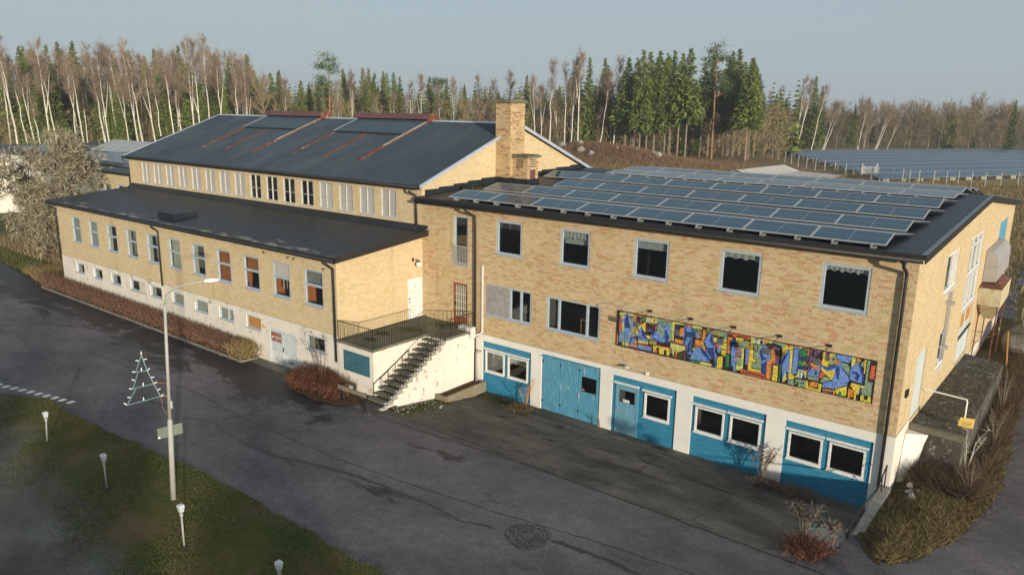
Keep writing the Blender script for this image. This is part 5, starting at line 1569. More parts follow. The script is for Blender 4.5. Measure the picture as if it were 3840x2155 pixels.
MB().tube([(22.3, 3.9, 0.62), (23.75, 3.7, 0.62), (23.78, 3.7, 0.55), (23.78, 3.7, -0.28)], 0.028, 8).build('rail', 'candle_white', gt)
ys2 = thing('yellow_sign', (24.0, 3.9, -1.2), 'plain yellow notice board on a short stake beside the loading platform', 'sign')
MB().hexa([(23.66, 3.05, -0.18), (24.10, 3.15, -0.22), (24.12, 3.18, -0.21), (23.68, 3.08, -0.17)], [(23.71, 3.02, 0.14), (24.13, 3.12, 0.14), (24.15, 3.15, 0.15), (23.73, 3.05, 0.15)]).build('board', 'sign_yellow', ys2)
for z in (-0.1, -0.05, 0.0):
    MB().hexa([(23.80, 3.055, z - 0.014), (24.06, 3.115, z - 0.014), (24.06, 3.13, z - 0.014), (23.80, 3.07, z - 0.014)], [(23.80, 3.05, z), (24.06, 3.11, z), (24.06, 3.125, z), (23.80, 3.065, z)]).build('print_line', 'ink', ys2)
MB().tube([(23.86, 3.1, -0.2), (23.84, 3.2, -0.9), (23.83, 3.2, -1.3)], 0.025, 6).build('stake', 'wood_orange', ys2)
MB().tube([(23.9, 3.1, -0.2), (24.0, 3.25, -1.2)], 0.016, 6).build('stake', 'old_timber', ys2)
# sheet-metal chute and hopper
hp = thing('hopper', (22.9, 18, -1.3), 'rusty cream sheet-metal hopper on thin legs against the gable', 'hopper')
MB(GA).prism([(16.7, 1.4), (16.5, 2.3), (20.5, 2.3), (20.3, 1.35)], -1.0, -0.02).build('bin', 'hopper_paint', hp)
MB().hexa([(22.5, 17.9, 0.5), (22.95, 17.9, 0.5), (22.95, 19.0, 0.5), (22.5, 19.0, 0.5)], [(22.28, 16.75, 1.4), (23.25, 16.75, 1.4), (23.25, 20.3, 1.35), (22.28, 20.3, 1.35)]).build('funnel', 'hopper_paint', hp)
MB().hexa([(22.28, 16.5, 2.3), (23.25, 16.5, 2.3), (23.25, 20.5, 2.3), (22.28, 20.5, 2.3)], [(22.3, 18.0, 2.5), (22.9, 18.2, 2.5), (22.9, 20.2, 2.5), (22.3, 20.2, 2.5)]).build('lid', 'rusty_steel', hp)
for x, y_ in ((22.4, 16.8), (22.4, 19.9), (23.15, 16.8), (23.15, 19.9)):
    MB().tube([(x, y_, 1.6), (x - 0.02, y_, -1.7)], 0.03, 6).build('leg', 'rusty_steel', hp)
MB().tube([(22.4, 16.8, 0.0), (23.15, 16.8, 0.02)], 0.02, 6).tube([(22.4, 16.8, -0.6), (23.15, 19.9, -0.62)], 0.02, 6).build('brace', 'rusty_steel', hp)
cu = thing('metal_chute', (22.8, 21, 1.9), 'curved grey sheet-metal chute above the rusty hopper', 'chute')
b_ = MB(); n = 8
pr_ = [(22.28, 4.05), (22.55, 4.0), (22.72, 3.85), (22.82, 3.6), (22.85, 3.3), (22.86, 2.5)]
for yy in (17.4, 22.6):
    b_.v += [(x, yy, z) for x, z in pr_] + [(22.28, yy, 2.45)]
k = len(pr_) + 1
b_.f = [(i, i + 1, k + i + 1, k + i) for i in range(k - 1)] + [tuple(range(k - 1, -1, -1)), tuple(range(k, 2 * k))]
cb_ = b_.build('shell', 'zinc_duct', cu)
MB().box(22.28, 22.87, 17.36, 22.64, 3.26, 3.30).build('seam', 'zinc', cu)
# cable ladder with two outlets in front of the low gable window
tr_ = thing('cable_ladder', (22.4, 7.2, 0.9), 'thin grey cable tray running down the gable between two windows', 'cable tray')
MB().box(22.27, 22.36, 7.05, 7.35, 0.95, 3.72).build('tray', 'zinc', tr_)
for z in (3.35, 1.55):
    MB().box(22.27, 22.55, 6.55, 6.75, z, z + 0.12).build('outlet', 'zinc', tr_)
# retaining wall with its handrail at the corner
rw = thing('retaining_wall', (22.1, -2, -2.9), 'short sloping mossy retaining wall with an iron handrail at the corner of the building', 'wall')
MB().hexa([(22.0, -3.6, -3.0), (22.3, -3.6, -3.0), (22.35, -0.03, -3.0), (22.03, -0.03, -3.0)], [(22.0, -3.6, -2.12), (22.3, -3.6, -2.12), (22.35, -0.03, -1.80), (22.03, -0.03, -1.80)]).build('wall', 'concrete', rw)
MB().tube([(22.15, -0.15, -1.8), (22.15, -0.15, -1.0), (22.1, -1.0, -1.55), (22.0, -2.2, -1.6), (21.95, -3.6, -1.75), (21.93, -3.9, -2.5)], 0.025, 6).tube([(22.15, -0.55, -1.8), (22.13, -0.6, -1.28)], 0.022, 6).tube([(22.0, -2.2, -2.1), (22.0, -2.2, -1.6)], 0.022, 6).build('handrail', 'iron_black', rw)
# ------------------------------------------------------------------ buildings beyond the hall on the left
D_ = thing('brick_annex', (-33, 3, RZ), 'low yellow brick annex with two small windows left of the tall hall', 'building')
FD = FRONT(0.35)
hD = [(-35.4, -34.2, 3.3, 4.45), (-33.2, -32.0, 3.3, 4.45)]
wall(FD, -36.0, -30.2, 0.2, 5.3, hD, 0.12, 'front_wall', 'mortar', D_)
brick_mesh('brickwork', FD, brick_cells(-36.0, -30.2, 0.2, 5.28, hD, seed=40), 'brick_pale', D_)
for a, b2, z0, z1 in hD:
    window(FD, a, b2, z0, z1, D_, fw_=0.07, depth=0.06)
MB().box(-36.0, -30.2, 0.33, 0.45, -2.4, 0.19).build('base_wall', 'plaster_white', D_)
MB(FD).box(-33.1, -31.9, -0.05, -0.021, -2.1, 0.1).build('blue_door', 'blue_doors', D_)
MB().box(-36.0, -35.9, 0.45, 7, -2.4, 5.3).build('side_wall', 'mortar', D_)
MB().box(-35.8, -30.3, 2.0, 2.1, 0.2, 5.2).build('interior_wall', 'room_dark', D_)
MB().hexa([(-36.4, 0.0, 5.3), (-30.3, 0.0, 5.3), (-30.3, 7.5, 5.45), (-36.4, 7.5, 5.45)], [(-36.4, 0.0, 5.46), (-30.3, 0.0, 5.46), (-30.3, 7.5, 5.6), (-36.4, 7.5, 5.6)]).build('roof', 'roof_felt', D_)
for i in range(3):
    MB().hexa([(-36.2, 2.2 + i * 1.7, 5.62 + 0.02 * i), (-30.9 - 0.5 * i, 2.2 + i * 1.7, 5.60), (-30.9 - 0.5 * i, 3.8 + i * 1.7, 5.7), (-36.2, 3.8 + i * 1.7, 5.72)], [(-36.2, 2.2 + i * 1.7, 5.64 + 0.02 * i), (-30.9 - 0.5 * i, 2.2 + i * 1.7, 5.62), (-30.9 - 0.5 * i, 3.8 + i * 1.7, 5.72), (-36.2, 3.8 + i * 1.7, 5.74)]).build('roof_sheet', 'grey_sheet', D_)
E_ = thing('far_workshop', (-60, 18, RZ), 'wide flat-roofed workshop with grey roof sheets and a rooflight behind the lichen tree', 'building')
MB().box(-88, -37, 6.0, 32, -2.4, 4.85).build('walls', 'plaster_white', E_)
MB().box(-88.4, -36.6, 5.6, 32.4, 4.86, 5.05).build('roof', 'roof_felt', E_)
for i, (x0, x1, y0, y1) in enumerate(((-66, -56, 8, 11.5), (-55.5, -45, 7, 10.5), (-62, -50, 12, 15.5), (-70, -60, 17, 20.5), (-49, -40, 11, 14), (-80, -70, 9, 13))):
    MB().hexa([(x0, y0, 5.08), (x1, y0, 5.08), (x1, y1, 5.24), (x0, y1, 5.24)], [(x0, y0, 5.11), (x1, y0, 5.11), (x1, y1, 5.30), (x0, y1, 5.30)]).build('roof_sheet', 'grey_sheet', E_)
sk = MB().prism([(14.0, 5.05), (20.5, 5.05), (19.5, 6.0), (17.2, 6.15)], -57, -70)
sk = MB(lambda u, d, z: (-d, u, z)).prism([(14.0, 5.052), (20.5, 5.052), (19.8, 6.0), (17.2, 6.2)], 57, 70).build('rooflight', 'ridge_cap', E_)
for i in range(5):
    x = -69.8 + i * 2.56
    MB().hexa([(x, 13.97, 5.08), (x + 2.4, 13.97, 5.08), (x + 2.4, 17.1, 6.22), (x, 17.1, 6.22)], [(x, 13.94, 5.11), (x + 2.4, 13.94, 5.11), (x + 2.4, 17.08, 6.26), (x, 17.08, 6.26)]).build('rooflight_pane', 'zinc', E_)
MB().box(-88.4, -36.6, 32.0, 32.4, 5.06, 5.75).build('parapet', 'dark_trim', E_)
W_ = thing('pale_shed', (-84, 2, RZ), 'long pale low shed at the far left beyond the lichen tree', 'building')
MB().box(-110, -72, 3.0, 12, -2.4, 3.9).build('walls', 'plaster_stained', W_)
MB().hexa([(-110.5, 2.5, 3.9), (-71.5, 2.5, 3.9), (-71.5, 12.5, 4.4), (-110.5, 12.5, 4.4)], [(-110.5, 2.5, 4.05), (-71.5, 2.5, 4.05), (-71.5, 12.5, 4.6), (-110.5, 12.5, 4.6)]).build('roof', 'curtain_cream', W_)

# ------------------------------------------------------------------ street lamp, its sign and light tree
LB = Vector((4.16, -15.72, RZ))
RV = Vector((0.786, 0.618, 0))
def on(h, side=0.0):
    return LB + Vector((0, 0, h)) + RV * (0.045 * h + side)
sl_ = thing('street_lamp', tuple(LB), 'tall grey street lamp with a curved arm on the front lawn', 'street lamp')
MB().tube([tuple(on(0)), tuple(on(2.8)), tuple(on(2.85))], [0.088, 0.082, 0.06], 10).build('lower_post', 'lamp_grey', sl_, smooth=True)
MB().tube([tuple(on(2.85)), tuple(on(6.62))], [0.058, 0.042], 10).build('upper_post', 'lamp_grey', sl_, smooth=True)
arm = [on(6.62), on(6.88, 0.05), on(7.08, 0.22), on(7.2, 0.45), on(7.3, 0.85), on(7.37, 1.25)]
MB().tube([tuple(v) for v in arm], 0.03, 8).build('arm', 'lamp_grey', sl_, smooth=True)
p0, p1 = on(7.38, 1.2), on(7.43, 1.72)
sd_ = Vector((-RV.y, RV.x, 0))
b_ = MB()
rings = []
for f_, wd, hh in ((0, 0.04, 0.04), (0.2, 0.09, 0.07), (0.6, 0.10, 0.075), (1.0, 0.03, 0.02)):
    c = p0 + (p1 - p0) * f_
    for k in range(10):
        a = 2 * PI * k / 10
        b_.v.append(tuple(c + sd_ * (wd * math.cos(a)) + Vector((0, 0, hh * math.sin(a)))))
b_.f = [(i * 10 + k, i * 10 + (k + 1) % 10, (i + 1) * 10 + (k + 1) % 10, (i + 1) * 10 + k) for i in range(3) for k in range(10)] + [tuple(range(9, -1, -1)), tuple(range(30, 40))]
b_.build('lamp_head', 'glass_white', sl_, smooth=True)
MB().lathe(tuple(LB), [(0.0, 0.05), (0.16, 0.045), (0.17, 0.0)], 10).build('foot', 'iron_black', sl_)
MB().box(*[v for pair in ((on(3.3).x + 0.06, on(3.3).x + 0.14), (on(3.3).y - 0.04, on(3.3).y + 0.04), (LB.z + 3.25, LB.z + 3.5)) for v in pair]).build('fuse_box', 'lamp_grey', sl_)
sb = thing('sign_back_board', tuple(on(2.3)), 'back of a grey-green ribbed road sign strapped to the street lamp', 'sign')
pd = Vector((0.786, 0.618, 0))
def board(o0, o1, z0, z1, off, th, nm, mat, par):
    n_ = Vector((0.618, -0.786, 0))
    q = [on(0) * 0 + LB + RV * (0.045 * 2.4) + pd * o + n_ * off for o in (o0, o1)]
    lo = [(*(q[0])[:2], RZ + z0[0]), (*(q[1])[:2], RZ + z0[1]), (*(q[1] + n_ * th)[:2], RZ + z0[1]), (*(q[0] + n_ * th)[:2], RZ + z0[0])]
    hi = [(x, y, z + z1) for x, y, z in lo]
    return MB().hexa(lo, hi).build(nm, mat, par)
ZL, ZRr = 2.10, 2.34
board(-0.47, 0.35, (ZL, ZRr), 0.36, -0.11, 0.012, 'plate', 'sign_back', sb)
for i in range(5):
    z = 0.0 + i * 0.086
    board(-0.47, 0.35, (ZL + z, ZRr + z), 0.018, -0.097, 0.025, 'rib', 'sign_back', sb)
board(-0.46, -0.39, (ZL + 0.03, ZL + 0.04), 0.06, -0.0965, 0.006, 'sticker', 'candle_white', sb)
ct = thing('light_tree', tuple(on(4.0)), 'unlit Christmas light tree outline with white candles hung beside the street lamp', 'light decoration')
def dk(o, h):
    return on(h, o)
apex, l1, r1, l1i, l2, r2, l2i, l3, r3 = dk(-0.80, 4.98), dk(-1.0, 4.42), dk(-0.64, 4.46), dk(-0.94, 4.40), dk(-1.12, 3.86), dk(-0.46, 4.04), dk(-1.04, 3.84), dk(-1.34, 3.30), dk(-0.26, 3.62)
def bar2(a, c, r=0.018):
    MB().tube([tuple(a), tuple(c)], r, 5).build('frame_bar', 'tree_frame', ct)
for a, c in ((apex, l1), (apex, r1), (l1, r1), (l1i, l2), (r1, r2), (l2, r2), (l2i, l3), (r2, r3), (l3, r3)):
    bar2(a, c)
MB().tube([tuple(r2), tuple(on(4.1))], 0.006, 5).tube([tuple(r3), tuple(on(3.64))], 0.014, 5).tube([tuple(r3), tuple(dk(-0.2, 3.2)), tuple(on(2.9, 0.0))], 0.005, 5).build('hanger', 'wood_orange', ct)
outs = [(apex, (0, 1)), (apex * 0.65 + l1 * 0.35, (-1, 0.1)), (apex * 0.7 + r1 * 0.3, (1, 0.3)), (l1, (-1, 0)), (r1, (0.7, 0.8)), ((l1 + r1) / 2, (0, 1)), ((l1i + l2) / 2, (-1, 0.3)), ((r1 + r2) / 2, (1, 0.1)), (l2, (-1, 0)), (r2, (0.9, 0.5)), ((l2 + r2) / 2, (0, 1)), ((l2i + l3) / 2, (-1, 0)), ((r2 + r3) / 2, (1, 0.4)), (l3, (-0.6, 0.5)), (r3, (0.8, 0.6)), ((l3 + r3) / 2, (0, 1))]
for c, (du, dz) in outs:
    d = (RV * du + Vector((0, 0, dz))).normalized()
    MB().tube([tuple(c + d * 0.015), tuple(c + d * 0.12)], 0.016, 6).build('candle', 'candle_white', ct)

# bollard lamps
BOL = [((-3.64, -16.55), 1.25, (0.10, 0.03), 'leaning white-headed bollard lamp furthest up the front lawn'),
       ((1.81, -16.78), 1.28, (0.0, 0.0), 'white-headed bollard lamp left of the street lamp on the lawn'),
       ((6.98, -16.9), 1.35, (0.0, 0.0), 'white-headed bollard lamp right beside the foot of the street lamp'),
       ((11.5, -16.75), 1.32, (0.0, 0.0), 'white bollard lamp head cut by the bottom edge of the picture')]
for (x, y), h, ln, lab in BOL:
    o = thing('bollard_lamp', (x, y, RZ), lab, 'bollard lamp', 'bollard lamps on the lawn')
    MB().tube([(0, 0, 0), (ln[0], ln[1], h - 0.33)], 0.028, 8).build('post', 'lamp_grey', o, local=True, smooth=True)
    MB().lathe((ln[0], ln[1], h - 0.36), [(0.04, 0), (0.05, 0.03), (0.05, 0.1), (0.04, 0.12)], 8).build('collar', 'lamp_grey', o, local=True)
    MB().hexa([(ln[0] - 0.055, ln[1] - 0.055, h - 0.21), (ln[0] + 0.055, ln[1] - 0.055, h - 0.21), (ln[0] + 0.055, ln[1] + 0.055, h - 0.21), (ln[0] - 0.055, ln[1] + 0.055, h - 0.21)],
              [(ln[0] - 0.080, ln[1] - 0.080, h - 0.03), (ln[0] + 0.080, ln[1] - 0.080, h - 0.03), (ln[0] + 0.080, ln[1] + 0.080, h - 0.03), (ln[0] - 0.080, ln[1] + 0.080, h - 0.03)]).build('lamp_head', 'bollard_white', o, local=True)
    MB().hexa([(ln[0] - 0.084, ln[1] - 0.084, h - 0.03), (ln[0] + 0.084, ln[1] - 0.084, h - 0.03), (ln[0] + 0.084, ln[1] + 0.084, h - 0.03), (ln[0] - 0.084, ln[1] + 0.084, h - 0.03)],
              [(ln[0] - 0.066, ln[1] - 0.066, h + 0.02), (ln[0] + 0.066, ln[1] - 0.066, h + 0.02), (ln[0] + 0.066, ln[1] + 0.066, h + 0.02), (ln[0] - 0.066, ln[1] + 0.066, h + 0.02)]).build('cap', 'bollard_white', o, local=True)
    MB().lathe((0, 0, 0), [(0.09, 0.0), (0.08, 0.05), (0.0, 0.055)], 8).build('foot', 'iron_black', o, local=True)

# ------------------------------------------------------------------ trees
def tubes_np(paths, n=5):
    m_ = MB()
    for p, r in paths:
        m_.tube(p, r, n, cap=False)
    V = np.array(m_.v); F = np.array([f for f in m_.f])
    return V, F

def mesh_only(name, V, F, mat):
    o = np_mesh(name, V, F, mat)
    me = o.data
    bpy.data.objects.remove(o)
    return me

def birch_meshes(seed, H=22.0, first=0.42):
    rr = np.random.default_rng(seed)
    wob = rr.normal(size=(9, 2)) * 0.12
    tr_ = [(wob[i][0] * i / 8 * 1.6, wob[i][1] * i / 8 * 1.6, H * i / 8) for i in range(9)]
    rad_ = [0.19 * (1 - 0.9 * (i / 8) ** 0.9) for i in range(9)]
    paths = [(tr_, rad_)]
    if rr.random() < 0.5:
        z0 = H * rr.uniform(0.35, 0.5); az = rr.uniform(0, 6.28)
        paths.append(([(0, 0, z0), (math.cos(az) * 0.7, math.sin(az) * 0.7, z0 + 3.5), (math.cos(az) * 1.5, math.sin(az) * 1.5, z0 + 8)], [0.09, 0.07, 0.02]))
    tw = []
    for k in range(34):
        t_ = rr.uniform(first, 0.97)
        az = rr.uniform(0, 2 * PI)
        z0 = H * t_
        L = (0.9 + 3.9 * (1 - t_) ** 0.7) * rr.uniform(0.7, 1.2)
        el = rad(rr.uniform(45, 68))
        i = t_ * 8
        p = np.array([np.interp(i, range(9), [q[0] for q in tr_]), np.interp(i, range(9), [q[1] for q in tr_]), z0])
        d = np.array([math.cos(az) * math.cos(el), math.sin(az) * math.cos(el), math.sin(el)])
        e = p + d * L + np.array([0, 0, 0.12 * L])
        tw.append(slivers(np.array([p, p, p]), np.array([e - p, e - p, e - p]), L, 0.07))
        n = 60
        s = rr.uniform(0.15, 1.0, n)[:, None]
        base = p + (e - p) * s
        dr = rr.normal(size=(n, 3)) * 0.75 + d * 0.7 + np.array([0, 0, 0.2])
        tw.append(slivers(base, dr, rr.uniform(0.5, 1.5, n), rr.uniform(0.022, 0.042, n), 0.2))
    top = np.array(tr_[-1])
    base = top + rr.normal(size=(90, 3)) * np.array([0.3, 0.3, 1.3]) - np.array([0, 0, 1.0])
    tw.append(slivers(base, rr.normal(size=(90, 3)) * 0.5 + np.array([0, 0, 1.0]), rr.uniform(0.5, 1.3, 90), 0.03))
    V, F = tubes_np(paths)
    return mesh_only('trunk', V, F, 'birch_bark'), mesh_only('crown', *join_np(tw), 'birch_twigs')

def spruce_meshes(seed, H=22.0, first=0.06, R=2.4, per=13, step=0.36):
    rr = np.random.default_rng(seed)
    V, F = tubes_np([([(0, 0, 0), (0.05, 0, H * 0.5), (0, 0, H * 0.98)], [0.22, 0.15, 0.02])], 6)
    tm = mesh_only('trunk', V, F, 'spruce_bark')
    parts = []
    z = H * first
    while z < H * 0.985:
        f_ = (z / H - first) / (1 - first)
        rz = R * (1 - f_) ** 0.85 * rr.uniform(0.75, 1.15) + 0.12
        for k in range(max(4, int(per * (0.55 + 0.45 * (1 - f_))))):
            az = rr.uniform(0, 2 * PI); L = rz * rr.uniform(0.6, 1.12)
            d = np.array([math.cos(az), math.sin(az), -0.28 + 0.5 * f_])
            s = np.linspace(0.12, 1, 5)[:, None]
            base = np.array([0, 0, z + rr.uniform(-0.15, 0.15)]) + d * L * s
            base[:, 2] += 0.12 * L * s[:, 0] ** 2
            dr = d * 0.6 + rr.normal(size=(5, 3)) * 0.5 + np.array([0, 0, -0.35])
            parts.append(slivers(base, dr, L * 0.34 + 0.25, L * 0.14 + 0.14))
        z += step * rr.uniform(0.8, 1.2)
    return tm, mesh_only('crown', *join_np(parts), 'spruce_needles')

def pine_meshes(seed, H=22.0):
    rr = np.random.default_rng(seed)
    paths = [([(0, 0, 0), (0.2, 0.1, H * 0.5), (0.1, 0.3, H * 0.95)], [0.25, 0.17, 0.05])]
    parts = []
    for k in range(26):
        t_ = rr.uniform(0.55, 0.99); az = rr.uniform(0, 6.28); L = (0.6 + 3.2 * (1 - t_) ** 0.5) * rr.uniform(0.6, 1.2)
        p = np.array([0.15, 0.2, H * t_]); q = p + np.array([math.cos(az) * L, math.sin(az) * L, 0.35 * L])
        paths.append(([tuple(p), tuple(q)], [0.06, 0.02]))
        n = 90
        c = q + rr.normal(size=(n, 3)) * np.array([0.75, 0.75, 0.38])
        parts.append(slivers(c, rr.normal(size=(n, 3)) + np.array([0, 0, 0.6]), rr.uniform(0.3, 0.6, n), 0.2))
    V, F = tubes_np(paths)
    return mesh_only('trunk', V, F, 'pine_bark'), mesh_only('crown', *join_np(parts), 'pine_needles')

def bare_meshes(seed, H=15.0, spread=1.0, bark='grey_bark', twig='bare_twigs', lichen=False, ntw=34, lev=3):
    rr = np.random.default_rng(seed)
    paths = []; tw = []
    def grow(p, d, L, r, k):
        mid = p + d * L * 0.5 + rr.normal(size=3) * 0.04 * L
        q = p + d * L + rr.normal(size=3) * 0.05 * L
        paths.append(([tuple(p), tuple(mid), tuple(q)], [r, r * 0.75, r * 0.5]))
        if k <= (2 if lichen else 1):
            n = ntw
            s = rr.uniform(0.2, 1, n)[:, None]
            tw.append(slivers(p + (q - p) * s, rr.normal(size=(n, 3)) * 0.75 + d * 0.7 + np.array([0, 0, 0.15]), (rr.uniform(0.12, 0.5, n) if lichen else rr.uniform(0.35, 1.15, n) * H / 15), rr.uniform(0.03, 0.055, n) * (1.3 if lichen else 1)))
        if k > 0:
            for j in range(rr.integers(4, 6) if lichen else rr.integers(3, 5)):
                dd_ = d * 0.8 + rr.normal(size=3) * 0.5 * spread + np.array([0, 0, 0.08 if lichen else 0.22])
                dd_ /= np.linalg.norm(dd_)
                st_ = p + (q - p) * rr.uniform(0.45, 1.0)
                grow(st_, dd_, L * rr.uniform(0.55, 0.8), r * 0.5, k - 1)
    grow(np.array([0.0, 0, 0]), np.array([0.03, 0.02, 1.0]), H * (0.30 if lichen else 0.38), 0.2, lev)
    V, F = tubes_np(paths, 4)
    tw = join_np(tw)
    top = tw[0][:, 2].max()
    s = H / top
    V[:, 2] *= s; tw[0][:, 2] *= s
    return mesh_only('trunk', V, F, bark), mesh_only('crown', *tw, twig)

VAR = {'b': [birch_meshes(s, first=f) for s, f in ((1, 0.50), (2, 0.60), (3, 0.54), (4, 0.64), (5, 0.46))],
       's': [spruce_meshes(s, first=f, R=r) for s, f, r in ((11, 0.05, 3.0), (12, 0.08, 2.4), (13, 0.04, 3.4), (14, 0.12, 2.7))],
       't': [spruce_meshes(s, first=f, R=r, step=0.36, per=13) for s, f, r in ((21, 0.44, 2.9), (22, 0.36, 3.1), (23, 0.52, 2.7), (24, 0.28, 2.9))],
       'p': [pine_meshes(31), pine_meshes(32)],
       'd': [bare_meshes(s, 15.0, sp) for s, sp in ((41, 0.8), (42, 1.0), (43, 0.7), (44, 1.1))]}
HREF = {'b': 22.0, 's': 22.0, 't': 22.0, 'p': 22.0, 'd': 15.0}
TN = {'b': ('birch_tree', 'birch'), 's': ('spruce_tree', 'spruce'), 't': ('spruce_tree', 'spruce'), 'p': ('pine_tree', 'pine'), 'd': ('bare_tree', 'tree')}
def zone(x, y):
    # which stretch of the wood: far left, behind the hall, the tall stand, beyond the solar park
    a = math.degrees(math.atan2(y + 26.6, x - 26.66))
    return 0 if a > 145 else 1 if a > 124 else 2 if a > 109 else 3
LAB = {('b', 0): 'slender white-barked birch in the left wood behind the low roofs', ('b', 1): 'bare birch in the wood behind the hall ridge', ('b', 2): 'tall bare birch beside the spruce stand right of the chimney', ('b', 3): 'pale birch at the edge of the wood beyond the solar park',
       ('s', 0): 'dark spruce among the white birches in the left wood', ('s', 1): 'pointed green spruce in the low wood behind the hall', ('s', 2): 'dense spruce within the stand right of the chimney', ('s', 3): 'dark spruce in the wood beyond the solar park',
       ('t', 2): 'tall spruce with a bare lower trunk right of the chimney', ('t', 1): 'tall spruce with a bare lower trunk behind the chimney', ('t', 3): 'tall bare-trunked spruce at the right end of the spruce stand',
       ('p', 0): 'broad-topped pine standing above the left wood', ('p', 1): 'broad-topped pine standing above the low wood behind the hall', ('p', 2): 'loose-crowned blue-green pine within the tall spruce stand', ('p', 3): 'loose-crowned pine at the spruce stand',
       ('d', 0): 'spreading bare grey tree at the end of the birch wood', ('d', 1): 'bushy bare olive-brown tree before the low wood behind the hall', ('d', 2): 'bare brown tree by the spruce stand', ('d', 3): 'bare grey-brown tree in the wood beyond the solar park'}
GRP = ['trees of the left wood', 'trees behind the hall', 'trees of the spruce stand', 'trees beyond the solar park']
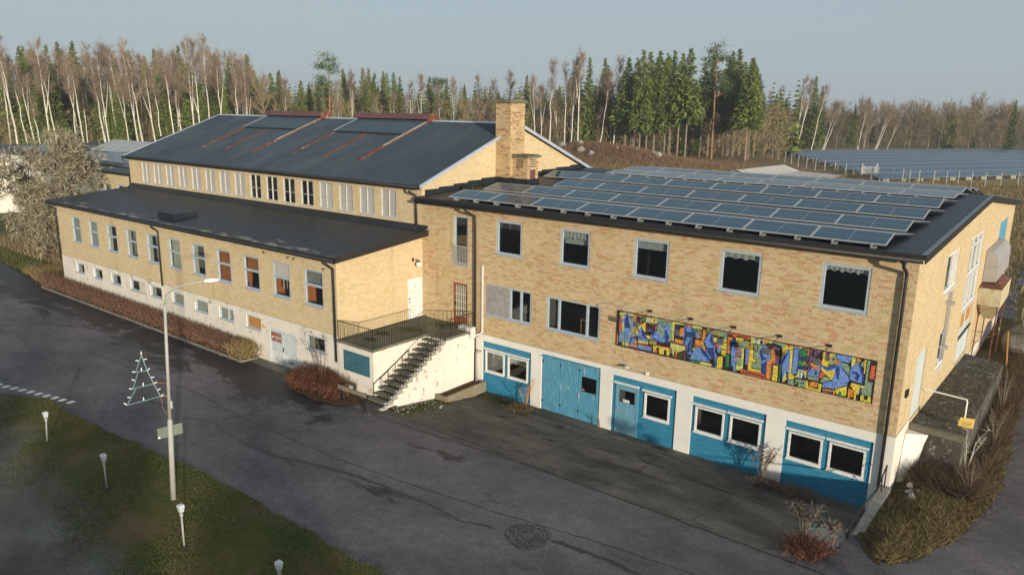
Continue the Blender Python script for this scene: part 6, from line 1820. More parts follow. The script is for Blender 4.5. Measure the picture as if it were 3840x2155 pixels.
TREES = """b -142.2 31.5 23.4 0.9 -0.07
b -147.4 35.1 19.3 0.5 -0.1
b -143.8 35.2 18.2 2.3 -0.1
b -133.2 32.3 15.6 3.2 -0.09
b -131.3 33.3 21.9 2.7 -0.03
b -131.0 34.3 19.0 0.6 -0.08
b -135.2 39.4 18.7 5.2 -0.02
b -128.1 37.9 19.2 1.4 -0.05
b -134.5 44.7 21.9 6.0 -0.08
b -133.0 44.7 19.8 2.5 -0.04
b -139.1 49.3 22.7 0.3 -0.06
b -135.7 49.2 21.7 1.8 -0.08
b -121.6 43.4 16.0 0.7 -0.05
b -122.5 46.6 22.4 5.1 -0.09
b -120.9 44.9 19.5 3.7 -0.08
b -126.7 51.1 19.7 2.3 -0.07
b -124.0 51.1 18.4 0.4 -0.06
b -113.1 48.1 20.2 1.3 -0.06
b -123.0 55.0 20.7 2.7 -0.08
b -114.6 52.9 22.8 3.7 -0.03
b -116.1 55.0 23.2 1.9 -0.03
b -120.7 59.5 24.1 4.4 -0.01
b -109.3 55.4 20.7 3.6 -0.01
b -111.6 60.3 21.0 5.5 0.0
b -113.4 63.6 17.0 1.8 0.01
b -111.2 71.3 16.6 0.7 0.01
b -94.2 71.4 16.6 4.8 0.0
d -121.0 73.2 19.6 1.0 0
s -180.1 42.8 21.0 0.2 0
s -181.4 47.6 23.6 4.8 0
s -178.0 47.2 23.7 5.5 0
s -166.4 47.8 23.6 4.4 0
s -172.1 52.5 24.8 3.6 0
s -165.6 53.1 24.7 5.3 0
s -170.7 65.0 21.8 3.0 0
s -159.0 65.1 22.4 0.4 0
s -157.1 67.8 23.8 4.1 0
s -153.4 80.2 22.6 5.2 0
s -129.2 76.1 18.7 2.4 0
s -134.7 84.3 18.6 0.1 0
s -128.5 82.4 19.0 1.1 0
s -117.3 79.9 16.6 0.4 0
s -129.7 91.5 16.3 0.8 0
s -117.0 84.4 15.6 2.5 0
p -114.2 85.1 22.2 5.5 0
s -142.0 112.2 21.1 2.8 0
s -149.0 125.1 22.1 5.5 0
s -154.0 131.8 22.4 5.4 0
s -139.9 121.6 20.3 2.6 0
s -139.8 124.8 21.0 5.6 0
s -152.9 138.1 21.3 0.9 0
s -132.0 123.8 19.3 1.5 0
s -126.8 130.1 19.5 3.0 0
s -130.5 141.1 19.7 1.7 0
s -114.3 130.9 16.6 2.6 0
s -147.8 118.9 18.3 3.6 0
s -154.9 136.3 17.4 4.3 0
s -140.1 130.7 16.4 3.9 0
s -134.7 141.3 15.5 0.3 0
s -129.3 154.3 15.5 4.9 0
s -124.3 157.2 16.0 5.0 0
p -137.6 145.2 20.0 2.5 0
b -134.1 108.6 19.7 0.7 0
b -136.0 114.8 19.4 0.4 0
b -115.9 112.1 17.0 1.3 0
b -115.6 115.5 19.1 2.1 0
b -110.0 116.3 16.4 0.0 0
b -108.7 120.5 18.2 0.6 0
b -105.8 129.7 16.2 0.2 0
b -116.0 138.4 19.8 3.9 0
b -97.4 129.3 20.1 1.6 0
b -104.0 130.6 18.2 2.3 0
b -120.4 110.3 14.6 5.3 0
b -147.4 117.6 14.5 2.9 0
d -103.1 119.9 15.5 3.0 0
d -123.5 110.4 13.6 0.5 0
d -103.6 132.6 14.9 0.6 0
s -88.7 124.9 18.9 1.7 0
s -83.4 138.6 23.9 1.0 0
s -74.1 130.1 22.8 6.0 0
s -75.4 139.0 23.7 0.9 0
s -84.2 132.4 16.8 0.2 0
b -78.7 115.4 16.7 6.1 -0.05
b -80.2 119.9 15.1 4.4 -0.03
b -74.1 114.5 19.3 2.3 0.02
b -68.4 117.4 20.2 4.8 -0.01
b -73.5 119.6 18.6 4.9 0.0
b -70.8 118.3 19.1 1.4 0.03
b -69.2 127.7 18.9 6.2 0.11
b -66.9 130.2 22.3 5.1 0.04
b -76.8 121.8 14.0 4.6 -0.09
t -63.1 129.1 22.1 3.3 0
t -63.0 132.9 22.7 0.2 0
t -58.3 127.2 23.3 1.8 0
t -59.6 132.8 24.2 4.3 0
t -65.4 148.3 25.6 2.8 0
t -63.7 149.1 25.0 6.2 0
t -62.5 150.5 25.8 2.3 0
t -53.5 136.5 24.1 1.4 0
t -51.8 137.1 25.0 1.3 0
t -53.3 148.2 22.4 5.7 0
t -50.2 156.9 25.7 3.0 0
t -47.3 153.8 26.1 5.0 0
t -39.9 143.3 22.9 4.1 0
t -45.4 162.7 20.1 4.9 0
s -74.1 150.9 20.0 3.0 0
s -64.2 147.4 17.8 5.0 0
s -58.5 155.0 18.7 5.0 0
s -52.9 171.9 19.3 2.5 0
p -48.5 144.5 25.8 2.5 0
b -58.3 211.8 18.5 4.6 0.1
b -49.6 206.5 21.4 0.8 0.06
b -49.1 206.6 21.0 5.7 0.15
b -48.1 217.7 19.5 0.9 0.15
b -45.4 220.1 14.8 6.2 0.23
b -44.5 218.1 15.1 2.2 0.3
b -36.0 223.1 15.7 0.8 0.1
b -30.3 219.2 13.3 6.1 0.26
b -31.9 227.9 13.8 3.3 0.29
b -30.2 233.7 11.1 2.7 0.29
b -60.2 209.2 17.3 5.2 0.07
s -51.6 227.2 22.7 1.6 0
s -50.4 230.7 19.9 1.5 0
s -64.4 228.9 17.4 1.6 0
s -60.2 227.0 16.1 0.8 0
s -60.8 241.9 16.9 2.2 0
s -42.8 241.9 13.9 3.7 0
s -20.9 273.1 15.0 2.6 0
s -13.1 279.6 9.9 3.2 0
s -17.9 263.7 15.7 3.3 0
s -0.6 261.2 16.2 2.8 0
d -38.8 242.3 17.7 0.0 0
d -16.5 299.3 21.1 1.1 0
d -8.6 284.6 18.0 4.6 0
d -4.8 292.9 15.5 2.0 0
d -28.8 271.7 16.7 3.5 0
d -35.7 283.3 17.4 0.7 0
d -25.6 276.9 14.6 1.6 0
d -20.1 263.1 16.6 4.8 0
d -17.9 279.6 14.7 3.5 0
d -37.3 280.5 14.1 5.7 0
d -10.6 281.2 16.1 3.8 0
d -2.0 291.9 14.6 3.2 0
d -96.6 229.6 20.2 2.8 0
d -48.9 256.9 12.3 3.0 0
b -148.5 84.4 20.1 5.9 0
b -185.8 58.6 20.4 5.3 0
b -169.3 45.4 21.6 0.5 0
b -174.6 53.1 22.5 4.9 0
b -144.8 78.9 22.8 4.1 0
b -192.8 54.4 18.4 1.4 0
b -133.7 75.7 21.0 6.2 0
b -137.1 70.1 22.0 3.2 0
b -154.7 50.3 21.1 4.5 0
b -174.6 41.1 19.2 0.1 0
b -163.4 53.6 19.2 0.4 0
b -149.8 88.4 19.8 0.7 0
b -178.2 55.9 23.0 1.7 0
b -190.9 52.9 21.0 5.1 0
b -184.7 58.2 22.8 3.6 0
b -128.4 57.4 21.2 4.3 0
b -177.1 65.2 23.4 4.0 0
b -154.8 78.4 23.5 0.4 0
b -132.2 69.1 20.2 3.5 0
b -121.6 66.4 20.8 3.3 0
b -152.2 44.1 21.0 0.3 0
b -160.2 45.3 20.3 4.8 0
b -150.7 46.1 19.2 2.2 0
b -154.8 34.4 19.8 4.6 0
b -151.7 60.9 21.7 5.9 0
b -170.2 44.1 17.8 3.1 0
b -139.8 71.8 20.9 4.3 0
b -144.8 84.9 22.2 4.4 0
b -142.7 61.3 20.3 0.3 0
b -183.2 50.1 22.6 1.6 0
b -186.1 53.0 22.9 5.5 0
b -136.9 60.3 20.7 1.8 0
b -154.7 57.0 21.7 1.7 0
b -135.4 77.4 18.0 1.5 0
b -128.3 73.1 21.1 0.0 0
b -160.7 55.3 20.1 1.3 0
b -145.1 55.0 22.0 0.6 0
b -139.4 46.9 21.1 1.9 0
b -168.8 50.3 19.4 4.7 0
b -162.9 73.2 19.8 2.4 0
b -147.9 46.8 16.7 4.5 0
b -161.9 71.7 23.5 5.6 0
b -161.7 70.6 19.5 0.9 0
b -167.8 67.0 20.8 5.1 0
b -154.9 80.2 20.7 4.3 0
b -127.6 56.6 20.5 0.8 0
s -209.1 75.0 24.3 3.5 0
s -188.2 84.3 20.2 3.1 0
s -226.3 57.5 18.3 3.2 0
s -171.3 69.4 18.9 4.6 0
s -193.4 61.2 23.1 4.6 0
s -223.6 70.0 19.3 3.1 0
s -202.2 73.5 21.1 4.8 0
s -167.5 72.9 19.1 0.9 0
s -194.8 61.9 18.4 3.6 0
s -206.2 51.3 23.0 4.2 0
s -171.1 79.9 19.3 3.2 0
s -176.8 67.5 20.3 5.6 0
s -222.4 69.1 17.3 0.1 0
s -208.3 81.7 18.9 2.8 0
s -218.7 72.5 23.6 1.3 0
s -185.2 79.5 23.6 6.0 0
s -209.4 59.8 18.0 5.6 0
s -191.4 91.7 23.8 3.1 0
s -214.6 54.9 23.9 2.8 0
s -193.8 64.5 22.9 2.0 0
s -178.5 95.1 25.4 5.3 0
s -218.2 62.2 17.4 5.7 0
s -196.3 64.8 21.3 6.3 0
s -181.4 78.1 21.7 1.7 0
s -227.2 60.7 23.9 1.8 0
s -157.3 89.5 22.6 3.2 0
s -193.0 138.9 17.0 5.6 0
s -140.8 177.9 16.6 5.9 0
s -140.1 138.9 15.1 4.6 0
s -163.2 148.1 15.2 1.8 0
s -178.6 112.2 13.4 3.0 0
s -174.3 143.7 17.4 6.1 0
s -168.2 128.3 15.1 3.5 0
s -154.4 132.9 17.5 1.3 0
s -118.0 164.1 16.8 5.7 0
s -109.7 167.0 17.1 1.2 0
s -174.5 113.8 16.2 1.5 0
s -185.4 141.7 16.0 4.7 0
s -162.9 142.8 16.7 2.4 0
s -161.7 132.4 18.1 6.1 0
s -188.3 127.6 15.9 5.4 0
s -170.0 124.6 16.9 2.5 0
s -169.0 152.8 14.3 5.5 0
s -199.0 122.9 18.2 5.6 0
s -144.3 133.4 15.6 2.5 0
s -130.2 183.6 15.7 6.1 0
s -164.9 124.3 17.6 3.3 0
s -146.8 164.4 14.6 4.1 0
s -136.2 164.9 17.1 0.2 0
s -143.4 176.2 18.6 4.1 0
s -163.6 129.8 17.7 4.0 0
s -129.8 148.0 18.1 3.3 0
b -129.2 132.2 17.2 3.8 0
b -178.1 107.8 17.2 6.0 0
b -133.0 144.1 15.1 1.5 0
b -170.2 128.3 14.3 1.9 0
b -186.0 114.2 16.4 2.6 0
b -177.7 135.5 16.1 1.4 0
b -174.8 108.1 17.0 4.3 0
b -175.2 126.4 15.1 3.2 0
b -158.4 114.5 13.9 5.1 0
b -173.5 129.0 18.4 1.9 0
b -102.9 150.7 17.2 1.4 0
b -165.9 146.1 16.4 0.9 0
b -168.7 145.4 19.0 0.9 0
b -172.4 108.3 18.4 5.6 0
b -130.5 176.7 16.8 5.9 0
b -172.4 140.2 19.0 4.7 0
b -173.2 106.8 15.3 2.3 0
b -138.4 112.0 17.6 1.8 0
b -141.5 116.7 14.0 6.1 0
b -177.6 129.4 17.7 5.2 0
b -148.2 132.0 19.1 2.3 0
b -110.1 155.5 18.9 5.6 0
b -190.9 118.4 17.1 4.8 0
b -159.8 98.7 18.0 5.8 0
b -176.7 134.7 15.7 2.1 0
b -165.0 127.2 14.3 1.6 0
d -110.0 133.7 15.9 0.0 0
d -115.9 145.5 14.3 5.9 0
d -158.3 104.9 15.5 6.0 0
d -95.1 144.3 15.9 2.7 0
d -121.3 120.6 13.6 5.0 0
d -120.2 148.4 14.6 3.8 0
d -136.1 117.1 15.5 4.9 0
d -163.2 113.7 15.9 1.6 0
d -158.1 108.6 16.2 2.0 0
d -108.7 167.3 14.9 1.7 0
d -155.3 108.3 16.0 4.5 0
d -130.2 124.3 15.9 3.9 0
d -126.2 147.1 14.9 4.2 0
d -146.9 105.6 13.5 3.6 0
t -70.8 145.3 18.7 1.6 0
t -85.2 156.4 23.3 3.6 0
t -83.1 161.6 21.9 3.2 0
t -82.7 150.8 18.6 6.2 0
t -90.5 150.1 20.9 5.3 0
t -50.1 164.6 23.7 0.7 0
t -83.5 147.9 17.4 5.8 0
t -74.1 150.9 18.1 1.6 0
t -53.6 155.7 17.6 3.7 0
t -62.9 157.0 22.4 0.9 0
b -85.5 140.3 18.2 4.1 0
b -81.6 134.5 19.1 4.3 0
b -80.1 131.6 17.5 5.0 0
b -73.1 133.7 18.7 2.5 0
b -72.9 133.5 16.0 1.0 0
b -73.3 139.5 17.3 1.9 0
b -73.0 149.1 18.1 2.2 0
b -87.6 151.7 15.4 2.3 0
d -53.6 240.2 11.8 0.0 0
d -8.9 323.7 15.2 2.6 0
d -5.3 274.9 14.3 0.1 0
d -38.1 307.8 13.2 0.6 0
d -27.5 284.3 14.8 0.9 0
d -60.3 291.6 13.6 0.7 0
d -43.9 307.7 12.0 1.2 0
d -74.1 284.6 10.4 3.0 0
d -67.6 243.7 10.4 5.7 0
d -23.5 260.4 11.8 4.9 0
d -63.8 282.6 14.3 5.2 0
d -58.4 251.8 15.0 3.3 0
d -41.2 253.3 15.7 4.6 0
d -7.3 304.7 17.4 4.8 0
d -62.8 226.2 10.9 3.8 0
d -30.3 266.6 13.0 2.6 0
d -32.4 292.6 14.5 2.8 0
d -43.0 281.1 16.9 3.1 0
d -61.5 279.2 11.8 2.9 0
d -52.9 233.1 13.2 0.8 0
d -40.9 268.9 16.2 3.2 0
d -61.9 224.2 12.1 4.6 0
d -11.6 261.5 13.8 3.2 0
d -39.9 245.7 10.7 5.4 0
d -1.3 329.2 13.2 1.2 0
d -3.3 338.8 15.0 5.8 0
d -70.1 284.3 11.6 0.4 0
d -42.1 245.7 11.8 5.6 0
d -47.1 240.6 11.4 3.2 0
d -3.5 284.2 16.0 3.2 0
d -44.7 245.5 16.0 1.0 0
d -6.6 331.4 13.6 1.1 0
d -15.6 295.7 16.7 4.0 0
d -48.0 272.2 11.2 3.6 0
d -11.8 335.0 17.6 4.0 0
d -40.8 255.1 11.7 6.2 0
d -34.2 299.5 15.1 2.8 0
d -52.0 229.3 11.6 5.1 0
d -63.8 293.4 12.8 3.7 0
d -18.7 251.8 14.7 0.2 0
d -61.5 252.0 12.5 3.2 0
d -4.9 280.3 16.3 4.1 0
d -69.1 239.9 16.1 0.7 0
d -48.6 273.9 15.4 3.7 0
d -58.2 257.8 12.6 0.8 0
d -1.5 276.8 15.6 0.6 0
d -29.6 304.5 11.7 2.5 0
d -56.8 272.3 16.7 3.5 0
d -46.8 264.3 12.6 5.9 0
d -23.2 319.0 16.2 0.3 0
d -30.7 260.9 14.2 0.4 0
d -16.2 296.8 17.4 5.9 0
s -171.9 46.6 22.7 3.2 0
s -137.9 59.1 19.9 1.9 0
s -172.2 55.5 24.0 4.9 0
s -151.1 70.6 24.5 4.7 0
s -152.8 56.5 20.5 1.4 0
s -157.3 39.4 21.6 2.1 0
s -149.5 71.9 21.5 4.5 0
s -161.4 49.2 21.0 5.0 0
s -155.1 60.9 22.8 6.1 0
s -151.9 42.9 19.1 1.6 0
s -176.9 53.7 20.9 4.7 0
s -155.7 50.1 19.6 1.5 0
s -138.4 75.7 21.7 4.2 0
s -138.4 80.5 22.7 4.4 0
s -141.5 74.3 22.6 3.6 0
s -164.6 52.8 22.8 0.5 0
t -40.9 146.2 23.1 0.7 0
t -41.8 149.8 22.2 0.2 0
t -70.4 145.3 20.4 4.4 0
t -51.7 158.4 24.6 2.3 0
t -53.0 168.4 20.4 0.4 0
t -52.2 171.0 19.9 0.7 0
t -57.9 133.2 23.0 5.3 0
t -52.4 166.5 21.5 4.0 0
t -56.8 136.4 23.2 4.8 0
t -63.3 143.2 22.5 0.1 0
t -65.9 151.8 23.3 2.3 0
t -61.4 147.6 18.7 5.3 0
t -52.6 151.2 24.4 2.7 0
t -52.0 162.3 23.1 3.4 0
s -141.4 92.9 14.9 5.1 0
s -145.1 93.5 19.2 4.8 0
s -127.2 117.1 20.0 3.1 0
s -132.7 112.9 19.0 2.2 0
s -140.4 121.5 19.1 1.8 0
s -150.3 99.2 16.0 0.7 0
s -143.5 114.0 19.8 4.4 0
s -130.3 110.2 16.6 2.5 0
s -136.2 96.8 14.9 5.6 0
s -150.7 91.1 18.2 5.7 0
s -145.4 55.0 18.4 1.5 0
s -144.4 52.3 17.3 4.7 0
s -127.8 54.1 18.2 1.0 0
s -127.7 65.1 16.8 1.1 0
s -141.7 49.9 15.6 0.8 0
s -133.5 47.4 14.8 1.2 0
s -153.2 47.7 16.1 1.0 0
s -147.9 38.4 18.4 3.3 0
s -144.6 37.4 17.8 6.1 0
s -136.9 63.7 20.4 0.6 0
s -148.6 50.1 14.4 4.6 0
s -143.1 50.3 19.2 0.7 0
s -139.3 37.5 17.3 2.5 0
s -125.3 60.7 16.4 4.0 0
s -141.1 50.9 19.6 2.5 0
s -126.0 58.3 15.0 3.6 0
s -121.7 56.4 17.8 4.5 0
s -125.3 65.9 16.1 5.4 0"""
def nth(i):
    ones = ['', 'first', 'second', 'third', 'fourth', 'fifth', 'sixth', 'seventh', 'eighth', 'ninth', 'tenth', 'eleventh', 'twelfth', 'thirteenth', 'fourteenth', 'fifteenth', 'sixteenth', 'seventeenth', 'eighteenth', 'nineteenth']
    tens = ['', '', 'twent', 'thirt', 'fort', 'fift', 'sixt', 'sevent', 'eight', 'ninet']
    return ones[i] if i < 20 else tens[i // 10] + 'ieth' if i % 10 == 0 else tens[i // 10] + 'y-' + ones[i % 10]
order = {}
_rows = [l.split() for l in TREES.split('\n')]
for i_, l in enumerate(_rows):
    x_, y_ = float(l[1]), float(l[2])
    order.setdefault((l[0], zone(x_, y_)), []).append((-math.atan2(y_ + 26.6, x_ - 26.66), i_))
RANK = {}
for kk, lst in order.items():
    for j, (_, i_) in enumerate(sorted(lst)):
        RANK[i_] = nth(j + 1)
cnt = {}
for li, ln in enumerate(TREES.split('\n')):
    k, x, y, h, rz, lean = ln.split()
    x, y, h, rz, lean = map(float, (x, y, h, rz, lean))
    cnt[k] = cnt.get(k, 0) + 1
    tm, cm = VAR[k][cnt[k] % len(VAR[k])]
    nm, ca = TN[k]
    o = bpy.data.objects.new(nm, None); COL.objects.link(o)
    o.location = (x, y, terr(x, y) - 0.1)
    s = h / HREF[k]
    o.scale = (s ** 0.8, s ** 0.8, s)
    ax = Vector((-RV.y, RV.x, 0))
    o.rotation_mode = 'QUATERNION'
    from mathutils import Quaternion
    o.rotation_quaternion = Quaternion(ax, math.atan(lean)) @ Quaternion((0, 0, 1), rz)
    z_ = zone(x, y)
    tag(o, LAB[(k, z_)] + ', ' + RANK[li] + ' from the left', ca, GRP[z_])
    for me in (tm, cm):
        c = bpy.data.objects.new(me.name.split('.')[0], me); COL.objects.link(c); c.parent = o
# the depth of the wood: one mass that nobody could count
def low_spruce(seed):
    rr = np.random.default_rng(seed); parts = []
    for z in np.linspace(0.8, 19.5, 16):
        R = 2.3 * (1 - z / 20.5) ** 0.8
        for k in range(6):
            az = rr.uniform(0, 6.28)
            d = np.array([[math.cos(az), math.sin(az), -0.35]])
            parts.append(slivers(np.array([[0, 0, z]]) + d * R * 0.1, d, R * 1.1 + 0.3, R * 0.7 + 0.35))
    return join_np(parts)
LS = [low_spruce(s) for s in (1, 2, 3)]
def bare_mass(seed):
    rr = np.random.default_rng(seed); n = 150
    z = rr.uniform(1.5, 15, n); r = 2.6 * np.sin(np.clip(z / 16, 0, 1) * PI) + 0.2
    az = rr.uniform(0, 6.28, n)
    base = np.c_[np.cos(az) * r * rr.uniform(0, 1, n), np.sin(az) * r * rr.uniform(0, 1, n), z]
    return slivers(base, rr.normal(size=(n, 3)) * 0.5 + np.array([0, 0, 1.0]), rr.uniform(1.0, 2.6, n), rr.uniform(0.05, 0.14, n))
BM = [bare_mass(s) for s in (4, 5, 6)]
def mass(name, src, n, a0, a1, r0, r1, h0, h1, ref, mat, lab):
    parts = []
    for i in range(n):
        a = rad(RNG.uniform(a0, a1)); r = RNG.uniform(r0, r1)
        x = 26.66 + r * math.cos(a); y = -26.6 + r * math.sin(a)
        V, F = src[i % len(src)]
        s = RNG.uniform(h0, h1) / ref; c_, s_ = math.cos(i * 2.4), math.sin(i * 2.4)
        W = V * np.array([s ** 0.5, s ** 0.5, s])
        W = np.c_[W[:, 0] * c_ - W[:, 1] * s_ + x, W[:, 0] * s_ + W[:, 1] * c_ + y, W[:, 2] + terr(x, y)]
        parts.append((W, F))
    tag(np_mesh(name, *join_np(parts), mat), lab, 'wood', kind='stuff')
mass('dark_wood', LS, 330, 145, 172, 205, 300, 14, 20, 20, 'spruce_needles', 'dark depth of the wood behind the birches on the left')
mass('middle_wood', LS, 260, 123, 146, 262, 360, 15, 20, 20, 'spruce_needles', 'dark depth of the wood behind the hall ridge')
mass('stand_depth', LS, 200, 108, 125, 212, 330, 14, 20, 20, 'spruce_needles', 'dark depth of the spruce stand right of the chimney')
mass('brown_wood', BM, 620, 84, 110, 275, 420, 10, 17, 16, 'bare_twigs', 'brown depth of the bare wood beyond the solar park')
mass('brown_undergrowth', BM, 900, 108, 172, 182, 260, 6, 14, 16, 'bare_twigs', 'brown undergrowth among the trunks of the wood')
mass('far_spruces', LS, 90, 84, 112, 340, 520, 7, 17, 20, 'spruce_needles', 'far dark spruces behind the bare wood')

# lichen-covered old fruit tree beside the low wing
lt = thing('lichen_tree', (-40.0, -0.5, RZ + 0.2), 'broad old tree shaggy with grey-green lichen left of the low wing', 'tree')
tm, cm = bare_meshes(77, 11.0, 1.25, 'grey_bark', 'lichen_twigs', True, 9, 5)
for nm, me in (('trunk', tm), ('crown', cm)):
    c = bpy.data.objects.new(nm, me); COL.objects.link(c); c.parent = lt
lt.scale = (1.35, 1.35, 1.0)

# ------------------------------------------------------------------ hedges, bushes, weeds, grass
def bush(name, pts, hgt, n, wdt, mat, lab, cat='bush', spread=0.45, lmin=0.3, thing_=True):
    pts = np.asarray(pts)
    i = RNG.integers(0, len(pts), n)
    base = pts[i] + RNG.normal(size=(n, 3)) * np.array([wdt * 0.35, wdt * 0.35, 0])
    h = RNG.uniform(0, 1, n) ** 0.8 * hgt * 0.75
    out = RNG.normal(size=(n, 3)) * spread; out[:, 2] = 1
    base = base + out * h[:, None] * 0.8
    V, F = slivers(base, out + RNG.normal(size=(n, 3)) * 0.35, RNG.uniform(lmin, lmin * 2.2, n), RNG.uniform(0.012, 0.03, n))
    o = np_mesh(name, V, F, mat)
    if thing_:
        tag(o, lab, cat)
    return o
hx = np.linspace(-31.6, -6.9, 120)
bush('hedge', np.c_[hx, np.full(120, -5.98) + RNG.normal(size=120) * 0.1, np.full(120, RZ)], 1.3, 26000, 0.75, 'hedge_twigs', 'long leafless purple-brown hedge under the basement windows', 'hedge', 0.22, 0.16)
bush('yellowing_shrub', [(-7.1, -6.0, RZ), (-6.8, -5.9, RZ)], 1.2, 2600, 0.8, 'straw', 'straw-coloured shrub ending the hedge by the basement door', 'shrub', 0.35, 0.2)
bush('red_shrub', [(-0.9 + 0.5 * math.cos(a), -6.3 + 0.4 * math.sin(a), RZ) for a in np.linspace(0, 6, 9)] + [(0.6, -6.4, RZ), (1.0, -6.5, RZ)], 1.05, 9000, 0.7, 'rust_twigs', 'dense dark red leafless shrub before the terrace corner', 'shrub', 0.4, 0.2)
bush('green_shrub', [(-2.4, -6.0, RZ), (-2.0, -6.3, RZ)], 0.5, 2500, 0.6, 'lawn_blades', 'low green shrub at the foot of the basement door', 'shrub', 0.4, 0.12)
def sapling(name, x, y, z, h, n, lab, mat='weed_stems', seed=0, leaf=None):
    rr = np.random.default_rng(seed)
    o = thing(name, (x, y, z), lab, 'sapling')
    m_ = MB()
    tips = []
    for k in range(n):
        az = rr.uniform(0, 6.28); t_ = rr.uniform(0.1, 0.4)
        p1_ = Vector((math.cos(az) * t_ * h * 0.35, math.sin(az) * t_ * h * 0.35, h * rr.uniform(0.4, 0.6)))
        p2_ = Vector((math.cos(az) * t_ * h, math.sin(az) * t_ * h, h * rr.uniform(0.75, 1.0)))
        m_.tube([(0, 0, 0), tuple(p1_), tuple(p2_)], [0.016, 0.011, 0.004], 4, cap=False)
        tips += [np.array(p1_ + (p2_ - p1_) * s) for s in rr.uniform(0, 1, 26)]
    m_.build('stem', mat, o, local=True)
    V, F = slivers(np.array(tips), rr.normal(size=(len(tips), 3)) * 0.7 + np.array([0, 0, 0.5]), rr.uniform(0.1, 0.35, len(tips)) * (h / 1.6) ** 0.5, 0.012 if not leaf else 0.035)
    np_mesh('twigs', V, F, leaf or mat, o, local=True)
sapling('bare_sapling', -0.35, -6.1, RZ, 2.6, 7, 'thin bare sapling rising from the red shrub at the wing corner', seed=1)
sapling('orange_sapling', 7.1, -0.55, -2.85, 1.35, 7, 'small orange-stemmed bare sapling against the white pier by the blue double doors', 'wood_orange', 2)
sapling('tall_weed', 18.15, -0.6, -2.85, 1.5, 9, 'tall dead weed in front of the white pier between the last two bays', seed=3, leaf='weed_stems')
sapling('dead_weed', 21.0, -5.1, RZ, 1.45, 12, 'big dead grey weed at the corner of the forecourt', seed=4, leaf='weed_stems')
sapling('small_weed', 21.75, -4.6, RZ, 1.0, 8, 'smaller dead weed right of the big one at the forecourt corner', seed=5, leaf='weed_stems')
sapling('bare_bramble', 24.1, 3.3, RZ, 2.1, 6, 'arching bare bramble behind the yellow notice board', 'pale_bark', seed=6)
sapling('leaning_bramble', 24.5, 1.2, RZ, 1.5, 7, 'brown bramble clump below the yellow notice board', 'weed_stems', seed=8)
sapling('edge_bramble', 24.6, 6.5, RZ, 1.8, 8, 'brown bramble clump beside the middle of the loading platform', 'weed_stems', seed=9)
sapling('far_bramble', 24.4, 11.0, RZ, 2.0, 8, 'brown bramble clump beside the far end of the loading platform', 'weed_stems', seed=10)
sapling('thin_weed', 10.95, -0.3, -2.86, 0.6, 2, 'single thin stalk at the white pier beside the blue double doors', seed=7)
bush('rusty_weed', [(21.4, -5.4, RZ), (21.1, -5.6, RZ)], 0.55, 2200, 0.6, 'rust_twigs', 'rust-brown tuft under the big dead weed', 'weed', 0.5, 0.14)
bush('orange_grass', [(7.3, -1.0, -2.82), (7.0, -1.15, -2.82)], 0.35, 900, 0.4, 'dry_grass', 'small orange dry grass tuft below the orange sapling', 'grass', 0.8, 0.12)
for i, (x, y) in enumerate(((18.2, -0.75), (19.0, -0.8), (19.6, -0.7))):
    bush('brown_tuft', [(x, y, -2.86), (x + 0.25, y - 0.1, -2.86)], 0.4, 900, 0.45, 'weed_stems', ['brown weed tuft under the tall dead weed', 'brown weed tuft at the left of the last blue bay', 'brown weed tuft below the last bay left window'][i], 'weed', 0.6, 0.12)

def grass(name, pts, lmin, lmax, wd, mat, lab, lean=0.45, bend=0.1):
    n = len(pts)
    V, F = slivers(pts, np.c_[RNG.normal(size=(n, 2)) * lean, np.ones(n)], RNG.uniform(lmin, lmax, n), wd, bend)
    return tag(np_mesh(name, V, F, mat), lab, 'grass', kind='stuff')
n = 90000
x = RNG.uniform(-16, 14, n); y = RNG.uniform(-20, -14.0, n)
k = np.array([(b < lawn_edge(a) + 0.05) and (b > gravel_edge(a) - 0.4 - abs(c) * 0.6) for a, b, c in zip(x, y, RNG.normal(size=n))])
grass('lawn_grass', np.c_[x[k], y[k], np.full(k.sum(), RZ + 0.03)], 0.04, 0.11, 0.02, 'lawn_blades', 'short mown grass of the front lawn', 0.8)
n = 26000
x = RNG.uniform(-62, -29.7, n); y = RNG.uniform(-7, 3, n)
k = np.array([b > left_edge(a) for a, b in zip(x, y)])
grass('side_lawn_grass', np.c_[x[k], y[k], np.full(k.sum(), RZ + 0.04) + 0.25 * np.clip((y[k] + 5) / 9, 0, 1) ** 2], 0.08, 0.25, 0.04, 'lawn_blades', 'rough grass left of the low wing', 0.5)
n = 9000
x = RNG.normal(-33.5, 1.6, n); y = RNG.normal(-4.6, 0.9, n)
k = np.array([(b > left_edge(a) + 0.1) and a < -30 for a, b in zip(x, y)])
grass('tall_dry_grass', np.c_[x[k], y[k], np.full(k.sum(), RZ)], 0.4, 0.9, 0.03, 'straw', 'tall straw-coloured grass by the left end of the hedge', 0.4)
ys_ = RNG.uniform(-4.5, 12, 42000)
fr_ = RNG.uniform(0, 1.0, 42000) ** 0.9 + np.abs(RNG.normal(size=42000)) * 0.045 * (RNG.uniform(0, 1, 42000) < 0.5)
xs_ = np.array([22.35 + max(0, (-3.6 - b) * 0.8) + f_ * (bank_r(b) - 22.45 - max(0, (-3.6 - b) * 0.8)) for b, f_ in zip(ys_, fr_)])
k = ~((ys_ > 1.9) & (xs_ < 24.05))
gpos = np.c_[xs_, ys_, RZ + 0.2 * np.sin(PI * np.clip(fr_, 0, 1))][k]
cl = np.sin(gpos[:, 0] * 4.1 + gpos[:, 1] * 1.7) + np.sin(gpos[:, 0] * 1.9 - gpos[:, 1] * 3.3)
ln_ = np.where(cl > 0, 1.0, 0.6)
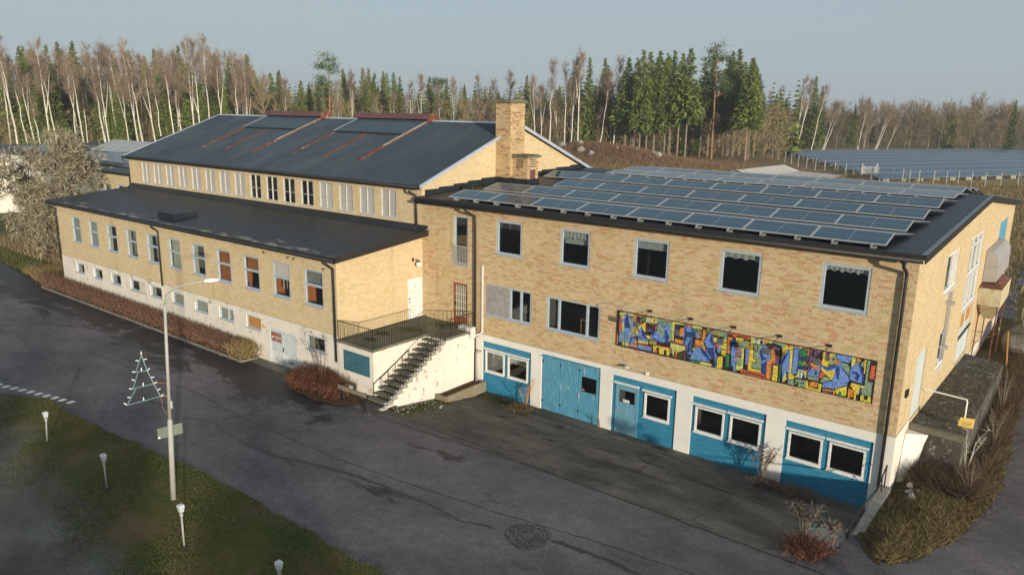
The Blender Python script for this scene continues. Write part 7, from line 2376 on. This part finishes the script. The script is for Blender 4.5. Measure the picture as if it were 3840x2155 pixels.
V, F = slivers(gpos, np.c_[RNG.normal(size=(len(gpos), 2)) * 0.8 + np.c_[-0.35 * np.ones(len(gpos)), 0.2 * np.ones(len(gpos))], np.ones(len(gpos))], RNG.uniform(0.15, 0.55, len(gpos)) * ln_, 0.018, 0.35)
tag(np_mesh('bank_grass', V, F, 'bank_blades'), 'long matted dry grass on the bank beside the gable', 'grass', kind='stuff')
# brown scrub behind the yard and on the heath
n = 90000
x = RNG.uniform(-95, 45, n); y = RNG.uniform(31, 150, n)
k = (y > 32) & ~((x > -60) & (x < 45) & (y > 118)) & ~((x < -32) & (y < 40))
z = np.array([terr(a, b) for a, b in zip(x[k], y[k])])
grass('heath_scrub', np.c_[x[k], y[k], z], 0.4, 1.2, 0.09, 'straw', 'brown winter grass and scrub of the field behind the buildings', 0.5)
n = 30000
x = RNG.normal(-60, 16, n); y = RNG.normal(116, 9, n)
z = np.array([terr(a, b) for a, b in zip(x, y)])
grass('mound_scrub', np.c_[x, y, z], 0.4, 1.3, 0.08, 'hedge_twigs', 'reddish scrub covering the low mound before the spruces', 0.5)
n = 5000
a = rad(1) * RNG.uniform(118, 172, n); r = RNG.normal(186, 14, n)
z = np.zeros(n)
grass('wood_edge_scrub', np.c_[26.66 + r * np.cos(a), -26.6 + r * np.sin(a), z], 1.5, 4.5, 0.10, 'bare_twigs', 'brown brush along the edge of the wood', 0.25)
n = 3000
x = RNG.uniform(-50, -30.4, n); y = RNG.uniform(-3.0, 0.1, n)
grass('brush_thicket', np.c_[x, y, np.full(n, RZ + 0.2)], 0.6, 1.8, 0.05, 'bare_twigs', 'brown brush thicket under the lichen tree', 0.4)
# scrub and mossy debris at the platform foot
n = 15000
x = np.where(np.arange(n) < 6000, RNG.uniform(22.75, 24.6, n), RNG.uniform(23.98, 25.0, n)); y = np.where(np.arange(n) < 6000, RNG.uniform(0.9, 1.95, n), RNG.uniform(1.9, 26, n))
grass('platform_brush', np.c_[x, y, np.full(n, RZ + 0.1)], 0.3, 1.35, 0.018, 'brush', 'bare brown brush along the loading platform', 0.75)

n = 1500
x = RNG.uniform(22.35, 23.95, n); y = RNG.uniform(2.3, 14.2, n)
grass('platform_litter', np.c_[x, y, -0.235 - (y - 2.0) * 0.0436], 0.03, 0.10, 0.06, 'bank_blades', 'dead leaves and moss scattered over the loading platform', 2.5)
# ------------------------------------------------------------------ yard objects behind the gable
bo = thing('boulder', (23.9, 22.5, -2.2), 'large rounded grey boulder beyond the end of the loading platform', 'boulder')
m_ = bmesh.new(); bmesh.ops.create_icosphere(m_, subdivisions=3, radius=1.0)
for v in m_.verts:
    d = 1 + 0.12 * math.sin(3 * v.co.x + 2 * v.co.y) + 0.1 * math.sin(5 * v.co.z + v.co.x)
    v.co = Vector((v.co.x * 0.75, v.co.y * 2.2, v.co.z * 1.0)) * d
me = bpy.data.meshes.new('stone'); m_.to_mesh(me); m_.free(); me.materials.append(MATS['boulder'])
o = bpy.data.objects.new('stone', me); COL.objects.link(o); o.parent = bo; o.location = (0, 0, 0.5)
ps = thing('pole_stack', (24.0, 28, -2.2), 'mossy timber poles leaning together behind the hopper', 'poles')
for i in range(9):
    x = 23.35 + 0.14 * i
    MB().tube([(x, 27 + random.uniform(-0.5, 0.5), -2.3), (x - 0.1 + random.uniform(-0.1, 0.1), 28 + random.uniform(-0.3, 0.3), 0.3 + random.uniform(-0.5, 0.3))], 0.055, 6).build('pole', 'mossy_timber', ps)
MB().box(23.3, 24.7, 27.8, 28.0, 0.1, 0.22).build('cross_pole', 'mossy_timber', ps)
cp_ = tag(MB().hexa([(24.75, 24, -2.3), (25.05, 24, -2.3), (25.05, 24.4, -2.3), (24.75, 24.4, -2.3)], [(24.75, 24, 1.2), (25.05, 24, 1.2), (25.05, 24.4, 1.2), (24.75, 24.4, 1.2)]).build('concrete_post', 'concrete'), 'upright concrete post at the right edge beyond the hopper', 'post')
fr2 = thing('yard_railing', (24.5, 40, -2.2), 'white two-bar railing in the yard behind the gable', 'railing')
MB().tube([(22.7, 36, 1.75), (27.5, 40, 1.1)], 0.05, 6).build('rail', 'candle_white', fr2)
MB().tube([(22.7, 36, 0.75), (27.5, 40, 0.1)], 0.05, 6).build('rail', 'candle_white', fr2)
for f_ in (0.05, 0.9):
    MB().tube([(22.7 + 4.8 * f_, 36 + 4 * f_, -2.3), (22.7 + 4.8 * f_, 36 + 4 * f_, 1.75 - 0.65 * f_)], 0.045, 6).build('post', 'candle_white', fr2)
st_ = tag(MB().tube([(23.9, 17.2, -1.6), (23.75, 17.0, 0.2)], 0.035, 6).build('marker_stake', 'wood_orange'), 'leaning orange marker stake in front of the boulder', 'stake')
rng2 = random.Random(5)
for i in range(9):
    x, y_ = 22.7 + rng2.uniform(0, 0.55), -0.2 + 0.17 * i
    m_ = bmesh.new(); bmesh.ops.create_icosphere(m_, subdivisions=1, radius=rng2.uniform(0.06, 0.16))
    for v in m_.verts:
        v.co *= rng2.uniform(0.7, 1.2)
    me = bpy.data.meshes.new('rubble_stone'); m_.to_mesh(me); m_.free(); me.materials.append(MATS['concrete'])
    o = bpy.data.objects.new('rubble_stone', me); COL.objects.link(o); o.location = (x, y_, RZ + 0.22)
    tag(o, 'pale broken stone on the bank by the white wall, %s nearest the corner' % ORD[i], 'stone', 'rubble on the bank')
n = 170
x = 3.75 + np.abs(RNG.normal(size=n)) * 0.45; y = RNG.uniform(-6.0, -3.2, n)
V, F = slivers(np.c_[x, y, np.array([court_z(b) for b in y]) + 0.02], np.c_[RNG.normal(size=(n, 2)), RNG.normal(size=n) * 0.15], RNG.uniform(0.03, 0.11, n), RNG.uniform(0.02, 0.07, n))
tag(np_mesh('plaster_debris', V, F, 'plaster_white'), 'white plaster flakes fallen along the foot of the stair wall', 'debris', kind='stuff')
n = 5000
x = 3.75 + np.abs(RNG.normal(size=n)) * 0.55; y = RNG.uniform(-6.0, -2.9, n)
grass('stair_moss', np.c_[x, y, np.array([court_z(b) for b in y]) + 0.004], 0.02, 0.07, 0.03, 'lawn_blades', 'green moss along the foot of the stair wall', 0.8)
n = 4000
x = RNG.normal(5.2, 0.9, n); y = RNG.normal(-0.75, 0.25, n)
k = (x > 4.4) & (y < -0.05)
grass('gutter_moss', np.c_[x[k], y[k], np.full(k.sum(), -2.865)], 0.02, 0.07, 0.04, 'lawn_blades', 'green moss in the gutter below the first bay', 0.8)
n = 2600
x = RNG.normal(21.3, 0.28, n); y = RNG.normal(-3.6, 0.5, n)
k = (x < 21.95)
grass('litter_and_glint', np.c_[x[k], y[k], np.array([court_z(b) for b in y[k]]) + 0.008], 0.03, 0.09, 0.05, 'pale_bark', 'dead leaves and painted water glint in the dark corner of the forecourt', 2.5)  # white glint of water put into pale slivers among dead leaves

# ------------------------------------------------------------------ solar park, fence, barn
ev = Vector((0.46, 0.888, 0)); fv = Vector((0.888, -0.46, 0))
me_p = None
tilt = rad(14); WD = 3.0
for r in range(8):
    f0 = -51.6 - 9.3 * r
    s0 = 94 + 6.3 * r; s1 = min(134 + 14.5 * r, 245)
    o0 = ev * s0 + fv * f0
    row = thing('solar_array', (o0.x, o0.y, terr(o0.x, o0.y)), 'ground-mounted row of blue solar panels in the field, %s from the fence' % ORD[r], 'solar array', 'rows of the solar park')
    zr = 0.55
    if me_p is None:
        x1 = 1.97; c_, s_ = math.cos(tilt) * WD, math.sin(tilt) * WD
        g = MB()
        lo = [tuple(-fv * 0), tuple(ev * x1), tuple(ev * x1 - fv * c_ + Vector((0, 0, s_))), tuple(-fv * c_ + Vector((0, 0, s_)))]
        g.hexa([(a, b_, c - 0.05) for a, b_, c in lo], lo)
        tmp = g.build('panel', 'solar_far'); me_p = tmp.data; bpy.data.objects.remove(tmp)
        g = MB()
        q = ev * 1.0 - fv * (c_ * 0.5)
        for t0 in (0.0, 0.95):
            a_ = -fv * (c_ * t0) + Vector((0, 0, s_ * t0 + 0.004)); b3 = -fv * (c_ * (t0 + 0.05)) + Vector((0, 0, s_ * (t0 + 0.05) + 0.004))
            g.poly([tuple(a_), tuple(a_ + ev * 2.0), tuple(b3 + ev * 2.0), tuple(b3)])
        for u in (0.0, 1.94):
            g.poly([tuple(ev * u + Vector((0, 0, 0.005))), tuple(ev * (u + 0.05) + Vector((0, 0, 0.005))), tuple(ev * (u + 0.05) - fv * c_ + Vector((0, 0, s_ + 0.005))), tuple(ev * u - fv * c_ + Vector((0, 0, s_ + 0.005)))])
        tmp = g.build('panel_edge', 'alu'); me_e = tmp.data; bpy.data.objects.remove(tmp)
    n = int((s1 - s0) / 2.0)
    for i in range(n):
        pz = ev * (s0 + 2.0 * i) + fv * f0
        z = terr(pz.x, pz.y) + zr
        pn = bpy.data.objects.new('panel', me_p); COL.objects.link(pn); pn.parent = row
        pn.location = Vector((pz.x, pz.y, z)) - row.location
        pe = bpy.data.objects.new('panel_edge', me_e); COL.objects.link(pe); pe.parent = pn
    for i in range(0, n + 1, 3):
        pz = ev * (s0 + 2.0 * i) + fv * f0; q = pz - fv * 2.2
        for w_ in (pz - fv * 0.5, q):
            MB().box(w_.x - 0.05, w_.x + 0.05, w_.y - 0.05, w_.y + 0.05, terr(w_.x, w_.y) - 0.2, terr(w_.x, w_.y) + zr + (0.1 if w_ is not q else 0.5)).build('post', 'fence_steel', row)
    if r == 0:
        for i in range(0, n, 2):
            pz = ev * (s0 + 2.0 * i + 0.5) + fv * (f0 + 0.3)
            tag(MB().box(pz.x - 0.35, pz.x + 0.35, pz.y - 0.35, pz.y + 0.35, terr(pz.x, pz.y) - 0.1, terr(pz.x, pz.y) + 0.5).build('ballast_block', 'block_pale'), 'pale ballast block under the nearest solar row, %s from the left' % nth(i // 2 + 1), 'block', 'ballast blocks of the solar park')
FEN = [(-40.0, 161.1), (-35.9, 153.5), (-31.7, 146.1), (-28.3, 140.2), (-24.9, 134.3), (-21.8, 129.8), (-19, 126.3), (-16.3, 123.1), (-13.7, 120.4), (-10.9, 117.0), (-8.8, 114.9), (-6.4, 110.8), (-5.3, 113.4), (-4.3, 111.5), (-1.5, 109.3), (0.14, 108.4), (1.04, 108.9), (2.36, 109.1), (4.44, 109.3), (6.14, 109.8), (7.7, 110.3), (9.4, 111.1), (11.2, 111.8), (13.0, 114.0), (15.0, 117.0), (18, 121)]
fe = thing('mesh_fence', (-5, 112, -0.2), 'thin wire fence of grey steel posts in front of the solar park', 'fence')
for x, y_ in FEN:
    z = terr(x, y_)
    MB().tube([(x, y_, z - 0.2), (x, y_, z + 2.3)], 0.055, 6).build('post', 'fence_steel', fe)
wm = MB()
for (x0, y0), (x1, y1) in zip(FEN[:-1], FEN[1:]):
    for h in (0.3, 0.8, 1.3, 1.8, 2.2):
        wm.tube([(x0, y0, terr(x0, y0) + h), (x1, y1, terr(x1, y1) + h)], 0.008, 3, cap=False)
wm.build('fence_wire', 'fence_steel', fe)
gt2 = thing('field_gate', (-5.9, 112, -0.2), 'grey barred steel gate in the fence of the solar park', 'gate')
for x, y_ in ((-6.6, 110.3), (-4.9, 112.8)):
    MB().tube([(x, y_, terr(x, y_) - 0.2), (x, y_, terr(x, y_) + 2.7)], 0.12, 6).build('gate_post', 'fence_steel', gt2)
for i in range(13):
    f_ = i / 12
    x, y_ = -6.5 + 1.5 * f_, 110.45 + 2.2 * f_
    MB().tube([(x, y_, terr(x, y_) + 0.2), (x, y_, terr(x, y_) + 2.1)], 0.035, 5).build('bar', 'fence_steel', gt2)
for h in (0.2, 2.1):
    MB().tube([(-6.55, 110.4, terr(-6.5, 110) + h), (-4.95, 112.7, terr(-5, 112) + h)], 0.05, 5).build('rail', 'fence_steel', gt2)
ba = thing('red_barn', (-17, 101, -0.6), 'low red wooden shed with a rust-streaked pale metal roof beyond the office block', 'shed')
def slab(q, nm, mat, th=0.08):
    MB().hexa([(x, y, z - th) for x, y, z in q], q).build(nm, mat, ba)
MB().box(-25.0, -18.9, 95.0, 113.6, -1.5, 0.62).build('walls', 'red_barn', ba)
MB().box(-18.89, -10.8, 101.5, 112.8, -1.5, 0.30).build('annex_walls', 'red_barn', ba)
MB(FRONT(94.98)).prism([(-25.0, 0.6), (-18.9, 0.6), (-21.9, 1.45)], 0.0, 0.1).build('gable', 'red_barn', ba)
slab([(-21.95, 94.5, 1.55), (-18.5, 94.5, 0.66), (-18.2, 114.1, 0.66), (-21.0, 114.1, 1.55)], 'roof_slope', 'barn_roof')
slab([(-25.4, 94.5, 0.62), (-21.96, 94.5, 1.55), (-21.01, 114.1, 1.55), (-25.4, 114.1, 0.62)], 'roof_slope', 'barn_roof')
slab([(-18.45, 100.0, 0.62), (-10.2, 100.8, 0.36), (-10.2, 113.4, 0.36), (-18.15, 113.4, 0.62)], 'annex_roof', 'barn_roof')
for i in range(9):
    x, y_ = -74 + 3.6 * i + rng2.uniform(-0.6, 0.6), 112 + rng2.uniform(-5, 5)
    m_ = bmesh.new(); bmesh.ops.create_icosphere(m_, subdivisions=1, radius=rng2.uniform(0.4, 1.0))
    for v in m_.verts:
        v.co *= rng2.uniform(0.75, 1.2)
    me = bpy.data.meshes.new('field_stone'); m_.to_mesh(me); m_.free(); me.materials.append(MATS['concrete'])
    o = bpy.data.objects.new('field_stone', me); COL.objects.link(o); o.location = (x, y_, terr(x, y_) + 0.3)
    tag(o, 'pale stone on the scrubby mound before the spruces, %s from the left' % ORD[i], 'stone', 'stones on the mound')
# added spruce row out of view, placed and sized to shade the foreground
SH = [(42 + (i % 3) * 0.9, -15.5 - 1.6 * i, 3.4 + 0.5 * math.sin(i * 2.1)) for i in range(10)] + [(43 + (i % 4) * 0.8, -33.0 - 1.5 * i, min(11.5, 6.3 + 0.42 * i) + 0.8 * math.sin(i * 1.7)) for i in range(26)]
SH += [(x + 2.2, y - 0.7, h * 1.08) for x, y, h in SH[10:]]
for i, (x, y, h) in enumerate(SH):
    tm, cm = VAR['s'][i % 4]
    o = bpy.data.objects.new('spruce_tree', None); COL.objects.link(o)
    o.location = (x, y, -2.3); s = h / 22.0
    o.scale = (max(s, 0.6), max(s, 0.6), s); o.rotation_euler = (0, 0, i * 1.3)
    tag(o, 'added unseen young spruce shading the foreground, %s from the building' % nth(i + 1), 'spruce', 'added shade spruces')
    for me in (tm, cm):
        c = bpy.data.objects.new(me.name.split('.')[0], me); COL.objects.link(c); c.parent = o
# ------------------------------------------------------------------ haze in the air
hz_mt = bpy.data.materials.new('haze'); hz_mt.use_nodes = True
t = hz_mt.node_tree
t.nodes.remove(t.nodes['Principled BSDF'])
pv = t.nodes.new('ShaderNodeVolumePrincipled')
pv.inputs['Color'].default_value = (0.85, 0.92, 1.0, 1)
pv.inputs['Density'].default_value = 0.00035
pv.inputs['Anisotropy'].default_value = 0.2
t.links.new(pv.outputs[0], t.nodes['Material Output'].inputs['Volume'])
MATS['haze'] = hz_mt
if USE_HAZE:
    tag(MB().box(-700, 700, -120, 1000, -5.0, 34).build('haze', 'haze'), kind='stuff')
